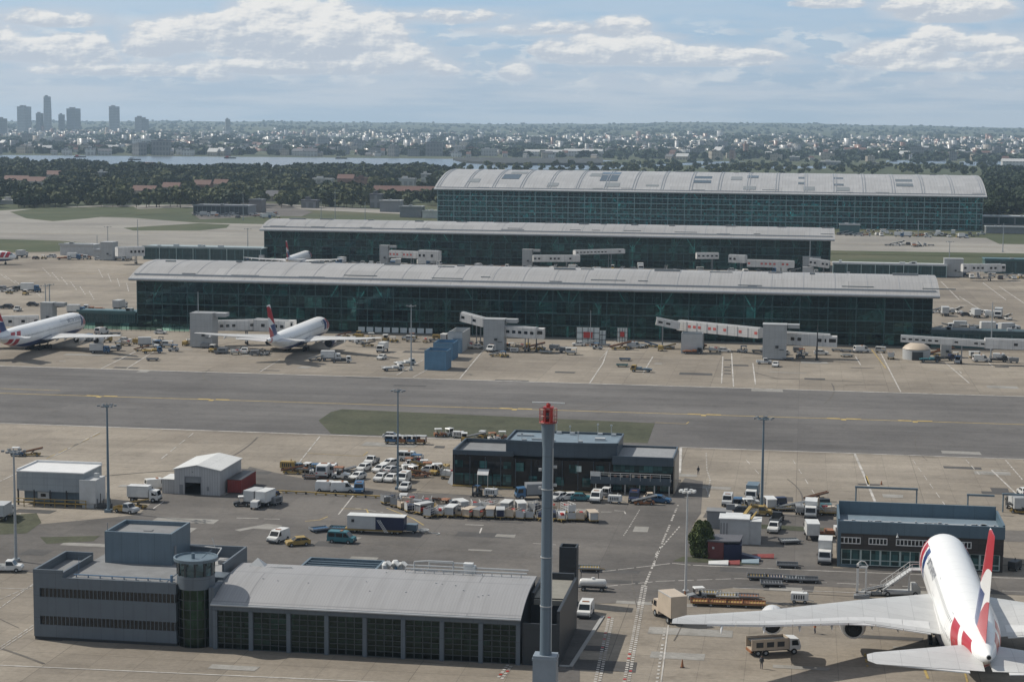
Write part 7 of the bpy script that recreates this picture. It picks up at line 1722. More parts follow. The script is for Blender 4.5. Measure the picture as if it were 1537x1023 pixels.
# cones and walkers
def cone(px, py, lab, h_=.9):
    p = g(px, py); t = thing('traffic_cone', lab, 'cone', (p.x, p.y, 0)); b = MB(); b.lathe([(.22, .05), (.05, h_)], 10); b.build('body', ORANGE, t, smooth=True); b = MB(); b.box(-.28, .28, -.28, .28, 0, .05); b.build('base', DARK, t)
cone(1024, 1001, 'red marker post alone on the concrete under the wing shadow edge', 1.1); cone(1028, 893, 'orange cone at the foot of the white mast', .8); cone(1323, 727, 'red marker on the concrete behind the crew building', .8); cone(1280, 512, 'small cone at the foot of the right bridge', .8); cone(1342, 533, 'orange cone left of the round hut', 1.0)
SKIN = paint('skin', (.35, .2, .14), .6, dirt=.1); HIVIS = paint('orange_hi_vis', (.55, .16, .03), .6, dirt=.2)
def person(px, py, hd, lab, top=HIVIS):
    p = g(px, py); t = thing('person', lab, 'person', (p.x, p.y, .0)); t.rotation_euler = (0, 0, R_(hd))
    bm_v = [(0, 0, .95), (0, 0, 1.2), (0, 0, 1.42), (0, 0, 1.52), (.02, 0, 1.62), (.02, 0, 1.74), (.02, .09, .9), (.1, .1, .5), (.0, .1, .06), (-.02, -.09, .9), (-.08, -.1, .5), (-.16, -.1, .07), (0, .2, 1.4), (.06, .26, 1.12), (.16, .24, .9), (0, -.2, 1.4), (-.06, -.26, 1.12), (.02, -.26, .88), (.12, .1, .04), (-.04, -.1, .04)]
    bm_e = [(0, 1), (1, 2), (2, 3), (3, 4), (4, 5), (0, 6), (6, 7), (7, 8), (0, 9), (9, 10), (10, 11), (2, 12), (12, 13), (13, 14), (2, 15), (15, 16), (16, 17), (8, 18), (11, 19)]
    r_ = [.14, .13, .15, .06, .1, .09, .09, .065, .045, .09, .065, .045, .065, .05, .04, .065, .05, .04, .04, .04]
    me = D.meshes.new('body'); me.from_pydata(bm_v, bm_e, []); o = D.objects.new('body', me); COL.objects.link(o); o.parent = t
    me.materials.append(NAVY)
    o.modifiers.new('skin', 'SKIN'); 
    for i, rr in enumerate(r_): me.skin_vertices[0].data[i].radius = (rr, rr)
    s = o.modifiers.new('sub', 'SUBSURF'); s.levels = 1; s.render_levels = 1
    b = MB(); b.loft([[(.0 + rx * cos(2 * pi * i / 14), ry * sin(2 * pi * i / 14), z) for i in range(14)] for z, rx, ry in ((.88, .17, .21), (1.1, .165, .20), (1.32, .18, .24), (1.45, .12, .2), (1.5, .08, .09))], cap=False); b.build('jacket', top, t, smooth=True)
    b = MB(); b.loft([[(.02 + r2 * cos(2 * pi * i / 12), r2 * .85 * sin(2 * pi * i / 12), z) for i in range(12)] for z, r2 in ((1.54, .05), (1.6, .095), (1.68, .105), (1.74, .1))]); b.obox((.125, 0, 1.66), (.03, .03, .05)); b.build('face', SKIN, t, smooth=True)
    b = MB(); b.loft([[(.01 + r2 * cos(2 * pi * i / 12), r2 * .9 * sin(2 * pi * i / 12), z) for i in range(12)] for z, r2 in ((1.735, .115), (1.8, .1), (1.84, .04))]); b.build('hair', DARK, t, smooth=True)
person(1223, 950, 200, 'person in orange jacket walking on the concrete below the large left wing'); person(1143, 1003, 90, 'person in dark clothes standing behind the cage-sided truck', DARK); person(1048, 712, 120, 'person in dark clothes on the concrete right of the office block', DARK)
# ------------------------------------------------------------------ river, island, far shore
def water_mat():
    m, nt, p, o = _nodes('river_water')
    p.inputs['Base Color'].default_value = (.085, .105, .125, 1); p.inputs['Roughness'].default_value = .22
    tc = N(nt, 'ShaderNodeTexCoord'); mp = N(nt, 'ShaderNodeMapping'); mp.inputs['Scale'].default_value = (.02, .06, 1); L(nt, tc.outputs['Object'], mp.inputs[0])
    n = N(nt, 'ShaderNodeTexNoise', i_Scale=1.0, i_Detail=6.0); L(nt, mp.outputs[0], n.inputs['Vector'])
    b = N(nt, 'ShaderNodeBump'); b.inputs['Distance'].default_value = 1.2; L(nt, n.outputs[0], b.inputs['Height']); L(nt, b.outputs[0], p.inputs['Normal'])
    return m
M_WATER = water_mat()
sheet('river', [(-700, 226), (-200, 231), (0, 233), (400, 236), (700, 239), (1000, 241.5), (1120, 243), (1060, 247), (1000, 249), (900, 255), (560, 255), (300, 254), (60, 250), (-200, 248), (-700, 244)], M_WATER, .25)
sheet('river_plain', [(905, 251), (1000, 245.5), (1120, 242), (1540, 246), (1700, 250), (1700, 266), (1480, 262), (905, 259)], M_GRASS2, .1)
sheet('river_plain', [(1480, 262), (1700, 266), (1700, 330), (1478, 335)], M_GRASS2, .1)
sheet('river', [(1050, 250), (1240, 249.5), (1240, 253), (1060, 253.5)], M_WATER, .25)
sheet('river', [(1330, 241), (1420, 240), (1420, 246), (1330, 246)], M_WATER, .25); sheet('river', [(1440, 243), (1520, 242), (1520, 249), (1440, 249)], M_WATER, .25)
sheet('river', [(1480, 262), (1540, 263), (1600, 268), (1500, 268)], M_WATER, .25)
b = MB(); pts = [(680, 240.5), (705, 239.3), (905, 241), (905, 248.2), (760, 248.4), (700, 245)]
b.prism([tuple(g(x, y).xy) for x, y in pts][::-1], -.2, 4.5); struct(b.build('island', paint('dark_embankment', (.028, .032, .030), .9, dirt=.3, scale=.02)))
b = MB(); pts = [(905, 244), (930, 241), (1010, 240.5), (1040, 244), (1010, 246), (930, 248)]
b.prism([tuple(g(x, y).xy) for x, y in pts][::-1], -.2, 1.5); struct(b.build('island', M_GRASS2))
for (px, py, lab) in ((202, 240.5, 'small dark boat on the left part of the river'), (120, 236.5, 'dark moored boat close to far bank on the left'), (345, 238, 'reddish boat at the far bank under the pale hall'), (512, 238.5, 'dark boat at far bank in the middle of the river')):
    p = g(px, py); t = thing('boat', lab, 'boat', (p.x, p.y, .3)); b = MB(); b.loft([[(x, -w_, 2.2), (x, w_, 2.2), (x, w_ * .6, 0), (x, -w_ * .6, 0)] for x, w_ in ((-12, 2.5), (6, 3), (13, .3))]); b.build('hull', DARK, t); b = MB(); b.box(-9, -3, -1.8, 1.8, 2.2, 5); b.tube((0, 0, 2.2), (0, 0, 8), .2, n=5); b.build('cabin', PALE if 'red' not in lab else RED, t)

# ------------------------------------------------------------------ towers of the distant city
def tower_mat(name, col, glassy):
    m, nt, p, o = _nodes(name)
    tc = N(nt, 'ShaderNodeTexCoord'); sp = N(nt, 'ShaderNodeSeparateXYZ'); L(nt, tc.outputs['Object'], sp.inputs[0])
    h = math_n(nt, 'ADD', sp.outputs[0], sp.outputs[1])
    a_ = math_n(nt, 'LESS_THAN', math_n(nt, 'FRACT', math_n(nt, 'DIVIDE', h, 6.5)), .62); c_ = math_n(nt, 'LESS_THAN', math_n(nt, 'FRACT', math_n(nt, 'DIVIDE', sp.outputs[2], 7.6)), .6)
    w = math_n(nt, 'MULTIPLY', a_, c_)
    wn = N(nt, 'ShaderNodeTexNoise', i_Scale=.05, i_Detail=3.0); L(nt, tc.outputs['Object'], wn.inputs['Vector'])
    c0 = mixc(nt, wn.outputs[0], tuple(x * .75 for x in col), tuple(min(1, x * 1.2) for x in col))
    L(nt, mixc(nt, math_n(nt, 'MULTIPLY', w, glassy), c0, tuple(x * .3 for x in col)), p.inputs['Base Color']); p.inputs['Roughness'].default_value = .35
    return m
TM = [tower_mat('tower_glass', (.32, .33, .34), .8), tower_mat('tower_dark', (.18, .185, .195), .7), tower_mat('tower_pale', (.30, .30, .29), .6), tower_mat('tower_brick', (.30, .20, .16), .5)]
M_CAP = paint('tower_cap', (.2, .2, .21), .6)
TW = [(4, 178, 18, 207, 1, 'dark blocky tower cut by the left picture edge'), (37, 160, 19, 203, 0, 'broad grey glass tower, second from the left edge'), (72, 145, 15, 203, 0, 'tallest glass tower of the skyline, slightly tapering'), (60, 170, 10, 204, 1, 'dark lower tower against the tallest one'), (93, 172, 12, 205, 1, 'small dark tower right of the tallest one'), (111, 163, 19, 204, 1, 'dark square tower right of the small dark tower'),
      (172, 160, 20, 204, 0, 'broad grey tower standing alone in the skyline'), (211, 176, 15, 206, 2, 'pale and dark split tower right of the lone broad tower'), (342, 179, 9, 201, 2, 'slim round-looking pale tower far from the cluster'), (464, 195, 5, 207, 2, 'short pale block on the hillside left of the pale slab'), (520, 187, 6, 208, 2, 'pale slab tower on the hillside in the middle'),
      (1075, 213, 7, 227, 2, 'pale tower left of the brick towers on far shore'), (1119, 216, 8, 238, 3, 'tall brick-coloured tower on the right far shore'), (1099, 223, 9, 242, 3, 'lower brick tower left of the tall brick one'), (1190, 222, 6, 236, 2, 'slim pale tower on far shore right'), (948, 216, 3, 232, 2, 'slender pale spire-like tower above the far warehouses'), (985, 222, 5, 230, 2, 'short pale tower above the far shore, right of the spire')]
for k, (px, yt_, wpx, yb_, mi, lab) in enumerate(TW):
    zr = min(9000, 70 * 2800 / max(4, yb_ - 190 - .0089 * (px - 768))); p = g(px, 190 + .0089 * (px - 768) + 70 * 2800 / zr); z0 = terrain(p.x, p.y); sc_ = proj(p)[2] / 2800; w_ = wpx * sc_
    H_ = height_to(p, yt_); 
    t = thing('tower_block', lab, 'tower', (p.x, p.y, 0), R_(-14 if k % 2 else 22))
    w_ *= .78; b = MB(); tp = .90 if 'taper' in lab else 1.0
    hs = H_ - 3.0
    b.loft([[(s_ * w_ / 2 * f, u * w_ / 2 * f, z) for s_, u in ((-1, -1), (1, -1), (1, 1), (-1, 1))] for z, f in ((min(0, z0) - 2, 1), (hs * .55, 1), (hs, tp))]); b.build('shaft', TM[mi], t)
    b = MB(); b.box(-w_ * .5 * tp, w_ * .5 * tp, -w_ * .5 * tp, w_ * .5 * tp, hs + .01, H_); b.box(-w_ * .3, w_ * .1, -w_ * .3, w_ * .2, H_ + .01, H_ + 6); b.build('crown', M_CAP if k % 2 else TM[mi], t)
    if 'split' in lab: b = MB(); b.box(w_ * .5 + .1, w_ * .95, -w_ * .45, w_ * .5, 0, hs * .94); b.build('dark_wing', TM[1], t)

# ------------------------------------------------------------------ town beyond the river
def wallc(name, c): return tower_mat(name, c, .55)
WM = [wallc('town_wall_white', (.44, .43, .41)), wallc('town_wall_cream', (.42, .37, .30)), wallc('town_wall_brick', (.26, .14, .10)), wallc('town_wall_grey', (.22, .22, .22)), wallc('town_wall_bright', (.58, .57, .55))]
RM = [paint('town_roof_slate', (.11, .11, .12), .7), paint('town_roof_tile', (.15, .075, .058), .7, dirt=.6), paint('town_roof_pale', (.45, .45, .44), .6)]
def house_mesh(w, d, h, rt, wm, rm, name):
    b = MB(); b.box(-w / 2, w / 2, -d / 2, d / 2, -4, h, 0)
    if rt: b.add([(-w / 2 - .4, -d / 2 - .4, h), (w / 2 + .4, -d / 2 - .4, h), (w / 2 + .4, d / 2 + .4, h), (-w / 2 - .4, d / 2 + .4, h), (-w / 2 - .4, 0, h + d * .35), (w / 2 + .4, 0, h + d * .35)], [(0, 1, 5, 4), (2, 3, 4, 5), (0, 4, 3), (1, 2, 5), (3, 2, 1, 0)], 1)
    else: b.box(-w / 2 - .3, w / 2 + .3, -d / 2 - .3, d / 2 + .3, h + .01, h + .9, 1); b.box(-w * .2, w * .1, -d * .2, d * .2, h + .91, h + 3, 0)
    o = b.build(name, [wm, rm]); return o
q = random.Random(21)
protos = []
for k in range(14):
    big = k % 3 == 0
    protos.append((q.uniform(18, 40) if big else q.uniform(12, 26), q.uniform(10, 20), q.uniform(9, 22) if big else q.uniform(5, 10), 0 if big else 1, WM[q.choice([0, 0, 1, 1, 2, 3, 4])], RM[q.choice([0, 0, 1, 2])]))
pm = [None] * 14
n_h = 0
spots = []
def free(px, py):
    if 675 < px < 905 and 230 > py > 224: return False
    return True
for k in range(255):
    px = q.uniform(-10, 1545); yb_ = 233.0 + .0065 * px
    py = yb_ - q.random() ** 1.3 * 21
    if px > 1000: py = 236 + q.uniform(-16, 8) if q.random() < .6 else py
    if free(px, py): spots.append((px, py))
for (px, py) in spots:
    k = q.randrange(14); p = on_land(px, py)
    if p is None: continue
    z = p.z
    lab = 'distant low building in the hazy town beyond the river'
    if pm[k] is None: pm[k] = o = house_mesh(*protos[k], 'town_building')
    else: o = pm[k].copy(); COL.objects.link(o)
    o.location = (p.x, p.y, z); o.rotation_euler = (0, 0, q.uniform(-.6, .6)); s_ = q.uniform(.7, 1.2); o.scale = (s_, s_, s_ * q.uniform(.8, 1.3))
    tag(o, lab, 'building', 'buildings of the town beyond the river')
# notable far-shore buildings
def far_building(px0, px1, py, ytop, wm, rm, lab, pitched=False, depth=20):
    p = g(px0, py); t = thing('town_block', lab, 'building', (p.x, p.y, 0)); w_ = x_at(px1, p.y) - p.x; h = height_to(p, ytop)
    b = MB(); b.box(0, w_, 0, depth, 0, h); b.build('wall', wm, t)
    b = MB()
    if pitched: b.add([(-.5, -.5, h + .01), (w_ + .5, -.5, h + .01), (w_ + .5, depth + .5, h + .01), (-.5, depth + .5, h + .01), (-.5, depth / 2, h + 5), (w_ + .5, depth / 2, h + 5)], [(0, 1, 5, 4), (2, 3, 4, 5), (0, 4, 3), (1, 2, 5), (3, 2, 1, 0)])
    else: b.box(-.5, w_ + .5, -.5, depth + .5, h + .01, h + 1.2); b.box(w_ * .2, w_ * .5, depth * .3, depth * .7, h + 1.2, h + 3.5)
    b.build('roof', rm, t)
far_building(787, 845, 234.5, 227.5, WM[4], RM[2], 'long white warehouse on far shore, left of two', True, 30); far_building(846, 904, 235, 226.5, WM[4], RM[2], 'long white warehouse on the far shore, right of two', True, 30)
far_building(768, 784, 234, 226, WM[2], RM[1], 'pink-brick block left of the long white warehouses'); far_building(681, 697, 233, 220, WM[0], RM[2], 'white stepped flats on far shore, left of three'); far_building(700, 716, 233, 222, WM[1], RM[1], 'pinkish flats on far shore, middle of three'); far_building(722, 745, 234, 224, WM[0], RM[2], 'cream flats on far shore, right of three')
far_building(98, 120, 227, 218, WM[2], RM[1], 'red brick block at the left far shore'); far_building(122, 134, 228, 219, WM[1], RM[2], 'cream block next to the red brick block'); far_building(140, 152, 228, 217, WM[2], RM[0], 'dark brick block near the left far shore'); far_building(198, 240, 220, 210, WM[4], RM[2], 'wide white stepped hall among the town roofs'); far_building(50, 58, 218, 206, WM[4], RM[2], 'bright white block under the tall towers, left'); far_building(70, 78, 219, 207, WM[4], RM[2], 'bright white block under the tall towers, right'); far_building(333, 352, 232, 224, WM[4], RM[2], 'white arched hall on the far bank', True)
far_building(1267, 1300, 232, 224, WM[1], RM[1], 'cream and tile block on the right far shore', True); far_building(1365, 1378, 241, 233, WM[4], RM[2], 'bright white shed on the right shore plain'); far_building(1185, 1200, 242, 236, WM[3], RM[2], 'grey shed at left end of the right plain', False, 60); far_building(1232, 1262, 248, 243, WM[3], RM[2], 'long pale greenhouse shed on the right plain', False, 50); far_building(1300, 1330, 250, 246, WM[3], RM[0], 'long dark shed on the right plain', False, 40); far_building(1505, 1560, 250, 242, WM[4], RM[2], 'white domed shed at the right edge of the plain', True, 40); far_building(1460, 1500, 236, 229, WM[0], RM[1], 'row of pale houses with tiled roofs on right far shore', True); far_building(1405, 1450, 236, 231, WM[2], RM[1], 'row of brick houses with tiled roofs on right far shore', True)
# near-side houses among the trees
for (a_, c_, yb_, yt_, wm, rm, pit, lab) in ((533, 554, 281, 268, WM[2], RM[1], False, 'orange-red brick block among the trees, right of two'), (506, 530, 279, 268, WM[2], RM[1], True, 'orange-red brick block among the trees, left of two'), (468, 498, 276, 269, WM[0], RM[2], False, 'white block beside the orange-red brick blocks'), (598, 622, 278, 269, WM[0], RM[2], False, 'white stepped block left of the main terminal among trees'), (632, 645, 275, 262, WM[0], RM[2], False, 'white tower-like block behind the main terminal left end'), (146, 156, 270, 259, WM[3], RM[2], False, 'pale grey block among the dark trees'), (5, 40, 277, 270, WM[0], RM[1], True, 'white house row with red roof in the left wood'), (35, 66, 279, 272, WM[4], RM[1], True, 'second white house row with red roof in the left wood'), (68, 92, 268, 262, WM[0], RM[1], True, 'house with red roof right of the white house rows'), (205, 228, 253, 248, WM[1], RM[1], True, 'red roofed house near the river bank wood'),
      (198, 232, 293, 286, WM[1], RM[1], True, 'long red roofed house in the olive trees'), (243, 268, 288, 281, WM[1], RM[1], True, 'red roofed house in the middle of the wood'), (290, 315, 285, 277, WM[2], RM[1], True, 'red roofed house right of the middle wood'), (320, 342, 284, 276, WM[1], RM[1], True, 'another red roofed house next to the wood edge'), (560, 655, 292, 286, WM[2], RM[1], True, 'long dull red roof row left of main terminal'), (0, 22, 306, 302, PALE, RM[2], False, 'long pale low sheds at the left edge of the field'),
      (398, 415, 302, 294, WM[1], RM[0], True, 'cream house at the field edge'), (452, 474, 312, 302, WM[3], RM[0], False, 'grey-brown block beyond the middle concourse'), (555, 572, 312, 293, WM[3], RM[0], False, 'brown-grey square block left of main terminal')):
    far_building(a_, c_, yb_, yt_, wm, rm, lab, pit, 12)

def stuff_mesh(name, V, F, mats, mi=None):
    me = D.meshes.new(name); V = np.asarray(V, dtype=np.float32).reshape(-1, 3); F = np.asarray(F, dtype=np.int32)
    me.vertices.add(len(V)); me.vertices.foreach_set('co', V.ravel())
    nf, k = F.shape; me.loops.add(nf * k); me.loops.foreach_set('vertex_index', F.ravel())
    me.polygons.add(nf); me.polygons.foreach_set('loop_start', np.arange(0, nf * k, k, dtype=np.int32))
    try: me.polygons.foreach_set('loop_total', np.full(nf, k, dtype=np.int32))
    except Exception: pass
    for m in mats: me.materials.append(m)
    if mi is not None: me.polygons.foreach_set('material_index', np.asarray(mi, dtype=np.int32))
    me.update(calc_edges=True); o = D.objects.new(name, me); COL.objects.link(o); return o

# the countless far roofs: one mass
rgn = np.random.default_rng(4)
V, F, MI = [], [], []
BOXF = np.array([(0, 1, 5, 4), (1, 2, 6, 5), (2, 3, 7, 6), (3, 0, 4, 7), (4, 5, 6, 7)])
for k in range(6500):
    px = q.uniform(-40, 1580); t_ = q.random(); py = 232 + .0065 * px - 6 - t_ ** .8 * (36 - .004 * px)
    # clusters: houses gather in streets
    if sin(px * .05 + py * .9) + sin(px * .021 - py * 1.7 + 2) + .7 * sin(px * .011 + py * .35) + q.uniform(-.7, .7) < -.1: continue
    hor = 190 + .0089 * (px - 768)
    if py < hor + 13.0 and q.random() < .85: continue
    p = on_land(px, py)
    if p is None: continue
    z = p.z
    w_, d_, h_ = q.uniform(8, 26), q.uniform(7, 14), q.uniform(5, 12); a_ = q.uniform(-.8, .8)
    if q.random() < .05: h_ *= 2.6
    c_, s_ = cos(a_), sin(a_); n0 = len(V)
    for zz in (-6, h_):
        for x, y in ((-w_, -d_), (w_, -d_), (w_, d_), (-w_, d_)): V.append((p.x + (x * c_ - y * s_) / 2, p.y + (x * s_ + y * c_) / 2, z + zz))
    F += (BOXF + n0).tolist(); wmi = q.choice([0, 0, 1, 1, 2, 3, 4]); MI += [wmi] * 4 + [5 + q.choice([0, 0, 1, 2])]
o = stuff_mesh('town_roofs', V, F, WM + RM, MI); tag(o, 'hazy mass of pale houses spread over the far town and hills', 'houses', None, 'stuff')

# ------------------------------------------------------------------ trees
def leaf_mat(name, c1, c2, c3):
    m, nt, p, o = _nodes(name)
    g_ = N(nt, 'ShaderNodeNewGeometry'); oi = N(nt, 'ShaderNodeObjectInfo')
    n1 = N(nt, 'ShaderNodeTexNoise', i_Scale=.06, i_Detail=3.0); L(nt, g_.outputs['Position'], n1.inputs['Vector'])
    n2 = N(nt, 'ShaderNodeTexNoise', i_Scale=.9, i_Detail=2.0); L(nt, g_.outputs['Position'], n2.inputs['Vector'])
    v = math_n(nt, 'ADD', math_n(nt, 'MULTIPLY', n1.outputs[0], .6), math_n(nt, 'MULTIPLY', n2.outputs[0], .4))
    r = N(nt, 'ShaderNodeValToRGB'); L(nt, v, r.inputs[0]); e = r.color_ramp.elements
    e[0].position = .36; e[0].color = (*c1, 1); e[1].position = .64; e[1].color = (*c3, 1); k = e.new(.5); k.color = (*c2, 1)
    L(nt, r.outputs[0], p.inputs['Base Color']); p.inputs['Roughness'].default_value = .75; p.inputs['Specular IOR Level'].default_value = .2
    return m
M_LEAFD = leaf_mat('dark_foliage', (.013, .023, .011), (.025, .040, .018), (.050, .068, .028))  # cloud shadow over the left wood is put into this leaf colour
M_LEAFO = leaf_mat('olive_foliage', (.042, .054, .020), (.066, .078, .030), (.110, .112, .048))
M_LEAFF = leaf_mat('hill_foliage', (.026, .043, .026), (.042, .062, .035), (.068, .085, .048))
M_BARK = paint('bark', (.08, .06, .045), .9)
def crown_quads(rg, n, size, lobes, hw, z0, z1):
    """leaf-clump quads spread through several lobes: array (n, 4, 3)"""
    cen = np.column_stack([rg.uniform(-.55, .55, lobes) * hw, rg.uniform(-.55, .55, lobes) * hw, z0 + (z1 - z0) * rg.uniform(.25, .8, lobes)])
    cen[0] = (0, 0, z0 + (z1 - z0) * .6); rad = hw * rg.uniform(.45, .7, lobes)
    li = rg.integers(0, lobes, n); d = rg.normal(size=(n, 3)); d /= np.linalg.norm(d, axis=1)[:, None]
    rr = rad[li] * rg.uniform(.45, 1.0, n) ** .5
    c = cen[li] + d * rr[:, None] * np.array([1, 1, .85]); c[:, 2] = np.clip(c[:, 2], z0 * .8, z1 * 1.05)
    nrm = d + rg.normal(size=(n, 3)) * .45; nrm /= np.linalg.norm(nrm, axis=1)[:, None]
    a = np.cross(nrm, rg.normal(size=(n, 3))); a /= np.linalg.norm(a, axis=1)[:, None]; b_ = np.cross(nrm, a)
    s = size * rg.uniform(.6, 1.3, n)[:, None]
    return np.stack([c - a * s - b_ * s, c + a * s - b_ * s * .8, c + a * s * .9 + b_ * s, c - a * s * .7 + b_ * s * .9], axis=1)
def tree_object(name, rg, n, size, lobes, hw, h, leaf, trunk=True):
    Q = crown_quads(rg, n, size, lobes, hw, h * .18, h)
    me_v = Q.reshape(-1, 3); F = np.arange(len(me_v)).reshape(-1, 4); MI = np.zeros(len(F), int)
    b = MB(); b.tube((0, 0, -1), (0, 0, h * .55), h * .03, h * .015, n=4, cap=False)
    for k in range(3): a_ = k * 2.1; b.tube((0, 0, h * .3), (hw * .4 * cos(a_), hw * .4 * sin(a_), h * .6), h * .015, h * .008, n=4, cap=False)
    Vt = np.array(b.v); Ft = np.array(b.f) + len(me_v)
    return stuff_mesh(name, np.vstack([me_v, Vt]), np.vstack([F, Ft]), [leaf, M_BARK], np.concatenate([MI, np.ones(len(Ft), int)]))
TV = {}
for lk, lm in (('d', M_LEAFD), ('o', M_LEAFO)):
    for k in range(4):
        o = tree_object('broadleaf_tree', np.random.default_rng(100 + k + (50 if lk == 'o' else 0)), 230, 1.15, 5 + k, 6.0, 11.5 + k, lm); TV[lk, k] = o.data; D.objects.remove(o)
# where trees stand (photograph rows), wood coloured dark for cloud shade at the left, olive belt nearer, wood right of and behind the main terminal
HOUSES = [(533, 554, 281), (506, 530, 279), (468, 498, 276), (598, 622, 278), (632, 645, 275), (146, 156, 270), (5, 40, 277), (35, 66, 279), (68, 92, 268), (198, 232, 293), (243, 268, 288), (290, 315, 285), (320, 342, 284), (560, 655, 292), (0, 22, 306), (398, 415, 302), (452, 474, 312), (555, 572, 312)]
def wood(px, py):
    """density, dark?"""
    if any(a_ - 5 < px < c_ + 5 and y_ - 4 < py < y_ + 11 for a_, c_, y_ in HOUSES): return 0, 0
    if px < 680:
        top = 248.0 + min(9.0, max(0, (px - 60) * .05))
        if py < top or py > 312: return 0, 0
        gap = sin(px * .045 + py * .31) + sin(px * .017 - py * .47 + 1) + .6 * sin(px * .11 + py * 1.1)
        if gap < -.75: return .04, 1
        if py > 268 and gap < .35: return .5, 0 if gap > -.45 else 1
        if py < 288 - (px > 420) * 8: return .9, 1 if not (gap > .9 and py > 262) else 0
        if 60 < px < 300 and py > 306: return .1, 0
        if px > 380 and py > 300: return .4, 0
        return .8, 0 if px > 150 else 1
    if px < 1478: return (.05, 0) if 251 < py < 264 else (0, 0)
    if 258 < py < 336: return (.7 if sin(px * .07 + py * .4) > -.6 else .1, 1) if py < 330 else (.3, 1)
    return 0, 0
cand = []
while len(cand) < 5400:
    px = q.uniform(-30, 1640); u = q.random(); Z = 1500 * (3900 / 1500) ** u; py = 190 + .0089 * (px - 768) + 70 * 2800 / Z
    dn, dk = wood(px, py)
    if q.random() > dn: continue
    cand.append((py, px, dk))
cand.sort(reverse=True)
LT = {1: 'one of many broadleaf trees, cloud shade in their leaf colour, in the wood between the far taxiway and the river', 0: 'one of many olive-green trees in the belt between far taxiway and the river'}
GT = {1: 'dark trees of the wood before the river', 0: 'olive trees of the belt before the river'}
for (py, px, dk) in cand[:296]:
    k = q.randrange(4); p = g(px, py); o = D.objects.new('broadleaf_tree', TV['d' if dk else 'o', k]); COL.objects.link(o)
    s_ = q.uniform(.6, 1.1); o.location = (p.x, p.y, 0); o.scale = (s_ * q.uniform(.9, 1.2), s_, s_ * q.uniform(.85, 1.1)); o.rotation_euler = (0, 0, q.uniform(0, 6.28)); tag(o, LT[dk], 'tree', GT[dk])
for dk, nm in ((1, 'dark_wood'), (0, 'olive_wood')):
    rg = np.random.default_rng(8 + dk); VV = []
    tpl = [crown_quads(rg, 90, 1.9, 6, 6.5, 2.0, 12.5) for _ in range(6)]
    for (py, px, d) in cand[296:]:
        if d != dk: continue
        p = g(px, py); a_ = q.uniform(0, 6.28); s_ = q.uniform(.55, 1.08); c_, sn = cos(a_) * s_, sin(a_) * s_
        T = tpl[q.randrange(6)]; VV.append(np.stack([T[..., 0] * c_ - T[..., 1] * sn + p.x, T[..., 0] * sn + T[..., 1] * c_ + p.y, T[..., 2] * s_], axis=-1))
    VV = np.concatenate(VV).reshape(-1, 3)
    o = stuff_mesh(nm, VV, np.arange(len(VV)).reshape(-1, 4), [M_LEAFD if dk else M_LEAFO]); tag(o, 'wooded belt with cloud shade in its leaf colour, running along the near river bank' if dk else 'olive scrub and trees behind the main terminal and field edge', 'wood', None, 'stuff')
# far wood: bank, gardens and hills
rg = np.random.default_rng(3); VV = []
tpl = [crown_quads(rg, 26, 5.5, 5, 13, 0.0, 15) for _ in range(8)]
n_ = 0
while n_ < 5200:
    px = q.uniform(-40, 1580); hor = 190 + .0089 * (px - 768); u = q.random(); Z = 4300 * (15800 / 4300) ** u
    if sin(px * .037 + Z * .002) + sin(px * .09 - Z * .0011) + q.uniform(-1, 1) < -.5: continue
    az_ = math.atan((px - 768.5) / 2800); p = Vector((Z * sin(az_ - YAW), Z * cos(az_ - YAW), 0))
    if px > 1000 and Z < 4600 and q.random() < .3: continue
    T = tpl[q.randrange(8)]; s_ = q.uniform(.6, 1.3) * (1 if Z < 8000 else .8); z = terrain(p.x, p.y); a_ = q.uniform(0, 6.28); c_, sn = cos(a_) * s_, sin(a_) * s_
    VV.append(np.stack([T[..., 0] * c_ - T[..., 1] * sn + p.x, T[..., 0] * sn + T[..., 1] * c_ + p.y, T[..., 2] * s_ * .8 + z - 1], axis=-1)); n_ += 1
for k in range(150):   # the right-hand plain between river arms
    px = q.uniform(930, 1580); py = q.uniform(240, 256); p = g(px, py); T = tpl[q.randrange(8)] * .42; VV.append(T + np.array([p.x, p.y, 0]))
VV = np.concatenate(VV).reshape(-1, 3)
o = stuff_mesh('far_wood', VV, np.arange(len(VV)).reshape(-1, 4), [M_LEAFF]); tag(o, 'far trees and gardens covering the town and the hills', 'wood', None, 'stuff')

# the bush beside the white mast
p = g(1053, 836); t = thing('bush', 'big dark green bush beside the white mast', 'bush', (p.x, p.y + 1, 0))
rg = np.random.default_rng(77); H_ = 5.7; n = 6500
z = rg.uniform(0.02, 1, n) ** .85; prof = np.sqrt(np.clip(1 - ((z - .36) / .66) ** 2, 0.02, 1)) * (0.92 + .08 * np.sin(z * 14)); a_ = rg.uniform(0, 2 * pi, n); r_ = prof * 2.15 * (1 + .16 * np.sin(a_ * 5 + z * 7)) * rg.uniform(.55, 1.02, n) ** .6
c = np.column_stack([r_ * np.cos(a_), r_ * np.sin(a_), z * H_ * (1 + .05 * np.sin(a_ * 3))]); d = rg.normal(size=(n, 3)); d /= np.linalg.norm(d, axis=1)[:, None]; e_ = np.cross(d, rg.normal(size=(n, 3))); e_ /= np.linalg.norm(e_, axis=1)[:, None]; s_ = .15 * rg.uniform(.6, 1.4, n)[:, None]
Q = np.stack([c - d * s_ - e_ * s_ * .6, c + d * s_ - e_ * s_ * .5, c + d * s_ * .9 + e_ * s_ * .6, c - d * s_ + e_ * s_ * .5], axis=1).reshape(-1, 3)
o = stuff_mesh('foliage', Q, np.arange(len(Q)).reshape(-1, 4), [leaf_mat('bush_foliage', (.042, .066, .022), (.080, .105, .038), (.135, .150, .06))]); o.parent = t
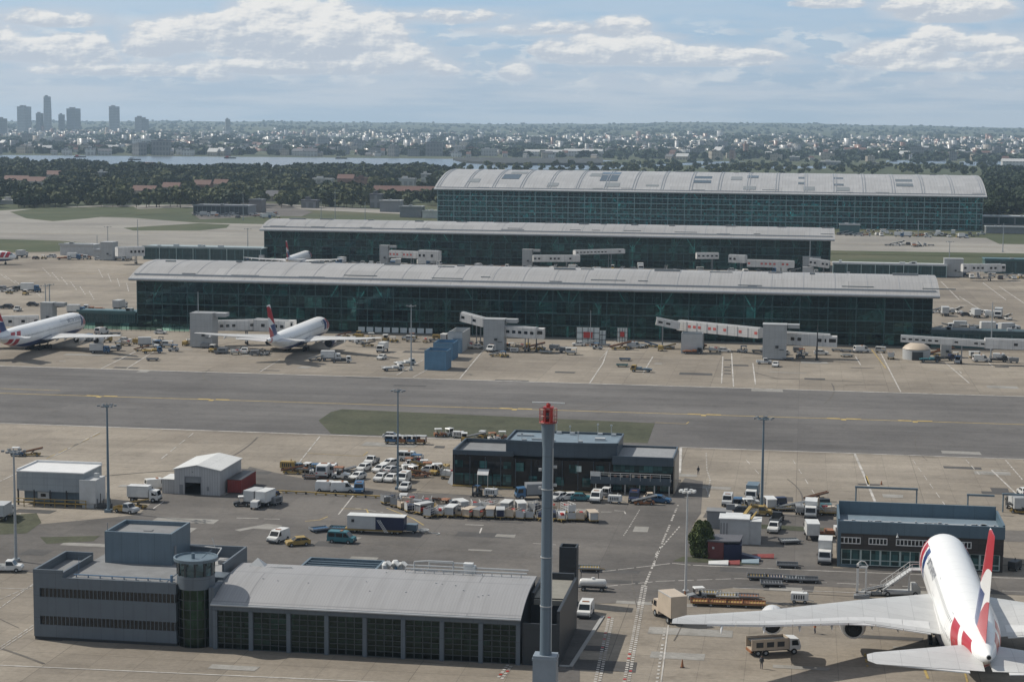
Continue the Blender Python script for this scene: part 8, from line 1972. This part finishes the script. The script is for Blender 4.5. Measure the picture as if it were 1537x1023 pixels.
b = MB(); b.tube((0, 0, 0), (0, 0, 3.2), .18, .08, n=8)
for k in range(5): b.tube((0, 0, .6 + k * .4), (1.1 * cos(k * 1.3), 1.1 * sin(k * 1.3), 1.4 + k * .5), .07, .03, n=5)
b.build('trunk', M_BARK, t)
# ------------------------------------------------------------------ sky, sun, air, camera
SUN_EL, SUN_AZ = R_(45), R_(-76)          # azimuth from +Y towards +X: behind and to the left
w = D.worlds.new('World'); SC.world = w; w.use_nodes = True
nt = w.node_tree; nt.nodes.clear()
out = N(nt, 'ShaderNodeOutputWorld'); bg = N(nt, 'ShaderNodeBackground'); L(nt, bg.outputs[0], out.inputs[0])
sky = N(nt, 'ShaderNodeTexSky', sky_type='NISHITA', sun_disc=False); sky.sun_elevation = SUN_EL; sky.sun_rotation = SUN_AZ
sky.air_density = 1.0; sky.dust_density = 1.2; sky.ozone_density = 1.2
bg.inputs['Strength'].default_value = 0.10
tc = N(nt, 'ShaderNodeTexCoord'); sp = N(nt, 'ShaderNodeSeparateXYZ'); L(nt, tc.outputs['Generated'], sp.inputs[0])
az = math_n(nt, 'ADD', math_n(nt, 'ARCTAN2', sp.outputs[0], sp.outputs[1]), YAW)      # azimuth seen from the airport
el = math_n(nt, 'ARCSINE', sp.outputs[2])
U_, V_ = math_n(nt, 'MULTIPLY', az, 19.0), math_n(nt, 'MULTIPLY', el, 34.0)
def cloud_noise(su, sv, scale, det, off, rough=.55, dist=0.0, sh=(0, 0)):
    c = N(nt, 'ShaderNodeCombineXYZ'); L(nt, math_n(nt, 'MULTIPLY_ADD', U_, su, sh[0]), c.inputs[0]); L(nt, math_n(nt, 'MULTIPLY_ADD', V_, sv, sh[1]), c.inputs[1]); c.inputs[2].default_value = off
    n = N(nt, 'ShaderNodeTexNoise', i_Scale=scale, i_Detail=det, i_Roughness=rough, i_Distortion=dist); L(nt, c.outputs[0], n.inputs['Vector']); return n.outputs[0]
def mr(v, a, b, c=0.0, d=1.0, smooth=True):
    n = N(nt, 'ShaderNodeMapRange'); 
    if smooth: n.interpolation_type = 'SMOOTHSTEP'
    L(nt, v, n.inputs[0])
    for i, x in enumerate((a, b, c, d)): n.inputs[i + 1].default_value = x
    return n.outputs[0]
detail = cloud_noise(1, 1, 2.3, 7.0, 3.1, .50)
fine = cloud_noise(1, 1.3, 6.0, 6.0, 8.2, .6)
# cumulus banks: (azimuth px, row, half width px, height above base px, density)
BANKS = [(470, 74, 150, 78, 1.0), (390, 52, 70, 60, 1.0), (300, 66, 120, 40, .95), (235, 78, 60, 34, .8), (545, 66, 70, 50, .85), (110, 92, 80, 34, .9), (40, 88, 70, 30, .7), (145, 90, 34, 38, .8), (-60, 70, 110, 40, .8),
         (590, 94, 70, 30, .9), (560, 100, 110, 22, .75), (885, 88, 75, 36, 1.0), (960, 84, 70, 34, .9), (830, 80, 40, 22, .8), (1060, 90, 60, 22, .85), (1130, 90, 50, 16, .7), (1000, 96, 190, 16, .7),
         (1340, 92, 75, 30, .95), (1300, 96, 50, 18, .8), (1400, 72, 50, 30, .75), (1460, 76, 60, 22, .7), (1500, 100, 60, 26, .85), (1420, 106, 130, 16, .7), (1410, 28, 105, 40, .95), (1350, 20, 60, 22, .7), (775, 115, 28, 22, .8), (665, 110, 26, 16, .65), (325, 118, 30, 20, .7),
         (680, 34, 130, 16, .30), (800, 50, 100, 16, .35), (930, 52, 50, 26, .55), (1240, 14, 60, 14, .5), (80, 40, 90, 20, .35), (200, 112, 170, 14, .6), (430, 108, 210, 18, .6), (1660, 70, 120, 50, .85), (-260, 60, 130, 50, .85), (1850, 80, 140, 50, .85)]
tot = None; lit = None; wsum = None
for (bx, by, hw, hh, dn) in BANKS:
    ca, ce = math.atan((bx - 768.5) / 2800), (190 + .0089 * (bx - 768) - by) / 2800
    du = math_n(nt, 'DIVIDE', math_n(nt, 'SUBTRACT', az, ca), hw / 2800)
    dv = math_n(nt, 'DIVIDE', math_n(nt, 'SUBTRACT', el, ce), hh / 2800)
    # flat base, domed top
    up = math_n(nt, 'MAXIMUM', dv, math_n(nt, 'MULTIPLY', dv, -2.6))
    r2 = math_n(nt, 'ADD', math_n(nt, 'MULTIPLY', du, du), math_n(nt, 'MULTIPLY', up, up))
    f = math_n(nt, 'MULTIPLY', math_n(nt, 'SUBTRACT', 1.0, r2), dn)
    f = math_n(nt, 'MAXIMUM', f, -0.6)
    tot = f if tot is None else math_n(nt, 'SMOOTH_MAX', tot, f, .25)
    l_ = math_n(nt, 'MULTIPLY', math_n(nt, 'MAXIMUM', f, 0.0), dv); lit = l_ if lit is None else math_n(nt, 'ADD', lit, l_); fw = math_n(nt, 'MAXIMUM', f, 0.0); wsum = fw if wsum is None else math_n(nt, 'ADD', wsum, fw)
field = math_n(nt, 'ADD', math_n(nt, 'MULTIPLY', tot, 1.5), math_n(nt, 'MULTIPLY', math_n(nt, 'SUBTRACT', detail, .5), 2.8))
field = math_n(nt, 'ADD', field, math_n(nt, 'MULTIPLY', math_n(nt, 'SUBTRACT', fine, .5), .9))
cov = mr(field, -.02, .42)
# thin layer clouds stretched along the horizon, thickening downwards
strat = cloud_noise(.35, 2.2, 1.6, 7.0, 5.5, .6)
low = mr(el, .012, .036, 1.0, .25)
scov = math_n(nt, 'MULTIPLY', mr(strat, .36, .60), math_n(nt, 'MULTIPLY', low, .65))
# whole upper sky away from the picture: scattered cumulus
gen = N(nt, 'ShaderNodeTexNoise', i_Scale=3.2, i_Detail=8.0, i_Roughness=.58); L(nt, tc.outputs['Generated'], gen.inputs['Vector'])
gcov = math_n(nt, 'MULTIPLY', mr(gen.outputs[0], .54, .68), mr(el, .09, .16))
# colours (sky radiance units, before the 0.10 strength)
base = mixc(nt, mr(el, .08, .30, .55, .12), sky.outputs[0], (3.3, 5.6, 8.8))
base = mixc(nt, mr(el, .08, .32, 0.0, .62), base, (3.1, 3.35, 3.7))
hz_ = mr(el, -.005, .045, 1.0, 0.0)
base = mixc(nt, math_n(nt, 'MULTIPLY', hz_, .85), base, (4.7, 5.5, 6.3))
rel = math_n(nt, 'SUBTRACT', detail, cloud_noise(1, 1, 2.3, 7.0, 3.1, .50, 0.0, (-.045, .075)))
rel2 = math_n(nt, 'SUBTRACT', fine, cloud_noise(1, 1.3, 6.0, 6.0, 8.2, .6, 0.0, (-.02, .035)))
hgt = math_n(nt, 'DIVIDE', lit, math_n(nt, 'ADD', wsum, .12))
shade = math_n(nt, 'ADD', math_n(nt, 'MULTIPLY', hgt, .75), math_n(nt, 'ADD', math_n(nt, 'MULTIPLY', rel, 2.5), math_n(nt, 'MULTIPLY', rel2, .9)))
bright = mr(shade, -.12, .52)
cc_ = mixc(nt, bright, (5.2, 5.7, 6.4), (8.8, 8.65, 8.35))
c1 = mixc(nt, scov, base, (6.5, 6.75, 7.1))
puff = cloud_noise(.9, 1.7, 2.4, 8.0, 11.3, .6)
pcov = math_n(nt, 'MULTIPLY', mr(puff, .47, .56), math_n(nt, 'MULTIPLY', mr(el, .016, .026), mr(el, .062, .046)))
c1 = mixc(nt, math_n(nt, 'MULTIPLY', pcov, .45), c1, mixc(nt, mr(detail, .42, .6), (5.4, 5.9, 6.6), (8.8, 8.6, 8.3)))
c1 = mixc(nt, math_n(nt, 'MULTIPLY', mr(math_n(nt, 'ADD', tot, math_n(nt, 'MULTIPLY', strat, .8)), -.10, .85), .7), c1, (5.9, 6.3, 6.9))
c2_ = mixc(nt, math_n(nt, 'MULTIPLY', cov, .92), c1, cc_)
c3_ = mixc(nt, gcov, c2_, (7.2, 7.2, 7.2))
L(nt, c3_, bg.inputs[0])

sun = D.lights.new('Sun', 'SUN'); sun.energy = 4.2; sun.angle = R_(.5); sun.color = (1.0, .94, .84)
so = D.objects.new('Sun', sun); COL.objects.link(so)
sd = Vector((sin(SUN_AZ) * cos(SUN_EL), cos(SUN_AZ) * cos(SUN_EL), sin(SUN_EL)))
so.rotation_euler = (-sd).to_track_quat('-Z', 'Y').to_euler(); so.location = (-200, 300, 400)

# the air itself
b = MB(); b.box(-12500, 12500, -2600, 20500, -60, 235)
hz = b.build('haze', D.materials.new('haze_air')); m = hz.data.materials[0]; m.use_nodes = True; nt = m.node_tree; nt.nodes.clear()
o_ = N(nt, 'ShaderNodeOutputMaterial'); pv = N(nt, 'ShaderNodeVolumePrincipled'); L(nt, pv.outputs[0], o_.inputs[1])
pv.inputs['Color'].default_value = (.60, .79, 1.0, 1); pv.inputs['Density'].default_value = 5.3e-5; pv.inputs['Anisotropy'].default_value = 0.2
hz['kind'] = 'stuff'; hz['label'] = 'pale blue haze lying over the whole scene'; hz['category'] = 'haze'

cam = D.cameras.new('Camera'); cam.sensor_width = 36; cam.lens = 36 * FPX / PW; cam.clip_start = 1; cam.clip_end = 60000
co = D.objects.new('Camera', cam); COL.objects.link(co)
M_ = Matrix((CR, CU, -CF)).transposed().to_4x4(); M_.translation = C0; co.matrix_world = M_
SC.camera = co
SC.view_settings.view_transform = 'Standard'; SC.view_settings.look = 'None'; SC.view_settings.exposure = 0; SC.view_settings.gamma = 1; SC.view_settings.use_curve_mapping = False
SC.render.engine = 'CYCLES'; SC.cycles.use_denoising = True; SC.cycles.max_bounces = 8; SC.cycles.transparent_max_bounces = 12; SC.cycles.volume_bounces = 1; SC.cycles.diffuse_bounces = 3; SC.cycles.glossy_bounces = 3
SC.cycles.sample_clamp_indirect = 6
